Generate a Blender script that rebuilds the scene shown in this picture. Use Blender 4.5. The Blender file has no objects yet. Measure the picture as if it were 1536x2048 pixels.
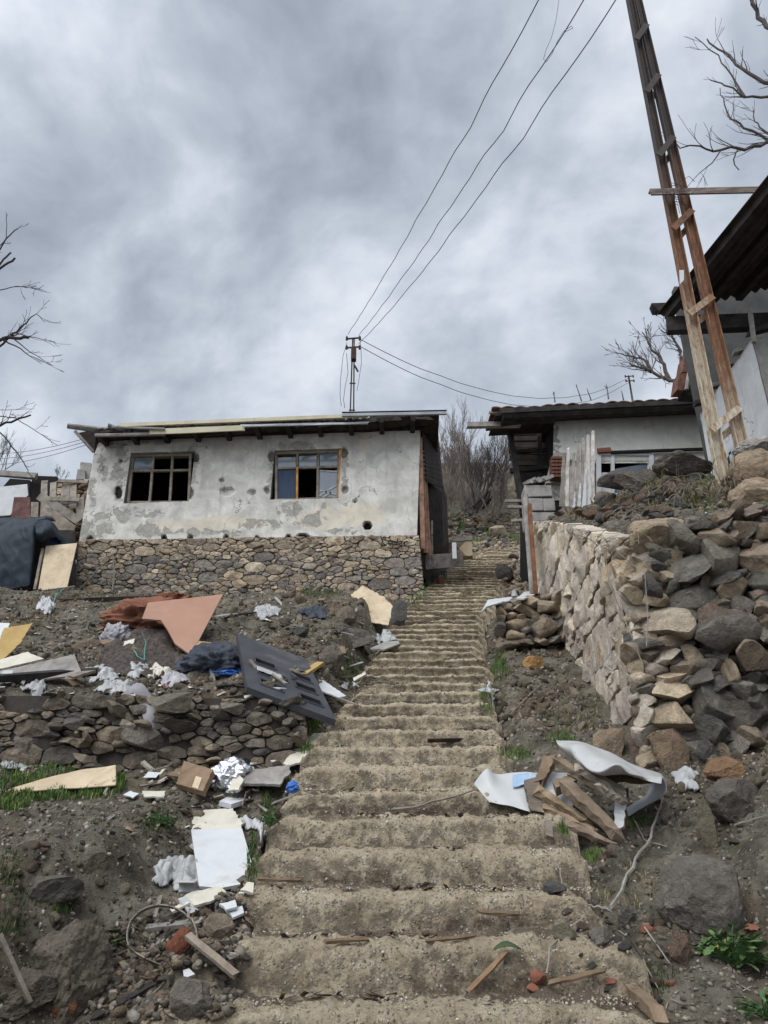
import bpy, bmesh, math, random
import numpy as np
from mathutils import Vector, Matrix, noise

R = math.radians
sc = bpy.context.scene
COL = sc.collection
random.seed(7)

# ------------------------------------------------------------------ camera
PITCH = 25.0
FPX = 1536.0                      # focal length in pixels of the 1536x2048 photo
cp, sp = math.cos(R(PITCH)), math.sin(R(PITCH))
cam_d = bpy.data.cameras.new('camera')
cam = bpy.data.objects.new('camera', cam_d)
COL.objects.link(cam)
cam.location = (0, 0, 0)
cam.rotation_euler = (R(90 + PITCH), 0, 0)
cam_d.sensor_fit = 'VERTICAL'
cam_d.sensor_height = 36.0
cam_d.lens = 36.0 * FPX / 2048.0
cam_d.clip_start = 0.05
cam_d.clip_end = 2000
sc.camera = cam


def ray(u, v):
    xc, yc = (u - 768) / FPX, (1024 - v) / FPX
    den = cp - yc * sp
    return Vector((xc / den, 1.0, (sp + yc * cp) / den))


def P(u, v, d):
    return ray(u, v) * d


# ------------------------------------------------------------------ render, sky, sun
sc.render.engine = 'CYCLES'
sc.cycles.use_denoising = True
sc.cycles.max_bounces = 6
sc.cycles.diffuse_bounces = 3
sc.cycles.glossy_bounces = 3
sc.view_settings.view_transform = 'Standard'
sc.view_settings.look = 'None'
sc.view_settings.exposure = 0.38
sc.view_settings.gamma = 1.0

SUN_EL, SUN_AZ = 52.0, 215.0      # compass: 0 = +Y, clockwise; overcast sun behind the camera, left
world = bpy.data.worlds.new('World')
sc.world = world
world.use_nodes = True


class NT:
    """small helper to write node trees"""
    def __init__(s, tree):
        s.t = tree
        s.n = tree.nodes
        s.l = tree.links

    def new(s, kind, **kw):
        nd = s.n.new(kind)
        for k, v in kw.items():
            setattr(nd, k, v)
        return nd

    def link(s, a, b):
        s.l.new(a, b)

    def setin(s, nd, name, val):
        if hasattr(val, 'is_output') or isinstance(val, bpy.types.NodeSocket):
            s.l.new(val, nd.inputs[name])
        else:
            nd.inputs[name].default_value = val

    def math(s, op, a, b=0.0, c=0.0, clamp=False):
        nd = s.n.new('ShaderNodeMath')
        nd.operation = op
        nd.use_clamp = clamp
        for i, x in enumerate((a, b, c)):
            s.setin(nd, i, x)
        return nd.outputs[0]

    def vmath(s, op, a, b=(0, 0, 0)):
        nd = s.n.new('ShaderNodeVectorMath')
        nd.operation = op
        s.setin(nd, 0, a)
        s.setin(nd, 1, b)
        return nd

    def noise(s, vec, scale, detail=6, rough=.6, dist=0.0):
        nd = s.n.new('ShaderNodeTexNoise')
        if vec is not None:
            s.l.new(vec, nd.inputs['Vector'])
        nd.inputs['Scale'].default_value = scale
        nd.inputs['Detail'].default_value = detail
        nd.inputs['Roughness'].default_value = rough
        nd.inputs['Distortion'].default_value = dist
        return nd.outputs['Fac']

    def smooth(s, val, a, b):
        nd = s.n.new('ShaderNodeMapRange')
        nd.interpolation_type = 'SMOOTHSTEP'
        s.setin(nd, 'Value', val)
        nd.inputs['From Min'].default_value = a
        nd.inputs['From Max'].default_value = b
        return nd.outputs[0]

    def mix(s, fac, a, b, mode='MIX'):
        nd = s.n.new('ShaderNodeMix')
        nd.data_type = 'RGBA'
        nd.blend_type = mode
        s.setin(nd, 0, fac)
        for i, x in ((6, a), (7, b)):
            if isinstance(x, bpy.types.NodeSocket):
                s.l.new(x, nd.inputs[i])
            else:
                nd.inputs[i].default_value = (x[0], x[1], x[2], 1)
        return nd.outputs[2]

    def ramp(s, fac, stops):
        nd = s.n.new('ShaderNodeValToRGB')
        e = nd.color_ramp.elements
        while len(e) < len(stops):
            e.new(.5)
        for el, (p, c) in zip(e, stops):
            el.position = p
            el.color = (c[0], c[1], c[2], 1)
        s.l.new(fac, nd.inputs[0])
        return nd.outputs[0]


w = NT(world.node_tree)
w.n.clear()
out = w.new('ShaderNodeOutputWorld')
sky = w.new('ShaderNodeTexSky', sky_type='NISHITA', sun_disc=False)
sky.sun_elevation = R(SUN_EL)
sky.sun_rotation = R(SUN_AZ)
bg1 = w.new('ShaderNodeBackground')
w.link(sky.outputs[0], bg1.inputs[0])
bg1.inputs[1].default_value = 0.08
tc = w.new('ShaderNodeTexCoord')
dirv = tc.outputs['Generated']
sep = w.new('ShaderNodeSeparateXYZ')
w.link(dirv, sep.inputs[0])
zz = w.math('ADD', w.math('MULTIPLY', w.math('MAXIMUM', sep.outputs[2], 0.0), .55), 0.55)
flat = w.vmath('DIVIDE', dirv)
comb = w.new('ShaderNodeCombineXYZ')
for i in range(3):
    w.link(zz, comb.inputs[i])
w.link(comb.outputs[0], flat.inputs[1])
fv = flat.outputs[0]
warp = w.noise(fv, 1.3, 4, .55)
warpv = w.vmath('ADD', fv)
cw = w.new('ShaderNodeCombineXYZ')
w.link(w.math('MULTIPLY', warp, .35), cw.inputs[0])
w.link(w.math('MULTIPLY', warp, .3), cw.inputs[1])
w.link(cw.outputs[0], warpv.inputs[1])
n1 = w.noise(warpv.outputs[0], 2.3, 5, .5)
n2 = w.noise(warpv.outputs[0], 5.6, 6, .52)
n3 = w.noise(warpv.outputs[0], 13.0, 6, .58)
val = w.math('SUBTRACT', w.math('ADD', w.math('ADD', w.math('MULTIPLY', n1, 0.86), w.math('MULTIPLY', n2, 0.66)), w.math('MULTIPLY', n3, 0.28)), .225)
# broad bright and dark cloud banks, fixed in the sky
LOBES = [(60, 200, 16, .07), (600, 130, 20, -.11), (200, 560, 15, -.08), (410, 460, 6, .11), (650, 600, 8, .12), (900, 150, 10, -.03),
         (640, 330, 12, -.07), (1180, 260, 20, .10), (1120, 640, 10, -.05), (960, 780, 10, .05), (170, 800, 8, .10),
         (500, 760, 9, .05), (1300, 640, 12, .10), (20, 420, 9, .05), (780, 450, 9, .06), (420, 640, 9, -.06), (1400, 60, 12, .06), (330, 60, 8, .05)]
for (u, v, size, amp) in LOBES:
    d = ray(u, v).normalized()
    dot = w.vmath('DOT_PRODUCT', dirv, tuple(d)).outputs['Value']
    lobe = w.smooth(dot, math.cos(R(size)), 1.0)
    val = w.math('ADD', val, w.math('MULTIPLY', lobe, amp))
val = w.math('ADD', w.math('MULTIPLY', w.math('SUBTRACT', val, .70), 1.12), .695)
cl = w.ramp(val, [(.40, (.245, .278, .333)), (.56, (.335, .375, .44)), (.70, (.435, .48, .55)), (.84, (.565, .61, .675)), (1.0, (.72, .75, .79))])
bg2 = w.new('ShaderNodeBackground')
w.link(cl, bg2.inputs[0])
sund = (math.sin(R(SUN_AZ)) * math.cos(R(SUN_EL)), math.cos(R(SUN_AZ)) * math.cos(R(SUN_EL)), math.sin(R(SUN_EL)))
sdot = w.vmath('DOT_PRODUCT', dirv, sund).outputs['Value']
w.link(w.math('ADD', 1.0, w.math('MULTIPLY', w.smooth(sdot, .45, 1.0), 2.6)), bg2.inputs[1])  # glow added around the sun, behind the camera, to brighten the scene
ms = w.new('ShaderNodeMixShader')
ms.inputs[0].default_value = 0.93
w.link(bg1.outputs[0], ms.inputs[1])
w.link(bg2.outputs[0], ms.inputs[2])
w.link(ms.outputs[0], out.inputs[0])

sun_d = bpy.data.lights.new('sun', 'SUN')
sun = bpy.data.objects.new('sun', sun_d)
COL.objects.link(sun)
sun_d.energy = 1.5
sun_d.angle = R(40)
sun_d.color = (1.0, .965, .91)
sdir = Vector((math.sin(R(SUN_AZ)) * math.cos(R(SUN_EL)), math.cos(R(SUN_AZ)) * math.cos(R(SUN_EL)), math.sin(R(SUN_EL))))
sun.rotation_euler = sdir.to_track_quat('Z', 'Y').to_euler()
sun.location = (0, 0, 60)


# ------------------------------------------------------------------ numpy noise
def _h(ix, iy, s):
    n = (ix.astype(np.int64) * 374761393 + iy.astype(np.int64) * 668265263 + s * 974634777) & 0x7fffffff
    n = ((n ^ (n >> 13)) * 1274126177) & 0x7fffffff
    n = (n ^ (n >> 16)) & 0xffff
    return n / 65535.0


def vn(x, y, s=0):
    x = np.asarray(x, float)
    y = np.asarray(y, float)
    ix, iy = np.floor(x), np.floor(y)
    fx, fy = x - ix, y - iy
    fx, fy = fx * fx * fx * (fx * (fx * 6 - 15) + 10), fy * fy * fy * (fy * (fy * 6 - 15) + 10)
    a, b = _h(ix, iy, s), _h(ix + 1, iy, s)
    c, d = _h(ix, iy + 1, s), _h(ix + 1, iy + 1, s)
    return (a + (b - a) * fx) * (1 - fy) + (c + (d - c) * fx) * fy


def fbm(x, y, s=0, o=4):
    """about -1..1"""
    t, a, n = 0, 1.0, 0
    for k in range(o):
        t = t + a * (vn(x * 2**k + 17.3 * k, y * 2**k - 9.1 * k, s + k) * 2 - 1)
        n += a
        a *= .5
    return t / n * 1.5


def sm(a, b, x):
    t = np.clip((np.asarray(x, float) - a) / (b - a), 0, 1)
    return t * t * (3 - 2 * t)


# ------------------------------------------------------------------ the hillside as a height function
PY = [1.0, 3.7, 4.8, 6.2, 7.3, 9.3, 12.2, 15.5, 25, 32]
PL = [-1.1, -.97, -.76, -.65, -.46, -.17, .18, .87, 2.97, 4.5]
PR = [1.10, 1.10, 1.16, .95, 1.02, 1.26, 1.70, 2.57, 4.83, 6.5]


def SLf(y): return np.interp(y, PY, PL)
def SRf(y): return np.interp(y, PY, PR)
def xA(y): return np.interp(y, [6.0, 12.4, 14, 25, 30], [2.0, 2.65, 2.95, 5.6, 7])
def yB(x): return np.interp(x, [2.0, 2.8, 6, 12], [6.0, 5.62, 5.0, 4.5])


ZLY = [0, 1.6, 2.6, 3.2, 5.0, 6.0, 6.72, 6.84, 8.0, 10, 12.3, 12.9, 14.9, 19, 25, 40, 100]
ZLZ = [-1.6, -1.6, -.85, -.42, .24, .50, .80, 1.42, 1.92, 3.02, 4.20, 4.36, 4.95, 5.4, 6.6, 8.6, 12]
PZY = [0, 1.6, 25.2, 27, 29, 31, 35, 60, 100]
PZZ = [-1.6, -1.6, 10.28, 12.0, 14.3, 17.3, 18.6, 20, 22]
INY = [4, 5, 5.5, 6, 6.5, 7, 8, 9, 11, 12.4, 13, 17, 25, 60]
INZ = [2.3, 2.5, 2.6, 2.8, 3.2, 3.62, 4.22, 4.5, 5.25, 5.75, 6.05, 6.6, 9.5, 19]


def T(x, y):
    x = np.asarray(x, float)
    y = np.asarray(y, float)
    pl = np.interp(y, PZY, PZZ)
    L, Rr = SLf(y), SRf(y)
    l, r = L - x, x - Rr
    wob = fbm(x * .9, y * .9, 3, 3)
    # left side
    zl = np.interp(y + .12 * wob, ZLY, ZLZ)
    far = sm(17, 21, y) * (1 - sm(1.5, 6.0, l))
    zl = zl * (1 - far) + (pl - .2) * far
    near = 1 - sm(6.0, 6.7, y)
    a1 = sm(.55 + .15 * wob, 1.05 + .15 * wob, l)
    a2 = sm(.08, .5, l)
    bl = a1 * near + a2 * (1 - near)
    base = pl - .30 * near * sm(-.02, .14, l) - .20 * (1 - near)
    zleft = base * (1 - bl) + zl * bl
    # right side
    rr = np.maximum(r - .45, 0)
    k = .62 * (1 - sm(4.6, 5.6, y)) + .12 * (1 - sm(5.8, 7.5, y)) + .18
    zr = pl - .10 + .10 * sm(0, .3, r) + k * rr * rr / (rr + .2) - .9 * np.maximum(rr - 2.5, 0) * k
    dA = x - xA(y)
    dB = y - yB(x)
    inner = np.minimum(dA, dB)
    edge = np.where(y < 12.4, 2.60 + .475 * np.maximum(y - 6, 0), 5.6 + .3 * (y - 12.4))
    inn = np.interp(y, INY, INZ)
    b = sm(.15, 1.0, dA)
    ztop = np.minimum(edge, inn) * (1 - b) + inn * b
    m = np.where(y < 12.4, sm(.14, .24, inner), sm(.05, .7, inner)) * (1 - sm(24, 28, y))
    zr = zr * (1 - m) + np.maximum(ztop, zr) * m
    z = np.where(l > 0, zleft, np.where(r > 0, zr, pl - .25))
    dist = np.clip(y / 6, .8, 3)
    z = z + ((.055 + .03 * (y > 7)) * fbm(x * 1.7, y * 1.7, 11, 3) + .038 * fbm(x * 6, y * 6, 21, 3) + .016 * fbm(x * 19, y * 19, 31, 2)) * np.clip(np.maximum(l, r) * 4, .15, 1)
    return z


# stair treads
SY = [3.05]
while SY[-1] < 25.6:
    y0 = SY[-1]
    SY.append(y0 + float(np.interp(y0, [3, 6.4, 8.5, 14, 25], [.40, .41, .335, .40, .48])) * random.uniform(.92, 1.08))
SY = np.array(SY)


def stair_wob(x, k):
    """how far step k's edge wanders along the path at x"""
    return .045 * fbm(x * .9 + 3.1 + k * 5.3, k * 7.7, 41, 2) + .02 * fbm(x * 3.1 + k * 2.1, k * 3.3, 42, 2)


def step_profile(t):
    """height 0..1 over one step: bulging riser first, then the tread"""
    q = np.clip(1 - t / .56, 0, 1)
    return .93 * np.sqrt(np.clip(1 - q * q, 0, 1)) + .07 * np.clip((t - .56) / .44, 0, 1)


def stair_z(x, y):
    x = np.asarray(x, float)
    y = np.asarray(y, float)
    k = np.clip(np.searchsorted(SY, y) - 1, 0, len(SY) - 2)
    yy = y - stair_wob(x, k)
    k = np.clip(np.searchsorted(SY, yy) - 1, 0, len(SY) - 2)
    t = np.clip((yy - SY[k]) / (SY[k + 1] - SY[k]), 0, 1)
    z0 = -2.4 + .503 * SY[k]
    z1 = -2.4 + .503 * SY[k + 1]
    return z0 + (z1 - z0) * step_profile(t), t, k


def HG(x, y):
    """walkable surface: stairs where they lie, else the ground"""
    z = T(x, y)
    s, _, _ = stair_z(x, y)
    ins = (x > SLf(y)) & (x < SRf(y)) & (y > 3.1) & (y < 25.5)
    return np.where(ins, s, z)


_ys = np.concatenate([np.arange(2.2, 12, .006), np.arange(12, 45, .03)])


def G(u, v, lift=0.0):
    """where the sight line of photo pixel (u, v) meets the ground"""
    r = ray(u, v)
    h = HG(r.x * _ys, _ys) + lift
    below = h >= r.z * _ys
    i = int(np.argmax(below)) if below.any() else len(_ys) - 1
    d = _ys[i]
    return Vector((r.x * d, d, r.z * d))


_yc = np.concatenate([np.arange(2.2, 12, .03), np.arange(12, 45, .12)])


def G_many(uv):
    """ground points under many photo pixels at once"""
    out_ = []
    for k in range(0, len(uv), 400):
        q = np.asarray(uv[k:k + 400], float)
        xc, yc = (q[:, 0] - 768) / FPX, (1024 - q[:, 1]) / FPX
        den = cp - yc * sp
        rx, rz = xc / den, (sp + yc * cp) / den
        Y = np.broadcast_to(_yc[None], (len(q), len(_yc)))
        dz = HG(rx[:, None] * Y, Y) - rz[:, None] * Y
        i = np.argmax(dz >= 0, 1)
        i = np.clip(np.where((dz >= 0).any(1), i, len(_yc) - 1), 1, None)
        a, b = dz[np.arange(len(q)), i - 1], dz[np.arange(len(q)), i]
        f = np.clip(-a / np.where(np.abs(b - a) < 1e-9, 1e-9, b - a), 0, 1)
        d = _yc[i - 1] + (_yc[i] - _yc[i - 1]) * f
        x = rx * d
        out_.append(np.stack([x, d, HG(x, d)], 1))
    return np.concatenate(out_)


def gz(x, y):
    return float(HG(np.array([x]), np.array([y]))[0])


def onpl(u, v, p0, n):
    r = ray(u, v)
    return r * (p0.dot(n) / r.dot(n))


# ------------------------------------------------------------------ object helpers
def tag(o, label=None, cat=None, group=None, kind=None):
    if label: o['label'] = label
    if cat: o['category'] = cat
    if group: o['group'] = group
    if kind: o['kind'] = kind
    return o


def empty(name, loc, label, cat, group=None):
    o = bpy.data.objects.new(name, None)
    o.empty_display_size = .1
    o.location = loc
    COL.objects.link(o)
    return tag(o, label, cat, group)


class MB:
    def __init__(s):
        s.v, s.f, s.c, s.mi = [], [], [], []
        s.col = (1, 1, 1)

    def vert(s, p, c=None):
        s.v.append(tuple(p))
        s.c.append(c or s.col)
        return len(s.v) - 1

    def face(s, *ids):
        s.f.append(ids)

    def quad(s, a, b, c, d):
        i = [s.vert(p) for p in (a, b, c, d)]
        s.f.append(tuple(i))

    def hexa(s, p):
        """8 points: bottom ring 0-3, top ring 4-7"""
        i = [s.vert(q) for q in p]
        for f in ((3, 2, 1, 0), (4, 5, 6, 7), (0, 1, 5, 4), (1, 2, 6, 5), (2, 3, 7, 6), (3, 0, 4, 7)):
            s.f.append(tuple(i[k] for k in f))

    def box(s, lo, hi):
        x0, y0, z0 = lo
        x1, y1, z1 = hi
        s.hexa([(x0, y0, z0), (x1, y0, z0), (x1, y1, z0), (x0, y1, z0), (x0, y0, z1), (x1, y0, z1), (x1, y1, z1), (x0, y1, z1)])

    def beam(s, a, b, w, t, up=Vector((0, 0, 1)), w2=None, rag=0.0, seg=1):
        """bar of width w (across) and thickness t (along up) from a to b, with optional ragged ends"""
        a, b = Vector(a), Vector(b)
        ax = (b - a).normalized()
        side = ax.cross(Vector(up))
        if side.length < 1e-4:
            side = ax.cross(Vector((1, 0, 0)))
        side.normalize()
        upv = side.cross(ax).normalized()
        w2 = w if w2 is None else w2
        rings = []
        for k in range(seg + 1):
            f = k / seg
            c = a.lerp(b, f)
            ww = (w + (w2 - w) * f) / 2
            ring = []
            for sx, sz in ((-1, -1), (1, -1), (1, 1), (-1, 1)):
                j = Vector((0, 0, 0))
                if rag:
                    j = Vector([random.uniform(-1, 1) for _ in range(3)]) * rag * .25
                    if k in (0, seg):
                        j += ax * random.uniform(-1, 1) * rag * 1.6
                ring.append(s.vert(c + side * sx * ww + upv * sz * t / 2 + j))
            rings.append(ring)
        for k in range(seg):
            for q in range(4):
                s.f.append((rings[k][q], rings[k][(q + 1) % 4], rings[k + 1][(q + 1) % 4], rings[k + 1][q]))
        s.f.append(tuple(reversed(rings[0])))
        s.f.append(tuple(rings[-1]))

    def tube(s, pts, radii, n=6, jit=0.0):
        pts = [Vector(p) for p in pts]
        if not hasattr(radii, '__len__'):
            radii = [radii] * len(pts)
        rings = []
        ref = Vector((.31, .17, .93))
        for k, p in enumerate(pts):
            ax = pts[min(k + 1, len(pts) - 1)] - pts[max(k - 1, 0)]
            if ax.length < 1e-6:
                ax = Vector((0, 0, 1))
            ax.normalize()
            sd = ax.cross(ref)
            if sd.length < .1:
                sd = ax.cross(Vector((1, 0, 0)))
            sd.normalize()
            up = sd.cross(ax)
            ring = []
            for q in range(n):
                a = 2 * math.pi * q / n
                rr = radii[k] * (1 + random.uniform(-jit, jit))
                ring.append(s.vert(p + sd * math.cos(a) * rr + up * math.sin(a) * rr))
            rings.append(ring)
        for k in range(len(rings) - 1):
            for q in range(n):
                s.f.append((rings[k][q], rings[k][(q + 1) % n], rings[k + 1][(q + 1) % n], rings[k + 1][q]))
        s.f.append(tuple(reversed(rings[0])))
        s.f.append(tuple(rings[-1]))

    def grid(s, fn, nu, nv, closed=False):
        ids = [[s.vert(fn(i / (nu - 1), j / (nv - 1))) for j in range(nv)] for i in range(nu)]
        for i in range(nu - 1):
            for j in range(nv - 1):
                s.f.append((ids[i][j], ids[i + 1][j], ids[i + 1][j + 1], ids[i][j + 1]))
        return ids

    def build(s, name, mat, parent=None, smooth=True, angle=40, attr=True, origin=None, recalc=True):
        me = bpy.data.meshes.new(name)
        vs = np.array(s.v, float)
        if origin is None:
            if parent is not None:
                origin = parent.matrix_world.translation if False else parent.location
            else:
                origin = Vector(((vs[:, 0].min() + vs[:, 0].max()) / 2, (vs[:, 1].min() + vs[:, 1].max()) / 2, vs[:, 2].min()))
        if parent is not None and parent.parent is not None:
            origin = parent.parent.location + parent.location
        vs = vs - np.array(origin)
        me.from_pydata(vs.tolist(), [], s.f)
        if attr:
            at = me.color_attributes.new('tint', 'FLOAT_COLOR', 'POINT')
            cc = np.ones((len(s.c), 4))
            cc[:, :3] = np.array(s.c)
            at.data.foreach_set('color', cc.ravel())
        if recalc:
            bm = bmesh.new()
            bm.from_mesh(me)
            bmesh.ops.recalc_face_normals(bm, faces=bm.faces)
            bm.to_mesh(me)
            bm.free()
        if smooth:
            me.shade_smooth()
            me.set_sharp_from_angle(angle=R(angle))
        o = bpy.data.objects.new(name, me)
        if isinstance(mat, (list, tuple)):
            for m in mat:
                me.materials.append(m)
        else:
            me.materials.append(mat)
        COL.objects.link(o)
        if parent is None:
            o.location = origin
        else:
            o.parent = parent
        return o


def solidify(o, t, off=0.0):
    m = o.modifiers.new('thickness', 'SOLIDIFY')
    m.thickness = t
    m.offset = off
    return o


def np_mesh(name, V, F, C, mat, smooth=False, origin=(0, 0, 0)):
    """mesh from numpy arrays; F is (n,3) triangles or (n,4) quads"""
    me = bpy.data.meshes.new(name)
    V = V - np.array(origin)
    k = F.shape[1]
    me.vertices.add(len(V))
    me.vertices.foreach_set('co', V.astype(np.float32).ravel())
    me.loops.add(F.size)
    me.loops.foreach_set('vertex_index', F.astype(np.int32).ravel())
    me.polygons.add(len(F))
    me.polygons.foreach_set('loop_start', np.arange(0, F.size, k, dtype=np.int32))
    me.update(calc_edges=True)
    me.validate()
    if C is not None:
        at = me.color_attributes.new('tint', 'FLOAT_COLOR', 'POINT')
        cc = np.ones((len(V), 4), np.float32)
        cc[:, :3] = C
        at.data.foreach_set('color', cc.ravel())
    if smooth:
        me.shade_smooth()
    me.materials.append(mat)
    o = bpy.data.objects.new(name, me)
    o.location = origin
    COL.objects.link(o)
    return o


# ------------------------------------------------------------------ materials
def pm(name, stops, scale=3.0, rough=.9, bump=.4, bscale=30.0, stretch=(1, 1, 1), specks=(), tint=False,
       metal=0.0, coord='Object', detail=7, dist=.3, spec=.25, bdist=.02, nrough=.62):
    """procedural surface: noise through a colour ramp, optional specks (scale, lo, hi, colour), bump"""
    m = bpy.data.materials.new(name)
    m.use_nodes = True
    t = NT(m.node_tree)
    b = t.n['Principled BSDF']
    tc = t.new('ShaderNodeTexCoord')
    mp = t.new('ShaderNodeMapping')
    mp.inputs['Scale'].default_value = stretch
    t.link(tc.outputs[coord], mp.inputs[0])
    vec = mp.outputs[0]
    n = t.noise(vec, scale, detail, nrough, dist)
    k = len(stops)
    if k == 1:
        stops = [stops[0], stops[0]]
        k = 2
    pos = [(.30 + .40 * i / (k - 1), c) for i, c in enumerate(stops)]
    c = t.ramp(n, pos)
    for (ss, lo, hi, cc) in specks:
        sn = t.noise(vec, ss, 5, .6, .4)
        c = t.mix(t.smooth(sn, lo, hi), c, cc)
    if tint:
        a = t.new('ShaderNodeVertexColor', layer_name='tint')
        c = t.mix(1.0, c, a.outputs[0], 'MULTIPLY')
    t.link(c, b.inputs['Base Color'])
    b.inputs['Roughness'].default_value = rough
    b.inputs['Metallic'].default_value = metal
    b.inputs['Specular IOR Level'].default_value = spec
    if bump:
        bn = t.noise(vec, bscale, 8, .7, .2)
        bp = t.new('ShaderNodeBump')
        bp.inputs['Strength'].default_value = bump
        bp.inputs['Distance'].default_value = bdist
        t.link(bn, bp.inputs['Height'])
        t.link(bp.outputs[0], b.inputs['Normal'])
    return m


MAT = {}
MAT['rock'] = pm('rock', [(.38, .36, .35), (.85, .82, .79), (1.15, 1.1, 1.04), (1.65, 1.58, 1.46)], 9, .92, 1.0, 17, tint=True, bdist=.07, nrough=.74, detail=10,
                 specks=[(3.2, .60, .70, (.75, .62, .45)), (28, .64, .72, (1.5, 1.45, 1.4))])
MAT['pale_stone'] = pm('pale_stone', [(.55, .51, .47), (.92, .88, .84), (1.12, 1.07, 1.0), (1.25, 1.2, 1.1)], 6, .9, .9, 18, tint=True, bdist=.05, nrough=.72, detail=10,
                       specks=[(2.4, .58, .70, (1.0, .80, .56)), (60, .68, .74, (.35, .32, .3))])
MAT['pebble'] = pm('pebble', [(.75, .73, .7), (1.1, 1.08, 1.05)], 20, .85, .3, 60, tint=True)
MAT['dirt_backing'] = pm('dirt_backing', [(.03, .026, .022), (.06, .05, .042)], 8, .95, .6, 20)
MAT['charred'] = pm('charred_wood', [(.010, .009, .009), (.028, .024, .022), (.05, .042, .036)], 6, .85, .6, 18, (1, 1, 1))
MAT['burnt_board'] = pm('burnt_board', [(.018, .015, .013), (.045, .036, .03), (.075, .06, .05)], 4, .9, .5, 24)
MAT['old_wood'] = pm('old_wood', [(.11, .09, .07), (.20, .168, .132), (.31, .268, .215)], 5, .9, .6, 30, (1, 1, 1), tint=True,
                     specks=[(9, .60, .70, (.09, .075, .06))])
MAT['grey_wood'] = pm('grey_wood', [(.13, .12, .105), (.24, .22, .195), (.35, .325, .29)], 5, .9, .6, 30, tint=True)
MAT['white_paint'] = pm('white_paint', [(.39, .39, .375), (.48, .485, .48), (.53, .53, .525)], 2.5, .5, .12, 12,
                        specks=[(3.1, .54, .72, (.38, .37, .33)), (7, .62, .74, (.46, .42, .35)), (19, .68, .76, (.24, .20, .16))], spec=.4)
MAT['cream_board'] = pm('cream_board', [(.38, .345, .27), (.50, .465, .38), (.56, .53, .445)], 4, .75, .3, 25,
                        specks=[(4, .54, .72, (.46, .40, .29)), (18, .62, .74, (.22, .18, .13))])
MAT['beige_board'] = pm('beige_board', [(.36, .28, .18), (.47, .375, .25), (.55, .45, .315)], 3, .85, .3, 40, specks=[(5, .56, .72, (.30, .235, .16)), (16, .66, .76, (.17, .13, .095))])
MAT['terracotta_board'] = pm('terracotta_board', [(.26, .135, .085), (.31, .165, .105), (.34, .19, .125)], 1.6, .6, .15, 10,
                             specks=[(2.6, .54, .72, (.24, .14, .095)), (30, .70, .8, (.2, .12, .08))], spec=.35)
MAT['mustard_board'] = pm('mustard_board', [(.30, .20, .075), (.42, .29, .11)], 4, .85, .3, 20, specks=[(6, .62, .72, (.16, .12, .07))])
MAT['tin_cream'] = pm('cream_tin', [(.36, .32, .225), (.48, .43, .30)], 3, .6, .15, 10, specks=[(9, .66, .75, (.22, .13, .07))])
MAT['tin_grey'] = pm('grey_tin', [(.17, .18, .185), (.29, .30, .305)], 3, .5, .15, 10, metal=.3, specks=[(9, .66, .75, (.12, .09, .07))])
MAT['door_black'] = pm('black_door_paint', [(.015, .016, .018), (.027, .028, .032), (.045, .047, .052)], 4, .5, .15, 30, spec=.5,
                       specks=[(5, .62, .75, (.11, .11, .115)), (40, .7, .75, (.2, .19, .18)), (2.2, .58, .72, (.075, .07, .062))])
MAT['glass_dark'] = pm('dusty_glass', [(.10, .12, .14), (.16, .185, .21)], 3, .12, .02, 6, spec=.6)
MAT['curtain_blue'] = pm('blue_curtain', [(.012, .026, .055), (.022, .045, .09)], 3, .5, .1, 10, (6, 1, 1))
MAT['brick_red'] = pm('red_brick', [(.15, .058, .036), (.23, .098, .062)], 8, .9, .5, 40, tint=True, specks=[(6, .6, .7, (.3, .22, .17))])
MAT['tile_roof'] = pm('roof_tile', [(.05, .026, .02), (.12, .055, .038), (.19, .10, .075)], 5, .9, .4, 30, specks=[(8, .6, .7, (.03, .027, .025))])
MAT['cardboard'] = pm('cardboard', [(.12, .08, .048), (.19, .13, .08), (.24, .17, .11)], 5, .9, .3, 30, specks=[(6, .58, .72, (.09, .065, .045))])
MAT['metal_sheet'] = pm('white_enamel_sheet', [(.33, .33, .315), (.45, .45, .44)], 2.2, .38, .1, 8, spec=.5,
                        specks=[(3, .56, .72, (.46, .42, .36)), (9, .64, .74, (.33, .27, .20)), (24, .68, .76, (.13, .095, .07))])
MAT['foil'] = pm('foil', [(.45, .45, .46), (.75, .75, .76)], 8, .25, .4, 20, metal=.9)
MAT['plastic_white'] = pm('white_plastic', [(.22, .22, .212), (.40, .40, .39)], 9, .55, .3, 30, spec=.4, specks=[(5, .64, .75, (.36, .32, .27))])
MAT['plastic_grey'] = pm('grey_plastic', [(.30, .29, .29), (.48, .47, .47)], 6, .45, .3, 30, spec=.45)
MAT['cloth_orange'] = pm('orange_cloth', [(.13, .05, .028), (.21, .09, .055)], 5, .95, .4, 60)
MAT['cloth_charcoal'] = pm('charcoal_cloth', [(.03, .034, .044), (.06, .067, .082)], 6, .9, .4, 60)
MAT['cloth_grey'] = pm('grey_cloth', [(.24, .225, .235), (.38, .365, .375)], 6, .95, .4, 60, specks=[(5, .6, .72, (.2, .16, .13))])
MAT['mat_brown'] = pm('fibre_mat', [(.045, .036, .03), (.10, .08, .067), (.17, .14, .12)], 24, 1, 1.0, 70, bdist=.04)
MAT['tarp'] = pm('black_tarp', [(.009, .014, .02), (.02, .029, .038)], 3, .6, .35, 12, spec=.2, specks=[(4, .62, .75, (.032, .034, .037))])
MAT['blue_plastic'] = pm('blue_plastic', [(.02, .09, .33), (.03, .14, .45)], 4, .4, .1, 10, spec=.5)
MAT['green_glass'] = pm('green_glass', [(.015, .09, .05), (.03, .15, .09)], 4, .15, .05, 10, spec=.6)
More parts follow.
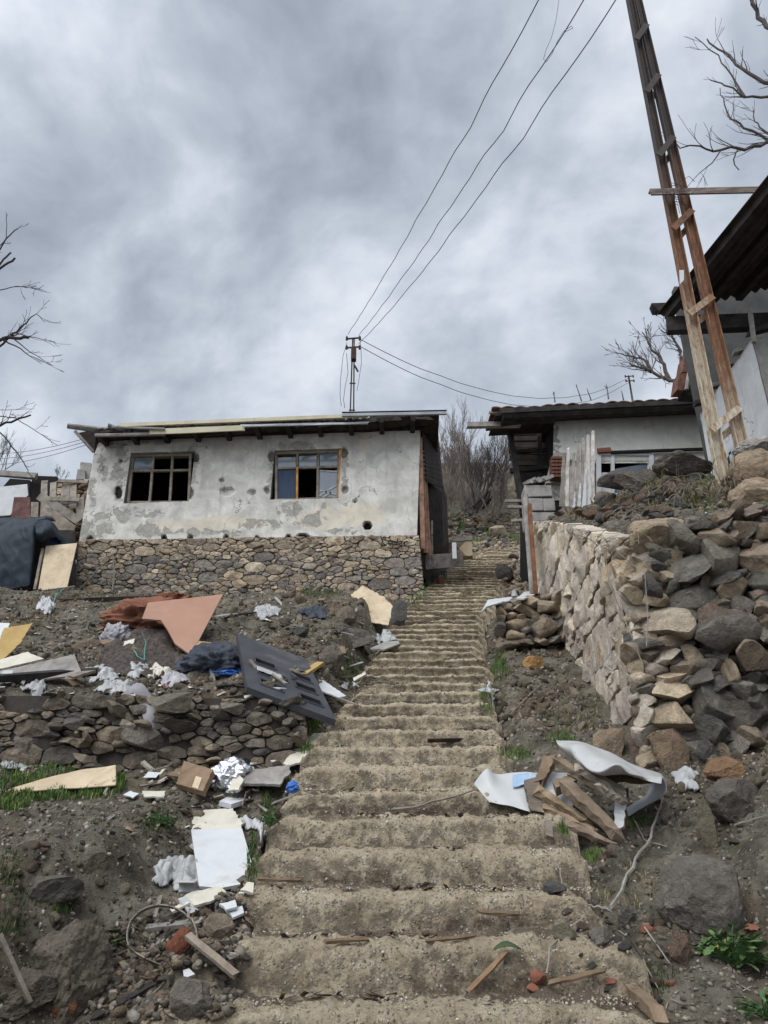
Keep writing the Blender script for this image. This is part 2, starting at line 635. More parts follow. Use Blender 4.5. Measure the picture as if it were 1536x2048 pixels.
MAT['yellow_plastic'] = pm('yellow_plastic', [(.55, .45, .06), (.65, .56, .12)], 4, .5, .1, 10)
MAT['marble'] = pm('white_marble', [(.54, .54, .54), (.66, .66, .66)], 3, .3, .06, 12, spec=.5)
MAT['bark'] = pm('grey_bark', [(.06, .05, .045), (.12, .10, .09)], 9, .95, .4, 40)
MAT['bark_dark'] = pm('dark_bark', [(.022, .019, .018), (.05, .043, .04)], 9, .95, .4, 40)
MAT['twig'] = pm('dry_twig', [(.17, .145, .12), (.30, .27, .23)], 9, .95, .3, 40, tint=True)
MAT['wire'] = pm('wire', [(.03, .03, .032), (.05, .05, .052)], 9, .6, 0)
MAT['soot_iron'] = pm('dark_iron', [(.022, .017, .015), (.06, .035, .022)], 8, .8, .3, 30)
MAT['concrete'] = pm('concrete_block', [(.17, .16, .145), (.27, .255, .23), (.34, .32, .29)], 6, .95, .7, 40, specks=[(30, .64, .7, (.12, .11, .1))])
MAT['green_leaf'] = pm('weed_leaf', [(.045, .095, .03), (.085, .16, .055)], 6, .6, .2, 30, tint=True, spec=.3)
MAT['grass'] = pm('grass_blade', [(.05, .088, .028), (.095, .14, .05)], 4, .7, 0, tint=True, coord='Generated')
MAT['graffiti'] = pm('black_marker', [(.02, .02, .02), (.03, .03, .03)], 6, .8, 0)
MAT['interior'] = pm('room_interior', [(.05, .048, .045), (.09, .085, .08)], 3, .95, .2, 10)


def ground_mat():
    m = bpy.data.materials.new('hillside_earth')
    m.use_nodes = True
    t = NT(m.node_tree)
    b = t.n['Principled BSDF']
    tc = t.new('ShaderNodeTexCoord')
    v = tc.outputs['Object']
    big = t.noise(v, .9, 5, .6, .5)
    med = t.noise(v, 5, 8, .66, .4)
    c = t.ramp(med, [(.28, (.058, .050, .036)), (.44, (.118, .103, .076)), (.57, (.185, .163, .122)), (.72, (.29, .258, .198))])
    c2 = t.ramp(med, [(.3, (.085, .064, .043)), (.7, (.20, .15, .10))])
    c = t.mix(t.smooth(big, .50, .66), c, c2)
    # gravel grains
    vo = t.new('ShaderNodeTexVoronoi', feature='F1')
    t.link(v, vo.inputs['Vector'])
    vo.inputs['Scale'].default_value = 38
    seprgb = t.new('ShaderNodeSeparateColor')
    t.link(vo.outputs['Color'], seprgb.inputs[0])
    pick = t.math('GREATER_THAN', seprgb.outputs[0], .60)
    core = t.smooth(vo.outputs['Distance'], .42, .30)
    grain = t.ramp(seprgb.outputs[1], [(.0, (.06, .055, .05)), (.5, (.16, .14, .12)), (.9, (.26, .235, .205)), (1, (.38, .36, .32))])
    patch = t.smooth(t.noise(v, 2.1, 4, .6), .42, .58)
    c = t.mix(t.math('MULTIPLY', t.math('MULTIPLY', pick, core), patch), c, grain)
    # moss tint
    ms = t.smooth(t.noise(v, 1.7, 5, .65, .3), .60, .72)
    c = t.mix(t.math('MULTIPLY', ms, .55), c, (.055, .07, .025))
    t.link(c, b.inputs['Base Color'])
    b.inputs['Roughness'].default_value = .96
    b.inputs['Specular IOR Level'].default_value = .15
    h = t.math('ADD', t.math('MULTIPLY', t.noise(v, 14, 10, .72, .3), 1.0), t.math('MULTIPLY', t.math('MULTIPLY', core, pick), .35))
    bp = t.new('ShaderNodeBump')
    bp.inputs['Strength'].default_value = 1.0
    bp.inputs['Distance'].default_value = .08
    t.link(h, bp.inputs['Height'])
    t.link(bp.outputs[0], b.inputs['Normal'])
    return m


def stair_mat():
    m = bpy.data.materials.new('gravel_concrete')
    m.use_nodes = True
    t = NT(m.node_tree)
    b = t.n['Principled BSDF']
    tc = t.new('ShaderNodeTexCoord')
    v = tc.outputs['Object']
    a = t.new('ShaderNodeVertexColor', layer_name='tint')
    s = t.new('ShaderNodeSeparateColor')
    t.link(a.outputs[0], s.inputs[0])
    litter_shade, riser, edge = s.outputs
    med = t.noise(v, 6, 9, .68, .3)
    fine = t.noise(v, 55, 6, .65)
    c = t.ramp(med, [(.26, (.28, .217, .142)), (.44, (.47, .378, .258)), (.60, (.585, .485, .345)), (.78, (.68, .59, .44))])
    c = t.mix(t.smooth(fine, .52, .66), c, (.27, .225, .16))
    # ragged dark patches low on the risers: algae and painted shade
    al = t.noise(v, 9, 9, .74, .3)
    algae_shade = t.math('MULTIPLY', t.smooth(t.math('ADD', al, t.math('MULTIPLY', riser, .16)), .58, .74), t.math('MULTIPLY', riser, .8))
    c = t.mix(algae_shade, c, (.15, .128, .092))
    # litter on the treads, and contact shade painted at each riser foot
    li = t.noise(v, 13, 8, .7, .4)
    lim = t.smooth(t.math('ADD', t.math('MULTIPLY', li, .8), t.math('MULTIPLY', litter_shade, .46)), .60, .76)
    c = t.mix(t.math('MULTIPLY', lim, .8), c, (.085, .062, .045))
    vo = t.new('ShaderNodeTexVoronoi', feature='F1')
    t.link(v, vo.inputs['Vector'])
    vo.inputs['Scale'].default_value = 52
    sp_ = t.new('ShaderNodeSeparateColor')
    t.link(vo.outputs['Color'], sp_.inputs[0])
    pick = t.math('GREATER_THAN', sp_.outputs[0], .62)
    core = t.smooth(vo.outputs['Distance'], .42, .28)
    grain = t.ramp(sp_.outputs[1], [(0, (.14, .125, .10)), (.4, (.30, .26, .20)), (.75, (.44, .40, .34)), (1, (.62, .60, .56))])
    c = t.mix(t.math('MULTIPLY', t.math('MULTIPLY', pick, core), .8), c, grain)
    t.link(c, b.inputs['Base Color'])
    b.inputs['Roughness'].default_value = .95
    b.inputs['Specular IOR Level'].default_value = .15
    h = t.math('ADD', t.noise(v, 24, 10, .75, .2), t.math('MULTIPLY', t.math('MULTIPLY', core, pick), .5))
    bp = t.new('ShaderNodeBump')
    bp.inputs['Strength'].default_value = 1.0
    bp.inputs['Distance'].default_value = .06
    t.link(h, bp.inputs['Height'])
    t.link(bp.outputs[0], b.inputs['Normal'])
    return m


def plaster_mat(name, c_lo, c_hi, peelc, warm):
    """whitewashed plaster; vertex channels: R = bare cement, G = ochre wash, B = soot / charring / painted shade"""
    m = bpy.data.materials.new(name)
    m.use_nodes = True
    t = NT(m.node_tree)
    b = t.n['Principled BSDF']
    tc = t.new('ShaderNodeTexCoord')
    v = tc.outputs['Object']
    a = t.new('ShaderNodeVertexColor', layer_name='tint')
    s = t.new('ShaderNodeSeparateColor')
    t.link(a.outputs[0], s.inputs[0])
    n = t.noise(v, 2.2, 8, .68, .4)
    c = t.mix(t.smooth(n, .32, .68), c_lo, c_hi)
    st = t.noise(None, 1, 1)
    mp = t.new('ShaderNodeMapping')
    mp.inputs['Scale'].default_value = (7, 7, .7)
    t.link(v, mp.inputs[0])
    streak = t.noise(mp.outputs[0], 1.0, 6, .65, .2)
    c = t.mix(t.math('MULTIPLY', t.smooth(streak, .52, .74), .45), c, tuple(x * .62 for x in c_lo))
    c = t.mix(t.math('MULTIPLY', t.smooth(t.math('ADD', s.outputs[1], t.math('MULTIPLY', t.math('SUBTRACT', n, .5), 1.2)), .35, .75), .5), c, warm)
    pn = t.noise(v, 3.4, 9, .7, .6)
    pm_ = t.smooth(t.math('ADD', s.outputs[0], t.math('MULTIPLY', t.math('SUBTRACT', pn, .5), 1.9)), .61, .67)
    pc = t.mix(t.smooth(t.noise(v, 9, 7, .7), .35, .65), tuple(x * .72 for x in peelc), peelc)
    c = t.mix(pm_, c, pc)
    sn = t.math('ADD', s.outputs[2], t.math('MULTIPLY', t.math('SUBTRACT', t.noise(v, 5, 7, .7, .4), .5), .5))
    c = t.mix(t.smooth(sn, .15, .95), c, (.016, .014, .013))
    vo = t.new('ShaderNodeTexVoronoi', feature='DISTANCE_TO_EDGE')
    wv = t.vmath('ADD', v)
    nz = t.new('ShaderNodeTexNoise')
    t.link(v, nz.inputs['Vector'])
    nz.inputs['Scale'].default_value = 2.5
    nz.inputs['Detail'].default_value = 6
    t.link(nz.outputs['Color'], wv.inputs[1])
    t.link(wv.outputs[0], vo.inputs['Vector'])
    vo.inputs['Scale'].default_value = .9
    crack = t.math('MULTIPLY', t.smooth(vo.outputs['Distance'], .008, .002), t.smooth(t.noise(v, 1.1, 3), .5, .56))
    c = t.mix(t.math('MULTIPLY', crack, .7), c, (.07, .062, .055))
    t.link(c, b.inputs['Base Color'])
    b.inputs['Roughness'].default_value = .93
    b.inputs['Specular IOR Level'].default_value = .2
    h = t.math('SUBTRACT', t.math('MULTIPLY', t.noise(v, 16, 9, .7), .5), t.math('MULTIPLY', pm_, .35))
    h = t.math('SUBTRACT', h, t.math('MULTIPLY', crack, .5))
    bp = t.new('ShaderNodeBump')
    bp.inputs['Strength'].default_value = .6
    bp.inputs['Distance'].default_value = .03
    t.link(h, bp.inputs['Height'])
    t.link(bp.outputs[0], b.inputs['Normal'])
    return m


def rust_mat(name='rusty_painted_iron', shift=0.0):
    m = bpy.data.materials.new(name)
    m.use_nodes = True
    t = NT(m.node_tree)
    b = t.n['Principled BSDF']
    tc = t.new('ShaderNodeTexCoord')
    v = tc.outputs['Object']
    mp = t.new('ShaderNodeMapping')
    mp.inputs['Scale'].default_value = (13, 13, 4.5)
    t.link(v, mp.inputs[0])
    sep = t.new('ShaderNodeSeparateXYZ')
    t.link(v, sep.inputs[0])
    n = t.noise(mp.outputs[0], 1.6, 8, .7, .4)
    # old cream paint survives low down, bare rust in the middle, burnt black higher up
    hz = t.math('ADD', t.math('ADD', sep.outputs[2], shift), t.math('MULTIPLY', t.math('SUBTRACT', n, .5), 6.5))
    rust = t.ramp(n, [(.32, (.06, .026, .013)), (.5, (.15, .064, .027)), (.68, (.28, .14, .065))])
    paint = t.ramp(n, [(.34, (.16, .085, .04)), (.44, (.34, .25, .16)), (.54, (.43, .38, .29)), (.7, (.52, .48, .39))])
    black = t.ramp(n, [(.35, (.018, .014, .012)), (.6, (.04, .026, .02)), (.78, (.13, .06, .03))])
    c = t.mix(t.smooth(hz, 1.2, 2.3), paint, rust)
    c = t.mix(t.smooth(hz, 3.0 + shift * 1.3, 4.4 + shift * 1.3), c, black)
    t.link(c, b.inputs['Base Color'])
    b.inputs['Roughness'].default_value = .75
    bp = t.new('ShaderNodeBump')
    bp.inputs['Strength'].default_value = .3
    bp.inputs['Distance'].default_value = .01
    t.link(t.noise(v, 40, 6, .7), bp.inputs['Height'])
    t.link(bp.outputs[0], b.inputs['Normal'])
    return m


MAT['rust_brown'] = pm('rust_brown', [(.07, .03, .017), (.15, .065, .032), (.22, .11, .06)], 7, .85, .4, 40)
MAT['ground'] = ground_mat()
MAT['stair'] = stair_mat()
MAT['plaster'] = plaster_mat('whitewashed_plaster', (.42, .40, .355), (.645, .615, .55), (.37, .35, .305), (.62, .52, .38))
MAT['plaster_cream'] = plaster_mat('cream_plaster', (.47, .455, .40), (.60, .585, .52), (.26, .25, .225), (.56, .5, .4))
MAT['plaster_white'] = plaster_mat('white_plaster', (.50, .50, .49), (.62, .62, .61), (.34, .335, .32), (.62, .58, .5))
MAT['rust'] = rust_mat()
MAT['rust_bare'] = rust_mat('bare_rusty_iron', 1.1)
MAT['rail_paint'] = pm('rail_paint', [(.06, .04, .03), (.13, .095, .075), (.26, .23, .20)], 5, .7, .3, 30, (1, 1, 4), specks=[(9, .6, .7, (.13, .06, .03))])

#@@SETTING@@
# ------------------------------------------------------------------ ground and stairs
def graded(a, b, steps):
    out_, x = [a], a
    while x < b:
        x += steps(x)
        out_.append(x)
    return np.array(out_)


gx = graded(-22, 22, lambda x: .03 if -3.2 < x < 3.4 else min(.03 + .06 * (abs(x) - 3.0), .7))
gy = graded(-3, 110, lambda y: .3 if y < 2.2 else .028 + .010 * max(0, y - 4.5) if y < 12 else .1 + .03 * (y - 12))
XX, YY = np.meshgrid(gx, gy)
ZZ = T(XX, YY)
V = np.stack([XX.ravel(), YY.ravel(), ZZ.ravel()], 1)
nx_, ny_ = len(gx), len(gy)
ii = (np.arange(ny_ - 1)[:, None] * nx_ + np.arange(nx_ - 1)[None, :]).ravel()
F = np.stack([ii, ii + 1, ii + nx_ + 1, ii + nx_], 1)
o = np_mesh('ground', V, F, None, MAT['ground'], smooth=True)
tag(o, 'dark stony earth of the hillside on both sides of the stairs', 'ground', kind='structure')

NU = 140
th_ = np.concatenate([.56 * (1 - np.cos(np.linspace(0, math.pi / 2, 12))), [.66, .76, .86, .96]])
kk_, tt_s = [], []
for k in range(len(SY) - 1):
    for t in th_:
        kk_.append(k)
        tt_s.append(t)
kk_, tt_s = np.array(kk_), np.array(tt_s)
uu = np.linspace(-.03, 1.03, NU)
UU, TT = np.meshgrid(uu, tt_s)
KK = np.repeat(kk_[:, None], NU, 1)
S0, S1 = SY[KK], SY[KK + 1]
Y0 = S0 + TT * (S1 - S0)
Ln, Rn = SLf(Y0) + .055 * fbm(Y0 * 2.3, 0 * Y0, 51, 3), SRf(Y0) + .09 * fbm(Y0 * 1.9, 0 * Y0 + 5, 52, 3)
X2 = Ln + (Rn - Ln) * np.clip(UU, 0, 1) + np.where(UU < 0, -.03, np.where(UU > 1, .03, 0))
wob_a, wob_b = stair_wob(X2, KK), stair_wob(X2, KK + 1)
Y2 = Y0 + wob_a + (wob_b - wob_a) * sm(.6, 1, TT)
rise_ = .503 * (S1 - S0)
# each step breaks away in places: lower, rounder lips
lip = 1 - .30 * sm(.15, .9, fbm(X2 * 1.7 + KK * 3.3, KK * 5.1, 64, 3)) * sm(.12, .5, TT) * (1 - sm(.62, .98, TT))
Z2 = -2.4 + .503 * S0 + rise_ * step_profile(TT) * lip
wid = (Rn - Ln)
de = np.minimum(UU, 1 - UU) * wid
Z2 = Z2 - .08 * (1 - sm(0, .10, de)) - np.where((UU < 0) | (UU > 1), .45, 0)
Y2 = Y2 + np.interp(Y0, [5, 9, 25], [.055, .12, .17]) * (1 - sm(0, .30, TT))            # undercut foot of each riser
amp = np.interp(Y2, [3, 7, 10, 25], [1.0, 1.0, .8, .8])
msk = .35 + .65 * sm(.02, .2, TT)
nz_ = (.012 * fbm(X2 * 4.1, Y2 * 9.1, 61, 3) + .019 * fbm(X2 * 12, Y2 * 14, 62, 3) + .013 * fbm(X2 * 30, Y2 * 34, 63, 2)) * amp * msk
front = 1 - sm(.15, .5, TT)
Z2 = Z2 + nz_ * (1 - .6 * front)
Y2d = -nz_ * front * .85
litter_shade = sm(.58, .78, TT) * (.45 + .55 * vn(X2 * 1.3 + KK * 2.1, KK * 3.7, 65)) + (1 - sm(.02, .12, TT)) * np.interp(Y0, [5, 9, 14], [1, 1.3, 1.7]) * (.15 + .6 * vn(X2 * 2.1 + KK * 1.3, KK * 2.9, 66))  # tread litter, plus contact shade painted along the foot of each riser
riser = (1 - sm(.10, .36, TT))  # lower riser mask, for algae and the shade painted under the nosing
V = np.stack([X2.ravel(), (Y2 + Y2d).ravel(), Z2.ravel()], 1)
C = np.stack([litter_shade.ravel(), riser.ravel(), np.zeros(litter_shade.size)], 1)
ny_, nx_ = X2.shape
ii = (np.arange(ny_ - 1)[:, None] * nx_ + np.arange(nx_ - 1)[None, :]).ravel()
F = np.stack([ii, ii + 1, ii + nx_ + 1, ii + nx_], 1)
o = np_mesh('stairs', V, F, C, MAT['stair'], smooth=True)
tag(o, 'long worn flight of rough gravel concrete steps climbing the hill', 'stairs', kind='structure')


# ------------------------------------------------------------------ stones
def clip_poly(poly, nx, ny, c):
    """keep the side nx*x + ny*y <= c"""
    out_ = []
    n = len(poly)
    for i in range(n):
        p, q = poly[i], poly[(i + 1) % n]
        dp, dq = nx * p[0] + ny * p[1] - c, nx * q[0] + ny * q[1] - c
        if dp <= 0:
            out_.append(p)
        if (dp < 0) != (dq < 0) and dp != dq:
            f = dp / (dp - dq)
            out_.append((p[0] + (q[0] - p[0]) * f, p[1] + (q[1] - p[1]) * f))
    return out_


def pack_rows(poly, hmin, hmax, wmin, wmax, seed, jit=.02):
    """rough courses of squarish blocks"""
    rnd = random.Random(seed)
    amin, amax = min(p[0] for p in poly), max(p[0] for p in poly)
    b, bmax = min(p[1] for p in poly), max(p[1] for p in poly)
    cells = []
    while b < bmax:
        h = rnd.uniform(hmin, hmax)
        a = amin - rnd.uniform(0, wmax)
        ph = rnd.uniform(0, 6)
        wav = lambda a_: .05 * math.sin(a_ * 1.7 + ph) * 0 + .03 * math.sin(a_ * 2.3 + b * 1.0)
        while a < amax:
            w_ = rnd.uniform(wmin, wmax)
            split = rnd.random() < .22
            j = lambda: rnd.uniform(-jit, jit)
            q = [(a + j(), b + j()), (a + w_ + j(), b + j()), (a + w_ + j(), b + h + j()), (a + j(), b + h + j())]
            qs = [q] if not split else [[q[0], q[1], (q[1][0], b + h * .5), (q[0][0], b + h * .55)], [(q[0][0], b + h * .55), (q[1][0], b + h * .5), q[2], q[3]]]
            for c in qs:
                n_ = len(poly)
                for i in range(n_):
                    x1, y1 = poly[i]
                    x2, y2 = poly[(i + 1) % n_]
                    nx, ny = (y2 - y1), -(x2 - x1)
                    c = clip_poly(c, nx, ny, nx * x1 + ny * y1)
                    if len(c) < 3: break
                if len(c) >= 3: cells.append(c)
            a += w_
        b += h
    return cells


def in_poly(poly, x, y):
    c = False
    n = len(poly)
    for i in range(n):
        x1, y1 = poly[i]
        x2, y2 = poly[(i + 1) % n]
        if (y1 > y) != (y2 > y) and x < (x2 - x1) * (y - y1) / (y2 - y1) + x1:
            c = not c
    return c


def pack(poly, rmin, rmax, aniso, seed, power=2.0):
    """stone outlines filling poly: darts of mixed size, then power cells, wider than high by aniso"""
    rnd = random.Random(seed)
    pz = [(a / aniso, b) for a, b in poly]
    xs, ys = [p[0] for p in pz], [p[1] for p in pz]
    pts = []
    for _ in range(9000):
        f = rnd.random() ** power
        if _ > 2500: f *= .6
        if _ > 5000: f *= .3
        r = rmin + (rmax - rmin) * f
        x, y = rnd.uniform(min(xs), max(xs)), rnd.uniform(min(ys), max(ys))
        if not in_poly(pz, x, y):
            continue
        if all((x - q[0])**2 + (y - q[1])**2 > (.80 * (r + q[2]))**2 for q in pts):
            pts.append((x, y, r))
    cells = []
    for i, (x, y, r) in enumerate(pts):
        c = list(pz)
        for j, (x2, y2, r2) in enumerate(pts):
            if j == i: continue
            dx, dy = x2 - x, y2 - y
            if dx * dx + dy * dy > (6 * rmax)**2: continue
            # |p-pi|^2 - ri^2 <= |p-pj|^2 - rj^2
            c = clip_poly(c, 2 * dx, 2 * dy, x2 * x2 + y2 * y2 - r2 * r2 - x * x - y * y + r * r)
            if len(c) < 3: break
        if len(c) >= 3:
            cells.append([(a * aniso, b) for a, b in c])
    return cells


def stone_faces(mb, cells, place, gap, bulge, cols, seed, depth=.15, facet=1.0, wob=.012, tilt=.25, npt=26, colfn=None):
    """one bulging stone per cell; place(a, b, c) puts wall coordinates in the world"""
    rnd = random.Random(seed)
    for ci, c in enumerate(cells):
        cx = sum(p[0] for p in c) / len(c)
        cy = sum(p[1] for p in c) / len(c)
        size = math.sqrt(abs(sum(c[i][0] * c[(i + 1) % len(c)][1] - c[(i + 1) % len(c)][0] * c[i][1] for i in range(len(c)))) / 2)
        if size < .03: continue
        # inset by the joint
        q = []
        for p in c:
            dx, dy = p[0] - cx, p[1] - cy
            L = math.hypot(dx, dy) + 1e-6
            f = max(.4, (L - gap * rnd.uniform(.7, 1.5)) / L)
            q.append((cx + dx * f, cy + dy * f))
        for _ in range(1):
            q2 = []
            for i in range(len(q)):
                a, b = q[i], q[(i + 1) % len(q)]
                e = rnd.uniform(.02, .09)
                q2 += [(a[0] * (1 - e) + b[0] * e, a[1] * (1 - e) + b[1] * e), (a[0] * e + b[0] * (1 - e), a[1] * e + b[1] * (1 - e))]
            q = q2
        # resample
        per = [0]
        for i in range(len(q)):
            a, b = q[i], q[(i + 1) % len(q)]
            per.append(per[-1] + math.hypot(b[0] - a[0], b[1] - a[1]))
        n = max(12, min(npt, int(per[-1] / .028)))
        ring = []
        j = 0
        for k in range(n):
            s = per[-1] * k / n
            while per[j + 1] < s: j += 1
            f = (s - per[j]) / max(1e-9, per[j + 1] - per[j])
            a, b = q[j], q[(j + 1) % len(q)]
            jx, jy = rnd.uniform(-1, 1) * gap * .35, rnd.uniform(-1, 1) * gap * .35
            ring.append((a[0] + (b[0] - a[0]) * f + jx, a[1] + (b[1] - a[1]) * f + jy))
        col = colfn(cx, cy, rnd) if colfn else rnd.choice(cols)
        br = rnd.uniform(.78, 1.2)
        mb.col = tuple(x * br for x in col)
        B = bulge * rnd.uniform(.35, 1.25) * min(1.0, size / .22 + .25)
        ta, tb = rnd.uniform(-tilt, tilt), rnd.uniform(-tilt, tilt)
        planes = []
        for _ in range(int(4 * facet)):
            th = rnd.uniform(0, 6.28)
            g_ = rnd.uniform(.15, .85)
            planes.append((math.cos(th) * g_, math.sin(th) * g_, rnd.uniform(.6, 1.0) * B))
        off = rnd.uniform(0, 50)
        rings = []
        for (sc_, hh) in ((1.0, -depth), (1.0, -.01), (.985, .55), (.955, .84), (.87, .98), (.6, 1.0), (.3, 1.0)):
            row = []
            for (a, b) in ring:
                x, y = cx + (a - cx) * sc_, cy + (b - cy) * sc_
                z = hh
                if hh > 0:
                    z = hh * B + ta * (x - cx) * hh + tb * (y - cy) * hh
                    for (px, py, pc) in planes:
                        z = min(z, pc - (px * (x - cx) + py * (y - cy)) * .9)
                    z = max(z, .01 * hh)
                    nv = Vector((x * 9 + off, y * 9, off))
                    z += wob * noise.noise(nv) + wob * .6 * noise.noise(nv * 2.7)
                    x += wob * .6 * noise.noise(nv * 1.3 + Vector((9, 1, 4)))
                    y += wob * .6 * noise.noise(nv * 1.3 + Vector((3, 7, 2)))
                row.append(mb.vert(place(x, y, z)))
            rings.append(row)
        for r0, r1 in zip(rings, rings[1:]):
            for k in range(n):
                mb.f.append((r0[k], r0[(k + 1) % n], r1[(k + 1) % n], r1[k]))
        zc = B
        for (px, py, pc) in planes: zc = min(zc, pc)
        ctr = mb.vert(place(cx, cy, zc))
        for k in range(n):
            mb.f.append((rings[-1][k], rings[-1][(k + 1) % n], ctr))
    mb.col = (1, 1, 1)


def wall_frame(p0, p1, batter=0.0, zref=0.0):
    """a runs from p0 to p1 on plan, b is the height; c points to the viewer's side"""
    p0, p1 = Vector((p0[0], p0[1], 0)), Vector((p1[0], p1[1], 0))
    ax = (p1 - p0).normalized()
    nrm = Vector((ax.y, -ax.x, 0))
    return lambda a, b, c: p0 + ax * a + nrm * (c - batter * (b - zref)) + Vector((0, 0, b)), (p1 - p0).length


def backing(mb, poly, place, c0, c1):
    mb.col = (.06, .052, .045)
    lo = [mb.vert(place(a, b, c0)) for a, b in poly]
    hi = [mb.vert(place(a, b, c1)) for a, b in poly]
    mb.f.append(tuple(lo))
    mb.f.append(tuple(reversed(hi)))
    n = len(poly)
    for k in range(n):
        mb.f.append((lo[k], lo[(k + 1) % n], hi[(k + 1) % n], hi[k]))


def rock_wall(mb, cells, place, colfn, seed, grow=1.12, skip=0.0, depth=1.0, rot=.45, out=.0):
    """dry wall of separate angular rocks, one to each cell"""
    rnd = random.Random(seed)
    protos = [rock_mesh('r', seed * 10 + k, 4, 8, .032, spread=(.34, .78)) for k in range(16)]
    protos = [(v_ / np.maximum(np.abs(v_).max(0), 1e-6), f_) for v_, f_ in protos]
    for c in cells:
        if rnd.random() < skip: continue
        xs_, ys_ = [q_[0] for q_ in c], [q_[1] for q_ in c]
        cx, cy = sum(xs_) / len(xs_), sum(ys_) / len(ys_)
        # principal direction of the cell
        sxx = sum((a_ - cx)**2 for a_ in xs_); syy = sum((b_ - cy)**2 for b_ in ys_); sxy = sum((a_ - cx) * (b_ - cy) for a_, b_ in c)
        th = .5 * math.atan2(2 * sxy, sxx - syy)
        ct, st__ = math.cos(th), math.sin(th)
        e1 = max(abs((a_ - cx) * ct + (b_ - cy) * st__) for a_, b_ in c)
        e2 = max(abs(-(a_ - cx) * st__ + (b_ - cy) * ct) for a_, b_ in c)
        v_, f_ = rnd.choice(protos)
        dz = min(e1, e2) * depth * rnd.uniform(.8, 1.3) + .04
        th += rnd.gauss(0, rot * .35)
        ct, st__ = math.cos(th), math.sin(th)
        tx, ty = rnd.gauss(0, rot * .5), rnd.gauss(0, rot * .5)
        br = rnd.uniform(.75, 1.25)
        mb.col = tuple(x_ * br for x_ in colfn(cx, cy, rnd))
        base = len(mb.v)
        oc = rnd.uniform(-.02, .05) + out
        for q_ in v_:
            a_, b_, c_ = q_[0] * e1 * grow, q_[1] * e2 * grow, q_[2] * dz
            c_ += tx * a_ + ty * b_
            mb.vert(place(cx + a_ * ct - b_ * st__, cy + a_ * st__ + b_ * ct, c_ + oc))
        mb.f += [tuple(int(base + i_) for i_ in ff) for ff in f_]
    mb.col = (1, 1, 1)


TAN = (.40, .305, .195)
BUFF = (.45, .37, .265)
GREY = (.16, .15, .145)
DGREY = (.085, .082, .082)
BROWN = (.20, .145, .10)
RED_ST = (.17, .10, .08)
PALE = (.46, .41, .345)


def rock_mesh(name, seed, sub=3, planes=11, rough=.05, flat=(1, 1, 1), spread=(.55, .9)):
    """angular stone of unit size: a sphere cut by planes and roughened"""
    rnd = random.Random(seed)
    bm = bmesh.new()
    bmesh.ops.create_icosphere(bm, subdivisions=sub, radius=1.0)
    pls = []
    for _ in range(planes):
        n = Vector((rnd.gauss(0, 1), rnd.gauss(0, 1), rnd.gauss(0, 1))).normalized()
        pls.append((n, rnd.uniform(*spread)))
    for v in bm.verts:
        p = v.co.copy()
        for n, dd in pls:
            e = p.dot(n) - dd
            if e > 0:
                p -= n * e
        q = p * 2.2 + Vector((seed * 1.7, 0, 0))
        p += p.normalized() * (rough * noise.noise(q) + rough * .6 * noise.noise(q * 2.9) + rough * .4 * noise.noise(q * 7) + (rough * .22 * noise.noise(q * 17) if sub > 3 else 0))
        v.co = Vector((p.x * flat[0], p.y * flat[1], p.z * flat[2]))
    vs = np.array([v.co[:] for v in bm.verts])
    fs = np.array([[v.index for v in f.verts] for f in bm.faces])
    bm.free()
    return vs, fs


ROCK_LO = [rock_mesh('r', 100 + k, 1, 7, .05, spread=(.45, .8)) for k in range(10)]
ROCK_MID = [rock_mesh('r', 200 + k, 2, 9, .05, spread=(.45, .85)) for k in range(10)]


def rot_mats(rx, ry, rz):
    cx_, sx_, cy_, sy_, cz_, sz_ = np.cos(rx), np.sin(rx), np.cos(ry), np.sin(ry), np.cos(rz), np.sin(rz)
    M = np.empty((len(rx), 3, 3))
    M[:, 0, 0] = cy_ * cz_; M[:, 0, 1] = sx_ * sy_ * cz_ - cx_ * sz_; M[:, 0, 2] = cx_ * sy_ * cz_ + sx_ * sz_
    M[:, 1, 0] = cy_ * sz_; M[:, 1, 1] = sx_ * sy_ * sz_ + cx_ * cz_; M[:, 1, 2] = cx_ * sy_ * sz_ - sx_ * cz_
    M[:, 2, 0] = -sy_; M[:, 2, 1] = sx_ * cy_; M[:, 2, 2] = cx_ * cy_
    return M


def scatter(name, protos, pts, scl, tints, mat, seed=0, tilt=3.14, smooth=False):
    rng = np.random.default_rng(seed)
    n = len(pts)
    which = rng.integers(0, len(protos), n)
    Vs, Fs, Cs, base = [], [], [], 0
    for k, (pv, pf) in enumerate(protos):
        idx = np.where(which == k)[0]
        if not len(idx): continue
        M = rot_mats(rng.uniform(-tilt, tilt, len(idx)), rng.uniform(-tilt, tilt, len(idx)), rng.uniform(0, 6.28, len(idx)))
        loc = pv[None] * scl[idx][:, None, :]
        vv = np.einsum('nij,nkj->nki', M, loc) + pts[idx][:, None, :]
        Vs.append(vv.reshape(-1, 3))
        Fs.append((pf[None] + (np.arange(len(idx)) * len(pv))[:, None, None] + base).reshape(-1, pf.shape[1]))
        Cs.append(np.repeat(tints[idx], len(pv), 0))
        base += len(idx) * len(pv)
    o = np_mesh(name, np.concatenate(Vs), np.concatenate(Fs), np.concatenate(Cs), mat, smooth)
    return o


# ------------------------------------------------------------------ left house
D0 = 14.8


def fp(u, v, c=0.0):
    """point on the plane of the house front; c metres in front of it"""
    p = P(u, v, D0)
    return Vector((p.x, D0 - c, p.z))


house = empty('plastered_house', fp(500, 1190), 'abandoned whitewashed house with two broken windows on a rubble stone base left of the stairs', 'house')

TL, TR, BR, BL = (193, 874), (841, 852), (834, 1074), (158, 1084)


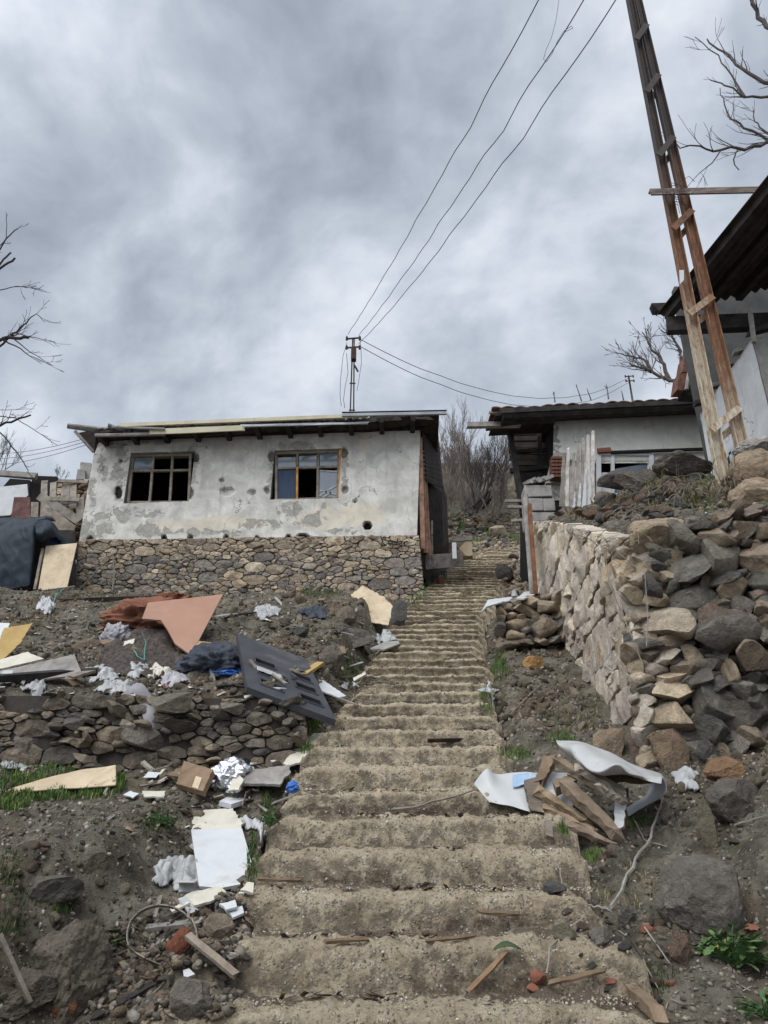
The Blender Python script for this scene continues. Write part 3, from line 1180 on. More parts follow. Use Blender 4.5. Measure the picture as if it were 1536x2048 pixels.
def facade_uv(s, t):
    """s 0..1 left to right, t 0..1 bottom to top, in photo pixels on the front plane"""
    bu, bv = BL[0] + (BR[0] - BL[0]) * s, BL[1] + (BR[1] - BL[1]) * s
    tu, tv = TL[0] + (TR[0] - TL[0]) * s, TL[1] + (TR[1] - TL[1]) * s
    return bu + (tu - bu) * t, bv + (tv - bv) * t


def facade_inv(u, v):
    s, t = .5, .5
    for _ in range(12):
        t = ((BL[1] + (BR[1] - BL[1]) * s) - v) / ((BL[1] + (BR[1] - BL[1]) * s) - (TL[1] + (TR[1] - TL[1]) * s))
        lu = BL[0] + (TL[0] - BL[0]) * t
        ru = BR[0] + (TR[0] - BR[0]) * t
        s = (u - lu) / (ru - lu)
    return s, t


WIN = [((262, 906), (382, 904), (378, 1003), (251, 1004)), ((549, 901), (680, 897), (677, 995), (549, 999))]
HOLES_ = [(180, 1079, 7, 8), (328, 1077, 6, 9), (380, 1076, 6, 8), (452, 1077, 6, 9), (514, 1077, 5, 7), (577, 1076, 6, 8), (606, 1073, 14, 8),
         (735, 1051, 10, 10), (236, 984, 9, 15), (242, 922, 4, 4), (391, 916, 8, 10), (378, 985, 12, 14), (543, 913, 8, 12), (534, 980, 7, 8),
         (690, 980, 8, 9), (688, 906, 9, 11), (455, 983, 16, 10), (503, 984, 10, 7), (443, 960, 6, 5), (710, 1003, 4, 3), (640, 1092, 3, 3)]
HOLES = [(a_, b_, c_ * .85, d_ * .85) for a_, b_, c_, d_ in HOLES_]
BLOB_PEEL = [(215, 890, 45, 26), (245, 905, 22, 30), (238, 960, 22, 50), (385, 940, 16, 60), (250, 1030, 110, 22), (180, 1060, 60, 30), (300, 1062, 60, 18),
             (520, 1050, 70, 18), (580, 1022, 42, 24), (620, 1040, 40, 26), (545, 950, 14, 60), (690, 940, 12, 60), (455, 983, 22, 14), (600, 892, 80, 12),
             (700, 1064, 60, 12), (205, 930, 14, 40), (185, 985, 14, 50), (400, 1065, 120, 12), (320, 882, 60, 10), (503, 985, 14, 10), (640, 1015, 22, 14)]
BLOB_WARM = [(380, 1052, 130, 14), (640, 1040, 60, 22), (720, 1030, 60, 26), (470, 1045, 100, 14), (727, 880, 8, 40), (650, 1018, 20, 10)]
BLOB_SOOT = [(330, 872, 130, 20, .55), (250, 885, 60, 22, .45), (385, 905, 24, 26, .45), (600, 866, 120, 12, .45), (800, 858, 80, 12, .3), (262, 1018, 40, 12, .35),
             (455, 872, 140, 14, .45), (690, 905, 12, 20, .5), (606, 1076, 34, 9, .9), (545, 905, 14, 16, .5), (520, 930, 20, 30, .2)]

ms_ = facade_inv
w_st = []
for q in WIN:
    ss = [ms_(*p) for p in q]
    w_st.append((min(ss[0][0], ss[3][0]), max(ss[1][0], ss[2][0]), min(ss[2][1], ss[3][1]), max(ss[0][1], ss[1][1])))
mb = MB()
NS, NTT = 300, 112


def snap(vals, marks):
    vals = list(vals)
    for m_ in marks:
        k = min(range(len(vals)), key=lambda i: abs(vals[i] - m_))
        vals[k] = m_
    return vals


svals = snap(np.linspace(0, 1, NS), [w_st[0][0], w_st[0][1], w_st[1][0], w_st[1][1]])
tvals = snap(np.linspace(0, 1, NTT), [w_st[0][2], w_st[0][3]])
tv2 = snap(tvals, [])
hole_c = []
ids = {}
for i, s in enumerate(svals):
    for j, t in enumerate(tvals):
        u, v = facade_uv(s, t)
        jx = 0
        p = fp(u, v)
        dep = 0.02 * noise.noise(Vector((p.x * 1.3, p.z * 1.3, 4))) + .010 * noise.noise(Vector((p.x * 5, p.z * 5, 9)))
        peel = warm = soot = 0
        for (bu, bv, ru, rv) in BLOB_PEEL:
            e = ((u - bu) / ru)**2 + ((v - bv) / rv)**2
            peel = max(peel, .75 - .42 * e) if e < 1.8 else peel
        for (bu, bv, ru, rv) in BLOB_WARM:
            e = ((u - bu) / ru)**2 + ((v - bv) / rv)**2
            warm = max(warm, 1 - .6 * e) if e < 1.6 else warm
        for (bu, bv, ru, rv, a_) in BLOB_SOOT:
            e = ((u - bu) / ru)**2 + ((v - bv) / rv)**2
            soot = max(soot, a_ * (1 - e)) if e < 1 else soot
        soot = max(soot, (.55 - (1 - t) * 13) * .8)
        for hi_, (bu, bv, ru, rv) in enumerate(HOLES):
            wv_ = 1 + .35 * noise.noise(Vector((u * .16, v * .16, 3)))
            e = ((u - bu) / ru)**2 + ((v - bv) / rv)**2
            e *= wv_
            deep = .16 if hi_ < 8 else .07
            if e < 1.5:
                dep -= deep * (1 - max(0, min(1, (e - .55) / .6)))
                if e < 1.0:
                    soot = max(soot, .9 if hi_ < 9 else (.6 if hi_ < 16 else .12))  # charred sockets first; in uncharred holes this paints the shade of the recess
                peel = max(peel, .62)
        ids[i, j] = mb.vert((p.x, D0 - dep, p.z), (peel, max(0, warm), max(0, soot)))
for i in range(NS - 1):
    for j in range(NTT - 1):
        sc_, tc_ = (svals[i] + svals[i + 1]) / 2, (tvals[j] + tvals[j + 1]) / 2
        if any(a < sc_ < b and c < tc_ < d for a, b, c, d in w_st): continue
        mb.f.append((ids[i, j], ids[i + 1, j], ids[i + 1, j + 1], ids[i, j + 1]))
# window reveals
for (a, b, c, d) in w_st:
    pts = []
    for (s, t) in ((a, c), (b, c), (b, d), (a, d)):
        p = fp(*facade_uv(s, t))
        pts.append(p)
    for k in range(4):
        p, q = pts[k], pts[(k + 1) % 4]
        mb.col = (.8, 0, .25)
        e = Vector((0, .32, 0))
        f_ = Vector((0, -.004, 0))
        mb.quad(p + f_, q + f_, q + e, p + e)
mb.col = (1, 1, 1)
mb.build('front_wall', MAT['plaster'], house, smooth=True, angle=60, recalc=False)
# other walls, closing the house so its rooms are dark
pBL, pBR, pTL, pTR = fp(*BL), fp(*BR), fp(*TL), fp(*TR)
HB = Vector((1.75, 19.2, 0))
mb = MB()
mb.hexa([(pBR.x - .25, D0 + .05, pBR.z - .6), (pBR.x - .01, D0 + .05, pBR.z - .6), (HB.x, HB.y, pBR.z - .6), (HB.x - .25, HB.y, pBR.z - .6),
         (pTR.x - .25, D0 + .05, pTR.z), (pTR.x - .01, D0 + .05, pTR.z), (HB.x, HB.y, pTR.z + .4), (HB.x - .25, HB.y, pTR.z + .4)])
mb.hexa([(pBL.x + .005, D0 + .05, pBL.z - .6), (pBL.x + .25, D0 + .05, pBL.z - .6), (pBL.x + .25, 19.2, pBL.z - .6), (pBL.x + .005, 19.2, pBL.z - .6),
         (pTL.x + .005, D0 + .05, pTL.z), (pTL.x + .25, D0 + .05, pTL.z), (pTL.x + .25, 19.2, pTL.z + .4), (pTL.x + .005, 19.2, pTL.z + .4)])
mb.hexa([(pBL.x + .26, 18.95, pBL.z - .6), (HB.x - .26, 18.95, pBL.z - .6), (HB.x - .26, 19.2, pBL.z - .6), (pBL.x + .26, 19.2, pBL.z - .6),
         (pBL.x + .26, 18.95, pTL.z + .4), (HB.x - .26, 18.95, pTL.z + .4), (HB.x - .26, 19.2, pTL.z + .4), (pBL.x + .26, 19.2, pTL.z + .4)])
mb.box((pBL.x + .27, D0 + .33, pBL.z - .1), (pBR.x - .27, 18.9, pBL.z + .02))
mb.build('rear_wall', MAT['burnt_board'], house, smooth=False)

# windows: frame with two mullions and a transom; panes that remain
for wi, q in enumerate(WIN):
    y = D0 + .10
    f = MB()
    def wp(s, t, yy=y):
        u = (q[3][0] + (q[2][0] - q[3][0]) * s) * (1 - t) + (q[0][0] + (q[1][0] - q[0][0]) * s) * t
        v = (q[3][1] + (q[2][1] - q[3][1]) * s) * (1 - t) + (q[0][1] + (q[1][1] - q[0][1]) * s) * t
        p = fp(u, v)
        return Vector((p.x, yy, p.z))
    th = .07
    up = Vector((0, -1, 0))
    for a, b in (((0, .02), (1, .02)), ((0, .975), (1, .975)), ((.02, 0), (.02, 1)), ((.98, 0), (.98, 1))):
        f.beam(wp(*a), wp(*b), .055, th, up, rag=.008, seg=4)
    mus = (.36, .68) if wi == 0 else (.345, .665)
    for m_ in mus:
        f.beam(wp(m_, .03), wp(m_, .97), .05, .06, up, rag=.006, seg=4)
    f.beam(wp(.03, .67), wp(.97, .67), .05, .055, up, rag=.006, seg=4)
    for m_ in mus:
        pass
    f.col = (1.0, .95, .9)
    wf = f.build('window', MAT['old_wood'], house, smooth=False)
    if wi == 1:
        g = MB()
        g.col = (2.2, 1.35, .62)
        g.beam(wp(1.01, .02, y - .06), wp(1.01, .99, y - .06), .07, .05, up)
        g.beam(wp(mus[0], .0, y - .045), wp(mus[0], .66, y - .045), .045, .03, up)
        g.build('bare_batten', MAT['old_wood'], wf, smooth=False)
    pan = [(0, .70, mus[0], .95, 'glass_dark')] if wi == 0 else [(0.0, .70, mus[0], .9, 'glass_dark'), (mus[0], .70, mus[1], .92, 'glass_dark'), (mus[1], .70, 1, .96, 'glass_dark'),
                                                               (0, .03, mus[0], .64, 'curtain_blue'), (mus[1], .03, 1, .60, 'glass_dark')]
    for (a, b, c, d, mm) in pan:
        g = MB()
        pa, pb, pc, pd = wp(a + .025, b), wp(c - .025, b), wp(c - .025, d), wp(a + .025, d)
        e = Vector((0, .006, 0))
        mid = (pc + pd) / 2 - Vector((0, 0, .03 * random.random()))
        g.hexa([pa, pb, pb + e, pa + e, pd, pc, pc + e, pd + e])
        g.build('pane', MAT[mm], wf, smooth=False)
    if wi == 1:
        g = MB()
        yy = y - .012
        for a, b in (((.69, .08), (.97, .30)), ((.70, .20), (.96, .10)), ((.74, .05), (.9, .16)), ((.69, .60), (.97, .57))):
            g.beam(wp(*a, yy), wp(*b, yy), .035, .004, up)
        g.build('tape', MAT['plastic_white'], wf, smooth=False)

# rubble stone base
mb = MB()
b0, b1, b2, b3 = fp(146, 1204, .10), fp(852, 1212, .10), fp(838, 1072, .10), fp(158, 1082, .10)
place = lambda a, b, c: Vector((a, D0 - .04 - c, b))
poly = [(b0.x, b0.z), (b1.x, b1.z), (b2.x, b2.z), (b3.x, b3.z)]
cells = pack(poly, .034, .125, 2.0, 5, 1.7)


def found_col(cx, cy, rnd):
    top = cy > b3.z - .33
    return rnd.choice([(.40, .33, .24), (.44, .38, .29), (.36, .30, .23), (.30, .25, .19)] if top else [(.38, .32, .24), (.27, .24, .205), (.31, .28, .24), (.19, .178, .16), (.34, .28, .21), (.45, .39, .30), (.30, .255, .205), (.23, .21, .19), (.39, .32, .235)])


stone_faces(mb, cells, place, .008, .075, None, 8, colfn=found_col, wob=.016, npt=22)
fo = mb.build('stone_base', MAT['rock'], house, angle=38)
mb = MB()
backing(mb, poly, place, -.30, .0)
mb.build('mortar', MAT['dirt_backing'], fo, smooth=False)
# marker writing on a pale stone of the base: K a d e r
mb = MB()


def wr(u, v): return fp(u, v, .125)


STROKES = [[(765, 1083), (763, 1095)], [(772, 1083), (764, 1089), (773, 1096)], [(783, 1088), (778, 1088), (777, 1093), (781, 1095), (784, 1091), (784, 1087), (785, 1095)],
           [(793, 1089), (788, 1090), (788, 1095), (793, 1094), (795, 1082), (794, 1095)], [(798, 1092), (803, 1091), (802, 1087), (798, 1088), (797, 1093), (801, 1096), (805, 1094)],
           [(808, 1088), (808, 1096), (809, 1090), (813, 1087), (816, 1089)]]
for st in STROKES:
    mb.tube([wr(*p) for p in st], .012, 5)
mb.build('writing', MAT['graffiti'], fo, smooth=True)

# roof: boarded underside with rafters, tiles, tin strips along the eave
mb = MB()


def roofz(x, y):
    e0, e1 = P(165, 862, 14.25), P(878, 832, 14.25)
    f = (x - e0.x) / (e1.x - e0.x)
    return e0.z + (e1.z - e0.z) * f + (y - 14.25) * .10


def roof_pt(i, j):
    x = -6.25 + i * 7.45 + .25 * j
    y = 14.25 + j * 5.3
    return Vector((x, y, roofz(x, y) + .02 * math.sin(x * 2.1) + .015 * math.sin(x * 40)))


mb.grid(roof_pt, 300, 6)
ro = mb.build('roof', MAT['burnt_board'], house, smooth=True)
solidify(ro, .05, 1)
mb = MB()
k = 0
for u in range(205, 860, 62):
    p = P(u, 868, 14.5)
    z = roofz(p.x, 14.5)
    r_ = MB()
    r_.beam((p.x, 14.18, z - .10), (p.x + .1, 18.9, z + .34), .10, .12, rag=.02)
    r_.build('rafter', MAT['charred'], house, smooth=False)
mb = MB()
mb.beam(fp(186, 876, .02) + Vector((0, .12, 0)), fp(850, 852, .02) + Vector((0, .12, 0)), .30, .20)
mb.build('wall_plate', MAT['charred'], house, smooth=False)
# roof tiles on the eave
mb = MB()
for (u0, u1, v0, v1) in ((240, 330, 848, 842), (330, 690, 842, 830), (740, 862, 828, 822)):
    n = int((u1 - u0) / 11)
    for k in range(n):
        f = (k + .5) / n
        u = u0 + (u1 - u0) * f
        p = P(u, v0 + (v1 - v0) * f + 2, 14.3)
        z = roofz(p.x, 14.3) + .07 + random.uniform(-.012, .012)
        if 330 <= u0 < 690:
            z -= .02
        def tl(a, b, p=p, z=z):
            return Vector((p.x + (a - .5) * .12, 14.22 + b * .45, z + .045 * math.sin(a * math.pi) + b * .05))
        mb.grid(tl, 6, 2)
tr_ = mb.build('roof_tiles', MAT['tile_roof'], house)
solidify(tr_, .015, 0)
def strip(name, a, b, d, w_, t_, mat, parent, rag=.0, bend=0.0, tilt=Vector((0, -1, 0))):
    m_ = MB()
    m_.beam(P(a[0], a[1], d), P(b[0], b[1], d), w_, t_, tilt, rag=rag, seg=6)
    return m_.build(name, mat, parent, smooth=False)


strip('tin_strip', (240, 851), (735, 831), 14.12, .085, .05, MAT['tin_cream'], house, rag=.012)
strip('tin_strip', (300, 864), (487, 856), 14.05, .13, .03, MAT['tin_cream'], house, rag=.02)
strip('tin_strip', (480, 852), (738, 846), 14.10, .05, .03, MAT['tin_grey'], house, rag=.02)
m_ = MB()
for (a, b, ww) in (((684, 829), (893, 825), .10), ((684, 826), (893, 822), .04)):
    m_.beam(P(*a, 14.0), P(*b, 14.0), ww, .05, Vector((0, -1, 0)))
m_.build('gutter', MAT['tin_grey'], house, smooth=False)
for k in range(11):
    u = 215 + k * 60 + random.uniform(-20, 20)
    v = 866 - (u - 165) * .042
    m_ = MB()
    L_ = random.uniform(20, 80)
    m_.beam(P(u, v + random.uniform(-3, 6), 14.2), P(u + L_, v + random.uniform(-6, 6) - L_ * .04, 14.24), random.uniform(.05, .12), .025, Vector((0, -1, 0)), rag=.03, seg=4)
    m_.build('eave_board', MAT['burnt_board'] if k % 3 else MAT['charred'], house, smooth=False)
# broken left gable: log, brace and boarded triangle
m_ = MB()
m_.tube([P(135, 852, 14.1), P(175, 857, 14.2), P(240, 863, 14.6)], [.055, .07, .06], 8, .05)
m_.tube([P(150, 862, 14.15), P(187, 904, 14.3)], [.035, .03], 6, .05)
m_.tube([P(190, 871, 14.1), P(330, 868, 14.1)], .04, 6, .05)
m_.tube([P(216, 850, 14.1), P(252, 862, 14.3)], .045, 6, .05)
m_.tube([P(224, 854, 14.0), P(330, 858, 14.0)], .028, 6, .05)
m_.build('eave_log', MAT['grey_wood'], house)
m_ = MB()
q4 = [P(155, 866, 14.5), P(193, 858, 14.4), P(196, 885, 14.6), P(188, 906, 14.6)]
m_.hexa([p for p in q4] + [p + Vector((0, .03, .0)) for p in q4])
m_.build('gable_boards', MAT['burnt_board'], house, smooth=False)
# right side: hanging burnt sheet, leaning boards
m_ = MB()
A_, B_, C_, D_ = P(843, 842, 14.9), P(873, 836, 16.6), P(886, 975, 16.6), P(851, 962, 14.9)
m_.grid(lambda i, j: (A_.lerp(B_, i)).lerp(D_.lerp(C_, i), j) + Vector((.006 * math.sin(j * 90), .03 * math.sin(j * 90), .0)), 12, 160)
hs = m_.build('hanging_sheet', MAT['burnt_board'], house)
solidify(hs, .02)
m_ = MB()
for k in range(3):
    m_.col = random.choice([(1.5, .98, .85), (1.35, .95, .82), (1.1, .9, .8)])
    m_.beam(P(840 + 4 * k, 872 + 30 * k, 14.82 + .1 * k), P(846 + 6 * k, 1098 + 6 * k, 14.9 + .1 * k), .10, .03, Vector((0, -1, 0)), rag=.02, seg=3)
m_.col = (.9, .85, .8)
m_.beam(P(857, 1048, 15.1), P(857, 1118, 15.1), .05, .03, Vector((0, -1, 0)), rag=.02)
m_.beam(P(864, 1042, 15.2), P(864, 1118, 15.2), .04, .03, Vector((0, -1, 0)), rag=.02)
m_.build('side_boards', MAT['old_wood'], house, smooth=False)
# dark lean-to under the hanging sheet
m_ = MB()
A_, B_, C_, D_ = P(852, 960, 15.6), P(884, 985, 16.4), P(886, 1100, 16.4), P(855, 1112, 15.6)
m_.hexa([A_, B_, B_ + Vector((0, .6, 0)), A_ + Vector((0, .6, 0)), D_, C_, C_ + Vector((0, .6, 0)), D_ + Vector((0, .6, 0))])
m_.build('lean_to', MAT['charred'], house, smooth=False)


def single(mb, name, mat, label, cat, group=None, smooth=True, angle=40, sol=0, kind=None):
    o = mb.build(name, mat, None, smooth=smooth, angle=angle)
    if sol: solidify(o, sol)
    return tag(o, label, cat, group, kind)


# rubbish platform beside the house corner
m_ = MB()
m_.beam(P(853, 1124, 15.2), P(925, 1119, 15.6), .06, .30, Vector((0, -.3, 1)), rag=.02)
m_.col = (.8, .75, .7)
m_.beam(P(868, 1136, 15.3), P(872, 1120, 15.3), .06, .06)
single(m_, 'timber_platform', MAT['grey_wood'], 'low grey timber platform beside the house corner at the stairs', 'platform', smooth=False)
m_ = MB()
a, b = P(866, 1116, 15.5), P(904, 1112, 15.7)
for k in range(14):
    f = k / 13
    p = a.lerp(b, f)
    m_.tube([p, p + Vector((.30, .02, .36))], .008, 4)
    m_.tube([p + Vector((.30, 0, .0)), p + Vector((0, .02, .36))], .008, 4)
single(m_, 'wire_lattice', MAT['soot_iron'], 'dark crossed wire lattice panel beside the house corner', 'lattice')
m_ = MB()
m_.beam(P(909, 1118, 15.2), P(908, 1086, 15.2), .09, .06, Vector((0, -1, 0)))
single(m_, 'white_post', MAT['white_paint'], 'short white post at the top left edge of the stairs', 'post', smooth=False)
m_ = MB()
A_, B_ = P(911, 1113, 15.9), P(945, 1111, 15.9)
hgt = Vector((0, .02, .42))
bk = Vector((.04, .3, .02))
m_.hexa([A_, B_, B_ + bk, A_ + bk, A_ + hgt, B_ + hgt, B_ + bk + hgt, A_ + bk + hgt])
cr = single(m_, 'plywood_box', MAT['beige_board'], 'small beige plywood box with a grey rim at the left of the top steps', 'box', smooth=False)
m_ = MB()
m_.beam(A_ + hgt + Vector((-.02, -.015, 0)), B_ + hgt + Vector((.02, -.015, 0)), .1, .03, Vector((0, -1, 0)), rag=.02, seg=4)
m_.build('rim', MAT['grey_wood'], cr, smooth=False)

# ------------------------------------------------------------------ terrace wall on the left
p0, p1 = (-4.4, 6.78), (-.62, 6.74)
place, Lw = wall_frame(p0, p1, .06, .8)
poly = [(0, .72), (Lw, .72), (Lw - .06, 1.34), (Lw * .5, 1.40), (0, 1.38)]
cells = pack(poly, .026, .105, 2.0, 15, 1.5)
mb = MB()
ccol = lambda a, b, r: r.choice([(.19, .17, .14), (.22, .185, .145), (.16, .145, .125), (.11, .10, .092), (.25, .21, .16), (.17, .145, .115), (.28, .235, .18)])
rn_ = random.Random(4)
stone_faces(mb, [c_ for c_ in cells if rn_.random() > .10], place, .007, .085, None, 18, colfn=ccol, wob=.024, depth=.12, npt=26, tilt=.55, facet=1.5)
rock_wall(mb, cells, place, ccol, 19, .95, .72, 1.1, .6, .05)
tw = single(mb, 'terrace_wall', MAT['rock'], 'low dry stone terrace wall of brown stones under the rubbish on the left', 'stone wall', angle=38)
mb = MB()
backing(mb, poly, place, -.14, -.02)
mb.build('packed_earth', MAT['dirt_backing'], tw, smooth=False)

# ------------------------------------------------------------------ right retaining wall: pale face along the stairs, dark face to the viewer
pA, pB = (2.65, 12.5), (2.0, 6.0)
place, LA = wall_frame(pA, pB, 0, 4.2)


def zA(a):
    return 4.30 + (.62 - 4.30) * a / LA


polyA = [(0, 3.95), (LA * .5, 2.35), (LA, .45), (LA, 2.56), (LA * .55, 4.02), (0, 5.66)]
cells = []
for pl_ in ([(0, 3.95), (LA * .5, 2.35), (LA * .55, 4.02), (0, 5.66)], [(LA * .5, 2.35), (LA, .45), (LA, 2.56), (LA * .55, 4.02)]):
    cells += pack_rows(pl_, .24, .44, .36, .85, 25 + len(cells), .05)
rw = MB()
stone_faces(rw, cells, place, .019, .085, [(.60, .54, .46), (.54, .485, .415), (.47, .43, .375), (.57, .50, .40), (.52, .46, .375), (.50, .455, .40), (.42, .375, .325)], 28, wob=.02, depth=.16, npt=34, tilt=.22, facet=1.4)
rwo = single(rw, 'retaining_wall', MAT['pale_stone'], 'tall retaining wall right of the stairs with pale coursed side and dark rubble front', 'stone wall', angle=38)
mb = MB()
backing(mb, [(min(a_, LA - .3), b_) for a_, b_ in polyA], place, -.2, -.01)
mb.build('packed_earth', MAT['dirt_backing'], rwo, smooth=False)
mb = MB()
segs = [((1.94, 6.03), (2.82, 5.62), [(0, .30), (.95, .50), (.95, 2.62), (0, 2.56)], 33), ((2.82, 5.62), (5.2, 5.15), [(0, .50), (2.4, 1.1), (2.4, 2.85), (0, 2.66)], 34)]
bk_ = MB()
for (q0, q1, poly, sd) in segs:
    place, Lb = wall_frame(q0, q1, .06, .8)
    cells = pack(poly, .045, .17, 1.7, sd, 1.5)

    def bcol(cx, cy, rnd, sd=sd):
        if sd == 33 and cx < .34 and rnd.random() < .75:
            return rnd.choice([PALE, (.42, .36, .28), BUFF])
        return rnd.choice([(.155, .145, .125), (.125, .118, .105), (.19, .175, .145), (.145, .132, .115), (.24, .195, .145), (.165, .158, .135), (.20, .16, .13), (.30, .245, .18), (.13, .122, .108)])
    rock_wall(mb, cells, place, bcol, sd + 5, 1.24, .0, 1.1, .7, .02)
    rock_wall(mb, pack(poly, .03, .06, 1.5, sd + 50, 1.0), place, bcol, sd + 60, 1.2, .25, .9, .9, -.03)
    backing(bk_, poly, place, -.25, -.04)
fr = mb.build('rubble_front', MAT['rock'], rwo, angle=34)
bk_.build('packed_earth', MAT['dirt_backing'], rwo, smooth=False)

# stub wall that juts out to the stairs
q0, q1 = (1.52, 10.0), (2.45, 9.85)
place, Lb = wall_frame(q0, q1, .05, 3)
poly = [(0, 2.60), (Lb, 2.75), (Lb, 3.42), (0, 3.30)]
mb = MB()
rock_wall(mb, pack(poly, .05, .14, 1.6, 44, 1.2), place, lambda a, b, r: r.choice([(.36, .29, .21), (.26, .22, .17), (.20, .19, .175), (.30, .25, .19), (.40, .34, .25)]), 46, 1.1, 0, 1.1, .5)
backing(mb, poly, place, -.6, -.03)
single(mb, 'stub_wall', MAT['rock'], 'short rough stone stub wall jutting out to the right edge of the stairs', 'stone wall', angle=38)

# ------------------------------------------------------------------ white house behind the wall (right of the stairs)
D1 = 13.0


def rp(u, v, y=D1):
    p = P(u, v, y)
    return p


wh = empty('low_white_house', rp(1260, 1000), 'low cream house with a tiled roof and charred shed end right of the stairs', 'house')
mb = MB()
a, b, c, d = rp(1104, 1000), rp(1600, 1020), rp(1600, 806), rp(1108, 832)
nU, nV = 150, 60
ids = {}
for i in range(nU):
    for j in range(nV):
        s, t = i / (nU - 1), j / (nV - 1)
        p = a.lerp(b, s).lerp(d.lerp(c, s), t)
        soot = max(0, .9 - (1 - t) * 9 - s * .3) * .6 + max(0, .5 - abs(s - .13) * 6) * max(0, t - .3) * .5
        peel = max(0, .72 - s * 6) + max(0, .6 - abs(t - .42) * 8) * (.9 if s < .7 else .3)
        soot = max(soot, .35 * max(0, 1 - abs(t - .44) * 30))
        dep = .015 * noise.noise(Vector((p.x * 1.4, p.z * 1.4, 14)))
        if .44 < t < .455: dep -= .03
        ids[i, j] = mb.vert((p.x, p.y - dep, p.z), (peel, 0, soot))
for i in range(nU - 1):
    for j in range(nV - 1):
        s, t = (i + .5) / (nU - 1), (j + .5) / (nV - 1)
        if .165 < s < .385 and t < .42: continue
        mb.f.append((ids[i, j], ids[i + 1, j], ids[i + 1, j + 1], ids[i, j + 1]))
mb.build('front_wall', MAT['plaster_cream'], wh, angle=60, recalc=False)
mb = MB()
# left end wall and dark interior shell
mb.hexa([a + Vector((0, .02, -.5)), a + Vector((.2, .02, -.5)), a + Vector((.2, 4, -.5)), a + Vector((0, 4, -.5)), d + Vector((0, .02, 0)), d + Vector((.2, .02, 0)), d + Vector((.2, 4, .3)), d + Vector((0, 4, .3))])
mb.build('end_wall', MAT['plaster_cream'], wh, smooth=False)
mb = MB()
mb.box((a.x + .25, 16.8, a.z - .5), (b.x, 17.0, c.z + .5))
mb.box((a.x + .25, 13.3, a.z - .5), (b.x, 16.8, a.z - .3))
mb.box((a.x + .22, 13.05, d.z - .35), (b.x, 16.9, d.z - .25))
mb.build('rear_wall', MAT['interior'], wh, smooth=False)
# window and door of white wood
def wframe(parent, u0, v0, u1, v1, y, mus, trans, wd=.09):
    f = MB()
    for (p_, q_) in (((u0, v0), (u1, v0)), ((u0, v1), (u1, v1)), ((u0, v0), (u0, v1)), ((u1, v0), (u1, v1))):
        f.beam(rp(*p_, y), rp(*q_, y), wd, .07, Vector((0, -1, 0)), rag=.01, seg=2)
    for m_ in mus:
        f.beam(rp(m_, v0, y), rp(m_, v1, y), wd * .7, .06, Vector((0, -1, 0)))
    for m_ in trans:
        f.beam(rp(u0, m_, y), rp(u1, m_, y), wd * .6, .06, Vector((0, -1, 0)))
    return f.build('window', MAT['white_paint'], parent, smooth=False)


wf = wframe(wh, 1197, 908, 1302, 992, 13.0, [1225], [])
g = MB()
q4 = [rp(1228, 990, 13.03), rp(1300, 990, 13.03), rp(1300, 926, 13.03), rp(1228, 938, 13.03)]
g.hexa(q4 + [p + Vector((0, .01, 0)) for p in q4])
g.build('pane', MAT['glass_dark'], wf, smooth=False)
g = MB()
q4 = [rp(1197, 1000, 13.02), rp(1224, 1000, 13.02), rp(1224, 945, 13.02), rp(1197, 945, 13.02)]
g.hexa(q4 + [p + Vector((0, .03, 0)) for p in q4])
g.build('panel', MAT['white_paint'], wf, smooth=False)
m_ = MB()
m_.beam(rp(1195, 902, 12.93), rp(1222, 900, 12.93), .09, .06, Vector((0, -1, 0)), rag=.02)
m_.build('red_lintel', MAT['brick_red'], wh, smooth=False)
m_ = MB()
m_.beam(rp(1222, 905, 12.94), rp(1440, 897, 12.94), .05, .05, Vector((0, -1, 0)))
m_.build('cornice', MAT['plaster_white'], wh, smooth=False)
# tiled roof with a wavy edge
e0, e1 = rp(985, 818, 12.55), rp(1640, 786, 12.55)
mb = MB()


def rt(i, j):
    p = e0.lerp(e1, i)
    rag_ = .035 * noise.noise(Vector((p.x * 1.6, 3, 1)))
    return Vector((p.x, 12.55 + j * 1.0, p.z - .02 + rag_ + .035 * abs(math.sin(p.x * 12.5)) + j * .10 + .03 * noise.noise(Vector((p.x * 3, j * 9, 5)))))


mb.grid(rt, 420, 16)
rr_ = mb.build('tiled_roof', MAT['tile_roof'], wh)
solidify(rr_, .03, 1)
mb = MB()
q4 = [e0 + Vector((.05, .06, -.08)), e1 + Vector((0, .06, -.08)), e1 + Vector((0, 1.0, .02)), e0 + Vector((.05, 1.0, .02))]
mb.hexa([p - Vector((0, 0, .03)) for p in q4] + q4)
mb.build('roof_boards', MAT['charred'], wh, smooth=False)
mb = MB()
mb.grid(lambda i, j: Vector((a.x + .1 + 6.0 * i, 13.5 + 3.6 * j, e0.z + (e1.z - e0.z) * (.14 + .86 * i) + .06 + .36 * j + .03 * abs(math.sin(i * 75)))), 200, 8)
rr2 = mb.build('rear_roof', MAT['tile_roof'], wh)
solidify(rr2, .03, 1)
mb = MB()
mb.beam(rp(1000, 823, 12.5), rp(1640, 792, 12.5), .10, .06, Vector((0, -1, 0)), rag=.01, seg=8)
mb.beam(rp(1005, 833, 12.65), rp(1640, 806, 12.65), .16, .14, Vector((0, -1, 0)), rag=.01, seg=8)
mb.beam(rp(1003, 842, 12.8), rp(1108, 836, 12.8), .16, .14, Vector((0, -1, 0)), rag=.02, seg=3)
mb.build('eave_beams', MAT['charred'], wh, smooth=False)
m_ = MB()
m_.beam(rp(934, 851, 12.9), rp(1040, 849, 12.9), .10, .10, Vector((0, 0, 1)), rag=.01)
m_.build('jutting_beam', MAT['grey_wood'], wh, smooth=False)
m_ = MB()
m_.tube([rp(978, 825, 12.7), rp(1010, 826, 12.7)], .035, 7)
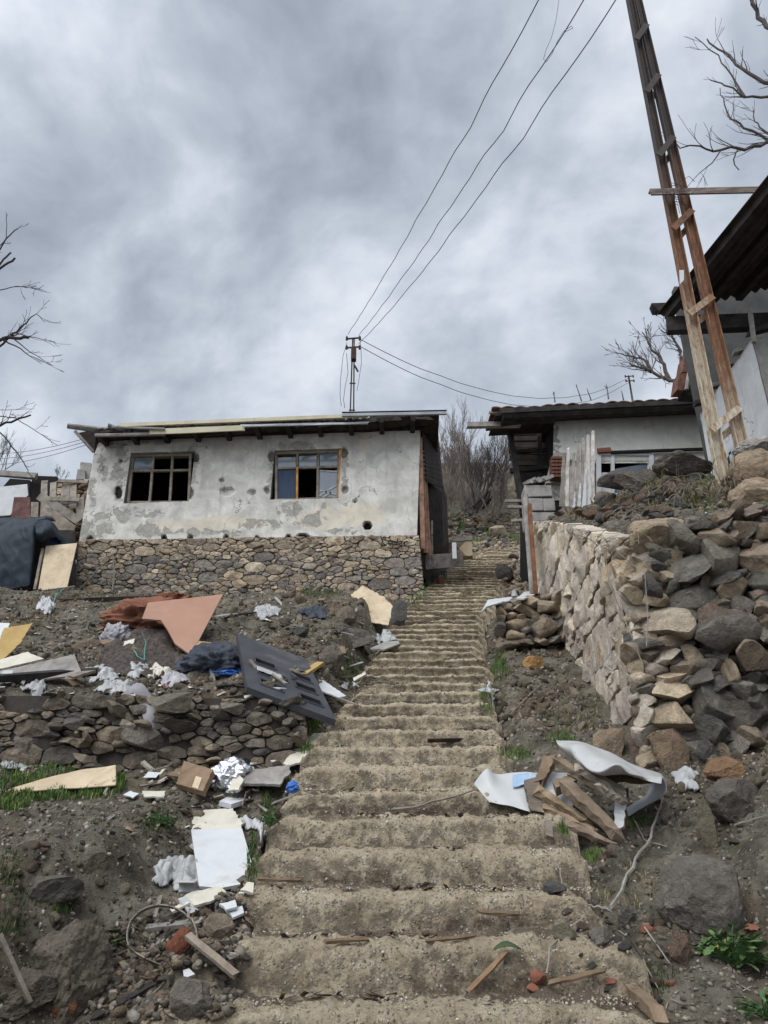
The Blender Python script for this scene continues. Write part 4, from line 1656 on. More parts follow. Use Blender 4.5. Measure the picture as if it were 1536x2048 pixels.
m_.build('roof_pole', MAT['grey_wood'], wh)
# charred slatted shed end
for k in range(15):
    v0 = 842 + k * 12.2
    lu = 1012 + (v0 - 842) * .19
    m_ = MB()
    m_.beam(rp(lu - random.uniform(0, 7), v0 + random.uniform(-2, 2), 13.9), rp(1106, v0 + random.uniform(-3, 3), 13.9), .115, .05, Vector((0, -1, 0)), rag=.02)
    m_.build('slat', MAT['burnt_board'] if k % 3 else MAT['charred'], wh, smooth=False)
m_ = MB()
m_.beam(rp(1016, 838, 13.4), rp(1046, 1030, 13.4), .10, .12, Vector((0, -1, 0)))
m_.beam(rp(1078, 838, 13.7), rp(1080, 955, 13.7), .08, .08, Vector((0, -1, 0)))
m_.beam(rp(1020, 942, 13.6), rp(1100, 934, 13.6), .09, .08, Vector((0, -1, 0)))
m_.beam(rp(1018, 904, 13.7), rp(1100, 900, 13.7), .07, .06, Vector((0, -1, 0)))
m_.build('shed_posts', MAT['charred'], wh, smooth=False)
m_ = MB()
q4 = [rp(1010, 838, 14.2), rp(1112, 830, 14.2), rp(1112, 1040, 14.2), rp(1045, 1050, 14.2)]
m_.hexa(q4 + [p + Vector((0, .05, 0)) for p in q4])
m_.build('shed_wall', MAT['charred'], wh, smooth=False)
for k, v0 in enumerate((1002, 1014, 1026)):
    m_ = MB()
    m_.beam(rp(1010 + 6 * k, v0 + 16 * (k == 2), 13.3), rp(1046, v0 + 14 * (k == 2), 13.3), .05, .05, Vector((0, -1, 0)))
    m_.build('lath_end', MAT['grey_wood'], wh, smooth=False)

# concrete block pier with a hollow red brick on top
pier = empty('block_pier', rp(1080, 1050, 12.45), 'broken grey concrete block pier beside the weathered plank door', 'pier')
ROWS = [(1052, 1118, 1048, 1022, (1068,)), (1052, 1110, 1021, 994, (1087,)), (1050, 1108, 993, 968, (1104,))]
for (u0, u1, v0, v1, joints) in ROWS:
    us = [u0] + list(joints) + [u1]
    for k in range(len(us) - 1):
        if us[k + 1] - us[k] < 6: continue
        m_ = MB()
        A_, B_ = rp(us[k] + 1, v0, 12.4), rp(us[k + 1] - 1, v1 + 2, 12.4)
        dpt = .42
        nx2 = 8
        lo, hi_ = Vector((A_.x, 12.4, A_.z)), Vector((B_.x, 12.4 + dpt, B_.z))
        j = lambda: Vector([random.uniform(-.008, .008) for _ in range(3)])
        m_.hexa([Vector(p) + j() for p in ((lo.x, lo.y, lo.z), (hi_.x, lo.y, lo.z), (hi_.x, hi_.y, lo.z), (lo.x, hi_.y, lo.z), (lo.x, lo.y, hi_.z), (hi_.x, lo.y, hi_.z), (hi_.x, hi_.y, hi_.z), (lo.x, hi_.y, hi_.z))])
        ob = m_.build('block', MAT['concrete'], pier, smooth=False)
        bv = ob.modifiers.new('b', 'BEVEL'); bv.width = .015; bv.segments = 2
m_ = MB()
for k in range(5):
    m_.beam(rp(1052 + 8 * k, 966 - k, 12.4), rp(1066 + 9 * k, 960 - 1.4 * k, 12.5), .12, .06, rag=.03)
m_.build('mortar_crust', MAT['concrete'], pier, smooth=False)
m_ = MB()
for r_ in range(6):
    for cc in range(4):
        uu_, vv_ = 1101 + cc * 7.4, 920 + r_ * 7.2
        m_.col = (.62, .66, .68)
        m_.beam(rp(uu_, vv_, 12.75), rp(uu_ + 6.6, vv_, 12.75), .052, .2, Vector((0, -1, 0)))
hb = single(m_, 'hollow_brick', MAT['brick_red'], 'red hollow clay brick set in the broken wall above the concrete block pier', 'brick', smooth=False)
m_ = MB()
q4 = [rp(1092, 966, 12.9), rp(1135, 966, 12.9), rp(1135, 905, 12.9), rp(1108, 905, 12.9)]
m_.hexa(q4 + [p + Vector((0, .25, 0)) for p in q4])
m_.build('mortar_bed', MAT['concrete'], hb, smooth=False)

# weathered door of upright planks
dr = empty('plank_door', rp(1158, 1010, 12.2), 'weathered white plank door with jagged peeling boards in front of the cream house', 'door')
ED = [(1124, 1018, 1128, 908), (1132, 1018, 1137, 896), (1142, 1020, 1148, 905), (1152, 1020, 1158, 892), (1162, 1018, 1167, 878), (1173, 1016, 1176, 870), (1184, 1012, 1186, 864)]
for k, (ub, vb, ut, vt) in enumerate(ED):
    m_ = MB()
    m_.col = random.choice([(1.5, 1.5, 1.5), (1.9, 1.9, 1.9), (1.2, 1.18, 1.15), (2.2, 2.2, 2.25)]) if k else (.9, .88, .85)
    A_, B_ = rp(ub, vb, 12.2), rp(ut, vt, 12.2)
    m_.beam(A_, B_, .095, .03, Vector((0, -1, 0)), w2=.05, rag=.03, seg=6)
    m_.build('plank', MAT['grey_wood'], dr, smooth=False)
for (ub, ut, vt, ww) in ((1158, 1161, 965, .07), (1168, 1172, 940, .08), (1178, 1182, 952, .07), (1148, 1150, 985, .05)):
    m_ = MB()
    m_.beam(rp(ub, 1016, 12.17), rp(ut, vt, 12.17), ww, .008, Vector((0, -1, 0)), w2=ww * .35, rag=.02, seg=8)
    m_.build('paint_flake', MAT['white_paint'], dr, smooth=False)
# leaning posts beside the stairs
m_ = MB()
m_.tube([rp(1050, 990, 11.9), rp(1058, 1090, 11.6), rp(1066, 1190, 11.2)], [.05, .06, .055], 7, .12)
single(m_, 'leaning_post', MAT['grey_wood'], 'grey weathered wooden post leaning by the upper stairs, left of the rusty one', 'post')
m_ = MB()
m_.beam(rp(1059, 1010, 11.7), rp(1072, 1190, 11.1), .06, .06, Vector((0, -1, 0)), rag=.01, seg=4)
m_.col = (1, 1, 1)
single(m_, 'rusty_post', MAT['rust_brown'], 'rusty brown leaning iron post at the back end of the pale wall', 'post', smooth=False)

# ------------------------------------------------------------------ near white house at the right edge
nh = empty('corner_house', P(1520, 880, 7.8), 'white plastered house under a dark corrugated roof at the right edge', 'house')
XN = 4.6
mb = MB()
zb, zt = 3.9, 6.02
nU, nV = 60, 60
ids = {}
for i in range(nU):
    for j in range(nV):
        s, t = i / (nU - 1), j / (nV - 1)
        y = 7.8 + 1.75 * s
        z = zb + (zt - zb) * t - .0
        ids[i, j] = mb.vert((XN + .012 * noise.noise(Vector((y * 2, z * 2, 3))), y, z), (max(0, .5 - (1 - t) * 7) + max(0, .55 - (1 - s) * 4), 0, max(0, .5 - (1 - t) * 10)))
for i in range(nU - 1):
    for j in range(nV - 1):
        y = 7.8 + 1.75 * (i + .5) / (nU - 1)
        z = zb + (zt - zb) * (j + .5) / (nV - 1)
        if 8.55 < y < 9.2 and z < 5.0: continue
        mb.f.append((ids[i, j], ids[i + 1, j], ids[i + 1, j + 1], ids[i, j + 1]))
mb.build('side_wall', MAT['plaster_white'], nh, angle=60, recalc=False)
m_ = MB()
m_.box((XN + .01, 7.78, zb), (9.0, 7.98, zt + .02))
m_.col = (.6, 0, .3)
for k in range(len(m_.c)): m_.c[k] = (.9, 0, .25)  # whole front tinted darker: shade under the eave put into the colour
m_.build('front_wall', MAT['plaster_cream'], nh, smooth=False)
m_ = MB()
m_.box((XN + .02, 9.56, zb), (9.0, 9.7, zt + 2.4))
m_.box((XN + .4, 8.0, zb - .1), (9.0, 9.5, zb))
m_.box((5.4, 8.0, zb), (5.5, 9.5, zt))
m_.build('rear_wall', MAT['interior'], nh, smooth=False)
f = MB()
for (p_, q_) in (((XN, 8.55, 5.0), (XN, 9.2, 5.0)), ((XN, 8.55, 4.0), (XN, 8.55, 5.0)), ((XN, 9.2, 4.0), (XN, 9.2, 5.0)), ((XN, 8.85, 4.0), (XN, 8.85, 5.0))):
    f.beam(p_, q_, .07, .08, Vector((-1, 0, 0)))
wn = f.build('window', MAT['white_paint'], nh, smooth=False)
f = MB()
f.box((XN + .03, 8.57, 4.0), (XN + .04, 9.18, 4.98))
f.build('pane', MAT['glass_dark'], wn, smooth=False)
# corrugated roof seen from below
r0, r1 = P(1312, 632, 8.3), P(1536, 352, 6.15)
edge_dir = (r1 - r0).normalized()
rise = Vector((1.0, 0.05, .34)).normalized()
mb = MB()
Lr = (r1 - r0).length * 1.75


def cr_(i, j):
    base_ = r0 + edge_dir * (Lr * i - .0)
    return base_ + rise * (j * 4.2) + Vector((0, 0, .035 * math.sin(j * 4.2 / .16 * 6.28)))


mb.grid(lambda i, j: cr_(i, j), 6, 260)
co = mb.build('corrugated_roof', MAT['burnt_board'], nh)
solidify(co, .012)
for k in range(6):
    m_ = MB()
    off = .12 + .55 * k
    m_.beam(r0 + rise * off + Vector((0, 0, -.09)) + edge_dir * .05, r0 + rise * off + edge_dir * Lr + Vector((0, 0, -.09)), .09, .10, rag=.01)
    m_.build('purlin', MAT['charred'], nh, smooth=False)
m_ = MB()
m_.beam(P(1333, 652, 8.25), P(1640, 640, 8.0), .22, .12, Vector((0, -1, 0)), rag=.01)
m_.build('tie_beam', MAT['charred'], nh, smooth=False)
m_ = MB()
m_.beam(P(1306, 618, 8.5), P(1345, 616, 8.6), .12, .10, Vector((0, -1, 0)), rag=.02)
m_.build('log_end', MAT['charred'], nh, smooth=False)
for k in range(5):
    m_ = MB()
    m_.beam((XN - .05 - .02 * k, 7.75 + .4 * k, 6.08), (XN + .35, 7.75 + .4 * k, 6.2), .10, .06, rag=.02)
    m_.build('rafter_end', MAT['grey_wood'] if k % 2 else MAT['charred'], nh, smooth=False)
m_ = MB()
m_.beam(P(1500, 620, 7.7), P(1508, 685, 7.7), .045, .045, Vector((0, -1, 0)))
m_.build('bracket', MAT['grey_wood'], nh, smooth=False)

# dark timber annex with stacked tile edge behind the pole
an = empty('timber_annex', P(1400, 790, 11.2), 'dark burnt timber annex with stepped tile verge behind the rusty pole', 'annex')
m_ = MB()
q4 = [P(1362, 790, 11.2), P(1560, 800, 11.2), P(1560, 590, 11.2), P(1384, 640, 11.2)]
m_.hexa(q4 + [p + Vector((0, .2, 0)) for p in q4])
m_.build('gable_wall', MAT['charred'], an, smooth=False)
for k, (u, v, h_) in enumerate(((1357, 780, 34), (1367, 744, 30), (1378, 712, 32), (1386, 676, 34))):
    m_ = MB()
    q4 = [P(u - 3, v, 11.0), P(u + 13, v, 11.0), P(u + 17, v - h_, 11.0), P(u + 2, v - h_, 11.0)]
    m_.hexa(q4 + [p + Vector((0, .3, .05)) for p in q4])
    m_.build('verge_tile', MAT['tile_roof'], an, smooth=False)
m_ = MB()
m_.tube([P(1373, 780, 10.9), P(1386, 700, 10.9)], .035, 7)
m_.build('prop', MAT['grey_wood'], an)

# ------------------------------------------------------------------ rusty lattice pole
DP = 7.0
bL0, bL1, bR0, bR1 = P(1418, 900, DP), P(1442, 900, DP), P(1471, 900, DP), P(1495, 900, DP)
pole = empty('utility_pole', Vector(((bL0.x + bR1.x) / 2, DP, bL0.z)), 'tall rusty two-legged iron utility pole with peeling cream paint at the base', 'utility pole')
PZ0 = pole.location.z
TOPZ = 12.9


def pole_leg(x0, x1, tx0, tx1, sgn):
    m_ = MB()
    z0 = 3.3
    # C-section: web facing the viewer, two flanges
    n = 40
    for k in range(n):
        f0, f1 = k / n, (k + 1) / n
        for (c0, c1, y0, y1) in ((0, 1, -.004, .004), (0, .08, .006, .075), (.92, 1, .006, .075)):
            def pt(f, c, y):
                xa = x0 + (tx0 - x0) * f
                xb = x1 + (tx1 - x1) * f
                return Vector((xa + (xb - xa) * c, DP + y, z0 + (TOPZ - z0) * f))
            # channel is open to the viewer: flanges stick out towards it
            m_.hexa([pt(f0, c0, -y1), pt(f0, c1, -y1), pt(f0, c1, -y0), pt(f0, c0, -y0), pt(f1, c0, -y1), pt(f1, c1, -y1), pt(f1, c1, -y0), pt(f1, c0, -y0)])
    return m_.build('leg', MAT['rust'] if sgn < 0 else MAT['rust_bare'], pole, smooth=False)


tA, tB, tC, tD = P(1250, 0, DP).x, P(1263, 0, DP).x, P(1266, 0, DP).x, P(1280, 0, DP).x
ztop0 = P(1252, 0, DP).z
def ext(b, t, zb_):
    return b + (t - b) * (TOPZ - 3.3) / (ztop0 - 3.95)
pole_leg(bL0.x, bL1.x, ext(bL0.x, tA, 0), ext(bL1.x, tB, 0), -1)
pole_leg(bR0.x, bR1.x, ext(bR0.x, tC, 0), ext(bR1.x, tD, 0), 1)
def legx(z, c):
    """x of the pole at height z; c 0 = left edge, 1 = right edge"""
    f = (z - 3.3) / (TOPZ - 3.3)
    return (bL0.x + (ext(bL0.x, tA, 0) - bL0.x) * f) * (1 - c) + (bR1.x + (ext(bR1.x, tD, 0) - bR1.x) * f) * c
for (v0, v1) in ((868, 824), (637, 602), (468, 430), (322, 284), (195, 160), (90, 60)):
    z0, z1 = P(1400, v0, DP).z, P(1400, v1, DP).z
    m_ = MB()
    m_.beam((legx(z0, .04), DP - .085, z0), (legx(z1, .96 if v0 > 400 else .9), DP - .085, z1), .08, .012, Vector((0, -1, 0)))
    m_.beam((legx(z0 - .05, .25), DP + .02, z0 - .08), (legx(z1, .98), DP + .02, z1 - .12), .07, .012, Vector((0, -1, 0)))
    m_.build('batten', MAT['rust'], pole, smooth=False)
m_ = MB()
q4 = [P(1359, 540, 6.88), P(1368, 540, 6.88), P(1368, 560, 6.88), P(1360, 568, 6.88)]
m_.hexa(q4 + [p + Vector((0, .01, 0)) for p in q4])
m_.build('number_plate', MAT['white_paint'], pole, smooth=False)
m_ = MB()
m_.box((2.7, DP - .05, TOPZ - .30), (4.3, DP + .05, TOPZ - .2))
m_.build('crossarm', MAT['rust'], pole, smooth=False)
for xx_ in (2.85, 3.62, 4.15):
    m_ = MB()
    m_.tube([(xx_, DP, TOPZ - .2), (xx_, DP, TOPZ - .1), (xx_, DP, TOPZ - .02), (xx_, DP, TOPZ + .02)], [.03, .06, .045, .02], 8)
    m_.build('insulator', MAT['white_paint'], pole)
# iron rail clamped across the pole
m_ = MB()
a_, b_ = P(1301, 385, DP - .15), P(1640, 378, 6.8)
m_.beam(a_, b_, .085, .02, Vector((0, -1, 0)), rag=.0, seg=1)
m_.beam(a_ + Vector((0, .03, .05)), b_ + Vector((0, .03, .05)), .02, .07, Vector((0, -1, 0)))
single(m_, 'angle_iron', MAT['rail_paint'], 'horizontal angle iron rail clamped across the rusty pole', 'iron rail', smooth=False)
m_ = MB()
for k in range(14):
    a0 = P(1345 + random.uniform(-8, 14), 375 + random.uniform(-4, 30), DP - .2)
    m_.tube([a0, a0 + Vector((random.uniform(-.1, .2), random.uniform(-.05, .05), random.uniform(-.1, .14))), a0 + Vector((random.uniform(-.1, .35), 0, random.uniform(-.25, .2)))], .0035, 4)
single(m_, 'wire_tangle', MAT['wire'], 'tangle of loose thin wire where the rail crosses the pole', 'wire')

# far pole behind the house
DF = 24.0
fpole = empty('iron_pole', Vector((P(707, 830, DF).x, DF, 10.0)), 'slim dark iron power pole with two crossarms standing behind the plastered house', 'utility pole')
def far_pole(root, u, vtop, d, zbase, armw, boxed=True, arms=(691, 702)):
    top = P(u, vtop, d)
    x = top.x
    hw = .055 if d < 30 else .05
    m_ = MB()
    for sgn in (-1, 1):
        m_.beam((x + sgn * hw * 2.2, d, zbase), (x + sgn * hw * .5, d, top.z), hw * .9, hw * .9, Vector((0, -1, 0)))
    m_.build('post', MAT['soot_iron'], root, smooth=False)
    for k in range(5):
        f = .25 + .13 * k
        z = zbase + (top.z - zbase) * f
        m_ = MB()
        m_.beam((x - hw * 2, d, z), (x + hw * 2, d, z), hw * .7, hw * .7, Vector((0, -1, 0)))
        m_.build('batten', MAT['soot_iron'], root, smooth=False)
    for av in arms:
        z = P(u, av, d).z
        m_ = MB()
        m_.beam((x - armw, d - .1, z), (x + armw, d - .1, z + .05), .05, .05, Vector((0, -1, 0)))
        for sgn in (-1, 1):
            m_.tube([(x + sgn * armw, d - .1, z - .06), (x + sgn * armw, d - .1, z + .06), (x + sgn * armw, d - .1, z + .13)], [.045, .05, .025], 7)
        m_.build('crossarm', MAT['soot_iron'], root, smooth=False)
far_pole(fpole, 707, 676, DF, 9.5, .25, arms=(681, 699))
m_ = MB()
m_.box((P(703, 706, DF).x, DF - .35, P(703, 728, DF).z), (P(713, 706, DF).x, DF - .12, P(703, 706, DF).z))
m_.beam(P(709, 731, DF - .2), P(716, 743, DF - .2), .06, .06)
m_.build('junction_box', MAT['soot_iron'], fpole, smooth=False)
fp2 = empty('iron_pole', Vector((P(1257, 800, 42).x, 42, 17)), 'tiny distant iron pole with two crossarms above the tiled roof', 'utility pole')
far_pole(fp2, 1257, 751, 42, 16, .26, arms=(755, 764))


def wire(a, b, sag, r, label, n=40, wob=0.0, group=None):
    m_ = MB()
    pts = []
    for k in range(n + 1):
        f = k / n
        p = a.lerp(b, f) - Vector((0, 0, sag * 4 * f * (1 - f)))
        if wob: p += Vector((wob * noise.noise(Vector((f * 14, r * 900, 1))), 0, wob * noise.noise(Vector((f * 14, 5, r * 900)))))
        pts.append(p)
    m_.tube(pts, r, 5)
    return single(m_, 'overhead_wire', MAT['wire'], label, 'wire', group)


xf = P(707, 680, DF).x
wire(Vector((xf - .2, DF - .1, P(700, 672, DF).z)), Vector((2.85, DP, TOPZ)), .22, .010, 'leftmost of the three overhead wires rising from the far pole', wob=.05)
wire(Vector((xf + .2, DF - .1, P(722, 676, DF).z)), Vector((3.62, DP, TOPZ)), .30, .010, 'middle of the three overhead wires rising from the far pole', wob=.07)
wire(Vector((xf + .2, DF - .1, P(722, 692, DF).z)), Vector((4.15, DP, TOPZ)), .50, .010, 'rightmost of the three overhead wires rising from the far pole', wob=.06)
xg = P(1257, 755, 42).x
wire(Vector((xf + .2, DF, P(722, 678, DF).z)), Vector((xg, 42, P(1257, 756, 42).z)), 2.1, .014, 'upper thin sagging wire from the far pole to the distant pole', wob=.05)
wire(Vector((xf + .2, DF, P(722, 692, DF).z)), Vector((xg, 42, P(1257, 764, 42).z)), 2.3, .014, 'lower thin sagging wire from the far pole to the distant pole', wob=.05)
# drop wires hanging from the far pole
m_ = MB()
for (us) in ([(694, 685), (686, 712), (681, 760), (680, 790), (684, 824)], [(693, 706), (696, 745), (690, 775), (687, 800), (691, 824)], [(720, 680), (722, 700), (723, 725), (717, 765), (712, 790)]):
    pts = []
    for k in range(len(us) - 1):
        for f in (0, .33, .66):
            pts.append(P(us[k][0] + (us[k + 1][0] - us[k][0]) * f, us[k][1] + (us[k + 1][1] - us[k][1]) * f, DF - .3))
    m_.tube(pts, .011, 4)
single(m_, 'drop_wire', MAT['wire'], 'three loose drop wires hanging beside the far pole', 'wire')
m_ = MB()
pts = [P(u, v, 7.6) for (u, v) in ((1118, 0), (1112, 40), (1103, 75), (1092, 100), (1087, 118), (1093, 124), (1104, 108), (1115, 82), (1128, 62), (1143, 52), (1146, 56), (1130, 64))]
m_.tube(pts, .004, 5)
single(m_, 'wire_loop', MAT['wire'], 'curled loose end of wire hanging near the top of the picture', 'wire')
for k, (v0, v1) in enumerate(((905, 868), (916, 874), (930, 880))):
    wire(P(-60, v0, 60), P(200, v1, 40), .6, .018, ['highest', 'middle', 'lowest'][k] + ' of three faint wires left of the plastered house')
# ================================================================== loose things
SLN = Vector((0, -.45, .89)).normalized()


def depth(p): return p.y * cp + p.z * sp
def mpp(p): return depth(p) / FPX              # metres per photo pixel at p


def outline(pts3, jag, rnd, closed=True):
    """ragged edge: subdivide and jitter an outline that lies in a plane"""
    if not jag: return pts3
    c = sum(pts3, Vector()) / len(pts3)
    out_ = []
    n = len(pts3)
    for i in range(n):
        a, b = pts3[i], pts3[(i + 1) % n]
        k = max(2, int((b - a).length / .03))
        for j in range(k):
            p = a.lerp(b, j / k)
            if j: p = p + (p - c).normalized() * rnd.uniform(-jag, jag * .4)
            out_.append(p)
    return out_


def prism(mb, pts, off):
    lo = [mb.vert(p) for p in pts]
    hi = [mb.vert(p + off) for p in pts]
    n = len(pts)
    mb.f.append(tuple(reversed(lo)))
    mb.f.append(tuple(hi))
    for i in range(n):
        mb.f.append((lo[i], lo[(i + 1) % n], hi[(i + 1) % n], hi[i]))


def clear(px, p0, n, frac=.85, mx=.7):
    """lift a plane along its normal until a sheet with outline px lies on top of the ground"""
    cu, cv = sum(p[0] for p in px) / len(px), sum(p[1] for p in px) / len(px)
    for k in range(int(mx / .02)):
        ok = tot = 0
        for (u, v) in px:
            for f in (.15, .3, .45, .6, .75, .97):
                q_ = onpl(cu + (u - cu) * f, cv + (v - cv) * f, p0, n)
                tot += 1
                ok += q_.z > gz(q_.x, q_.y)
        if ok >= frac * tot: break
        p0 = p0 + n * .02
    return p0


def plate(name, px, base, n, th, mat, label, cat, group=None, jag=0.0, lift=.03, seed=1, bow=0.0, parent=None, d=None):
    """flat sheet: outline seen at the photo pixels px, lying in the plane through base with normal n"""
    n = Vector(n).normalized()
    p0 = (P(base[0], base[1], d) if d else G(*base)) + n * lift
    rnd = random.Random(seed)
    if not d: p0 = clear(px, p0, n)
    pts = outline([onpl(u, v, p0, n) for u, v in px], jag, rnd)
    m_ = MB()
    prism(m_, pts, n * th)
    if parent: return m_.build(name, mat, parent, smooth=False)
    return single(m_, name, mat, label, cat, group, smooth=False)


def crumple(name, u, vb, wpx, hpx, mat, label, cat, seed=1, dep=.8, group=None, fold=1.0, lift=0.0, d=None, sub=5, parent=None):
    """crumpled soft lump of photo size wpx x hpx standing on the ground at (u, vb)"""
    g = P(u, vb, d) if d else G(u, vb)
    s = mpp(g)
    wx, wz = wpx * s / 2, hpx * s
    bm = bmesh.new()
    bmesh.ops.create_icosphere(bm, subdivisions=sub, radius=1)
    m_ = MB()
    o_ = Vector((seed * 3.7, seed * 1.3, 0))
    W = []
    for v in bm.verts:
        q = v.co.copy()
        r = 1.0
        for k, a in ((1.3, .34), (2.9, .26), (6.1, .13)):
            nn = noise.noise(q * k + o_)
            r += a * fold * (1 - 2.6 * abs(nn)) * .8
        q = Vector((q.x * max(.3, r * .85), q.y * max(.3, r * .85), q.z * max(.2, r * .7 + .1)))
        x, y, z = q.x * wx * 1.15, q.y * wx * dep, q.z * .62
        zz = (z + .40) * wz * .92
        w_ = Vector((g.x + x, g.y + wx * dep * .6 + y, 0))
        w_.z = zz
        W.append(w_)
    gr_ = HG(np.array([p.x for p in W]), np.array([p.y for p in W])) if not d else [g.z] * len(W)
    for w_, gr in zip(W, gr_):
        gr = float(gr)
        w_.z = max(gr - .01, g.z + w_.z * .98 + max(0, (gr - g.z)) * .5) + lift
        m_.vert(w_)
    for f in bm.faces:
        m_.f.append(tuple(v.index for v in f.verts))
    bm.free()
    return single(m_, name, mat, label, cat, group, angle=100)


def heap(name, px, h, mat, label, cat, seed=1, step=None, fold=1.0, freq=9.0, edge=.10, group=None, lift=.015, kind=None):
    """thin soft sheet spread on the ground inside the pixel outline px, with folds up to h metres"""
    w_ = [G(u, v) for u, v in px]
    xs, ys = [p.x for p in w_], [p.y for p in w_]
    poly = [(p.x, p.y) for p in w_]
    step = step or max(.012, (max(xs) - min(xs)) / 70)
    nx2, ny2 = int((max(xs) - min(xs)) / step) + 2, int((max(ys) - min(ys)) / step) + 2
    m_ = MB()
    ids = {}
    gxy = []
    for i in range(nx2):
        for j in range(ny2):
            x, y = min(xs) + i * step, min(ys) + j * step
            wx, wy = x + .03 * noise.noise(Vector((x * 7, y * 7, seed))), y + .05 * noise.noise(Vector((x * 7, y * 7, seed + 9)))
            if not in_poly(poly, wx, wy): continue
            de = min(_segd(wx, wy, poly[k], poly[(k + 1) % len(poly)]) for k in range(len(poly)))
            f = min(1, de / edge)**.6
            q = Vector((x * freq, y * freq * .8, seed * 5.1))
            r = (1 - 2 * abs(noise.noise(q))) * .55 + (1 - 2 * abs(noise.noise(q * 2.3))) * .3 + .45
            z = lift + h * f * max(.08, r * fold + .4 * (1 - fold))
            ids[i, j] = m_.vert((x + .02 * noise.noise(q * 1.7), y + .02 * noise.noise(q * 1.9), z))
            gxy.append((x, y))
    if gxy:
        gg = HG(np.array([a[0] for a in gxy]), np.array([a[1] for a in gxy]))
        m_.v = [(p[0], p[1], p[2] + float(z)) for p, z in zip(m_.v, gg)]
    for (i, j) in list(ids):
        if (i + 1, j) in ids and (i, j + 1) in ids and (i + 1, j + 1) in ids:
            m_.f.append((ids[i, j], ids[i + 1, j], ids[i + 1, j + 1], ids[i, j + 1]))
    o = m_.build(name, mat, None, angle=70)
    solidify(o, .008, 1)
    return tag(o, label, cat, group, kind)


def _segd(x, y, a, b):
    dx, dy = b[0] - a[0], b[1] - a[1]
    L = dx * dx + dy * dy + 1e-12
    t = max(0, min(1, ((x - a[0]) * dx + (y - a[1]) * dy) / L))
    return math.hypot(x - a[0] - dx * t, y - a[1] - dy * t)


def loft(name, rows, mat, label, cat, th=.006, nu=24, nv=40, wrk=.01, seed=1, group=None, parent=None, crease=0.0):
    """smooth sheet through rows of points"""
    def cr(pts, t):
        n = len(pts) - 1
        x = t * n
        i = min(int(x), n - 1)
        f = x - i
        p0, p1, p2, p3 = pts[max(i - 1, 0)], pts[i], pts[i + 1], pts[min(i + 2, n)]
        return .5 * ((2 * p1) + (p2 - p0) * f + (2 * p0 - 5 * p1 + 4 * p2 - p3) * f * f + (3 * p1 - p0 - 3 * p2 + p3) * f**3)
    m_ = MB()

    def fn(i, j):
        p = cr([cr(r, j) for r in rows], i)
        q = p * 6 + Vector((seed, 0, 0))
        if crease:
            e = Vector((p.x * 2.6 + p.z * 1.5, p.y, p.z * .9 - p.x * .6))
            p = p + Vector((0, -.8, .4)) * crease * ((1 - 3 * abs(noise.noise(e))) + .5 * (1 - 3 * abs(noise.noise(e * 2.3 + Vector((7, 1, 2))))))
        return p + Vector((noise.noise(q), noise.noise(q + Vector((5, 3, 1))), noise.noise(q + Vector((1, 8, 4))))) * wrk
    m_.grid(fn, nu, nv)
    o = m_.build(name, mat, parent, angle=60)
    solidify(o, th, 0)
    if parent: return o
    return tag(o, label, cat, group)


def bar(name, a, b, wpx, tpx, mat, label, cat, la=.02, lb=.02, da=None, db=None, rag=.0, w2=None, up=(0, -.5, .87), group=None, seg=5, col=(1, 1, 1)):
    A_ = (P(*a, da) if da else G(*a)) + SLN * la
    B_ = (P(*b, db) if db else G(*b)) + SLN * lb
    s = (mpp(A_) + mpp(B_)) / 2
    m_ = MB()
    m_.col = col
    m_.beam(A_, B_, wpx * s, tpx * s, Vector(up), rag=rag, seg=seg, w2=None if w2 is None else w2 * s)
    return single(m_, name, mat, label, cat, group, smooth=False)


def stick(name, px, r, mat, label, cat, lift=.02, d=None, group=None, n=5):
    pts = [(P(u, v, d) if d else G(u, v)) + SLN * lift for u, v in px]
    m_ = MB()
    fine = []
    for k in range(len(pts) - 1):
        for f in (0, .33, .66):
            fine.append(pts[k].lerp(pts[k + 1], f) + Vector([random.uniform(-1, 1) * r * .6 for _ in range(3)]))
    fine.append(pts[-1])
    m_.tube(fine, [r * (1 - .55 * k / len(fine)) for k in range(len(fine))], n, .1)
    return single(m_, name, mat, label, cat, group)


ROCKN = [0]


def rock(u, vb, wpx, hpx, col, label, mat='rock', d=None, seed=None, dep=.75, sink=.15, planes=12, tiltz=None, name='boulder', cat='boulder', group=None, sub=4, spread=(.5, .9)):
    ROCKN[0] += 1
    seed = seed or 500 + ROCKN[0]
    g = P(u, vb, d) if d else G(u, vb)
    s = mpp(g)
    vs, fs = rock_mesh('r', seed, max(sub, 5) if wpx > 40 else sub, planes, .075, spread=spread)
    vs = vs / np.maximum(np.abs(vs).max(0), 1e-6)
    rz = random.Random(seed).uniform(-.4, .4)
    c_, s_ = math.cos(rz), math.sin(rz)
    vs = vs * np.array([wpx * s / 2, wpx * s / 2 * dep, hpx * s / 2 * (1 + sink)])
    vs = np.stack([vs[:, 0] * c_ * 1 - vs[:, 1] * s_ * .3, vs[:, 0] * s_ * .3 + vs[:, 1] * c_, vs[:, 2]], 1)
    if tiltz:
        a = math.radians(tiltz)
        vs = np.stack([vs[:, 0] * math.cos(a) + vs[:, 2] * math.sin(a), vs[:, 1], -vs[:, 0] * math.sin(a) + vs[:, 2] * math.cos(a)], 1)
    c0 = Vector((g.x, g.y + wpx * s / 2 * dep * .6, g.z + hpx * s / 2 * (1 - sink)))
    m_ = MB()
    m_.col = col
    for p in vs: m_.vert(c0 + Vector(p))
    m_.f = [tuple(int(i) for i in f) for f in fs]
    return single(m_, name, MAT[mat], label, cat, group, angle=28)


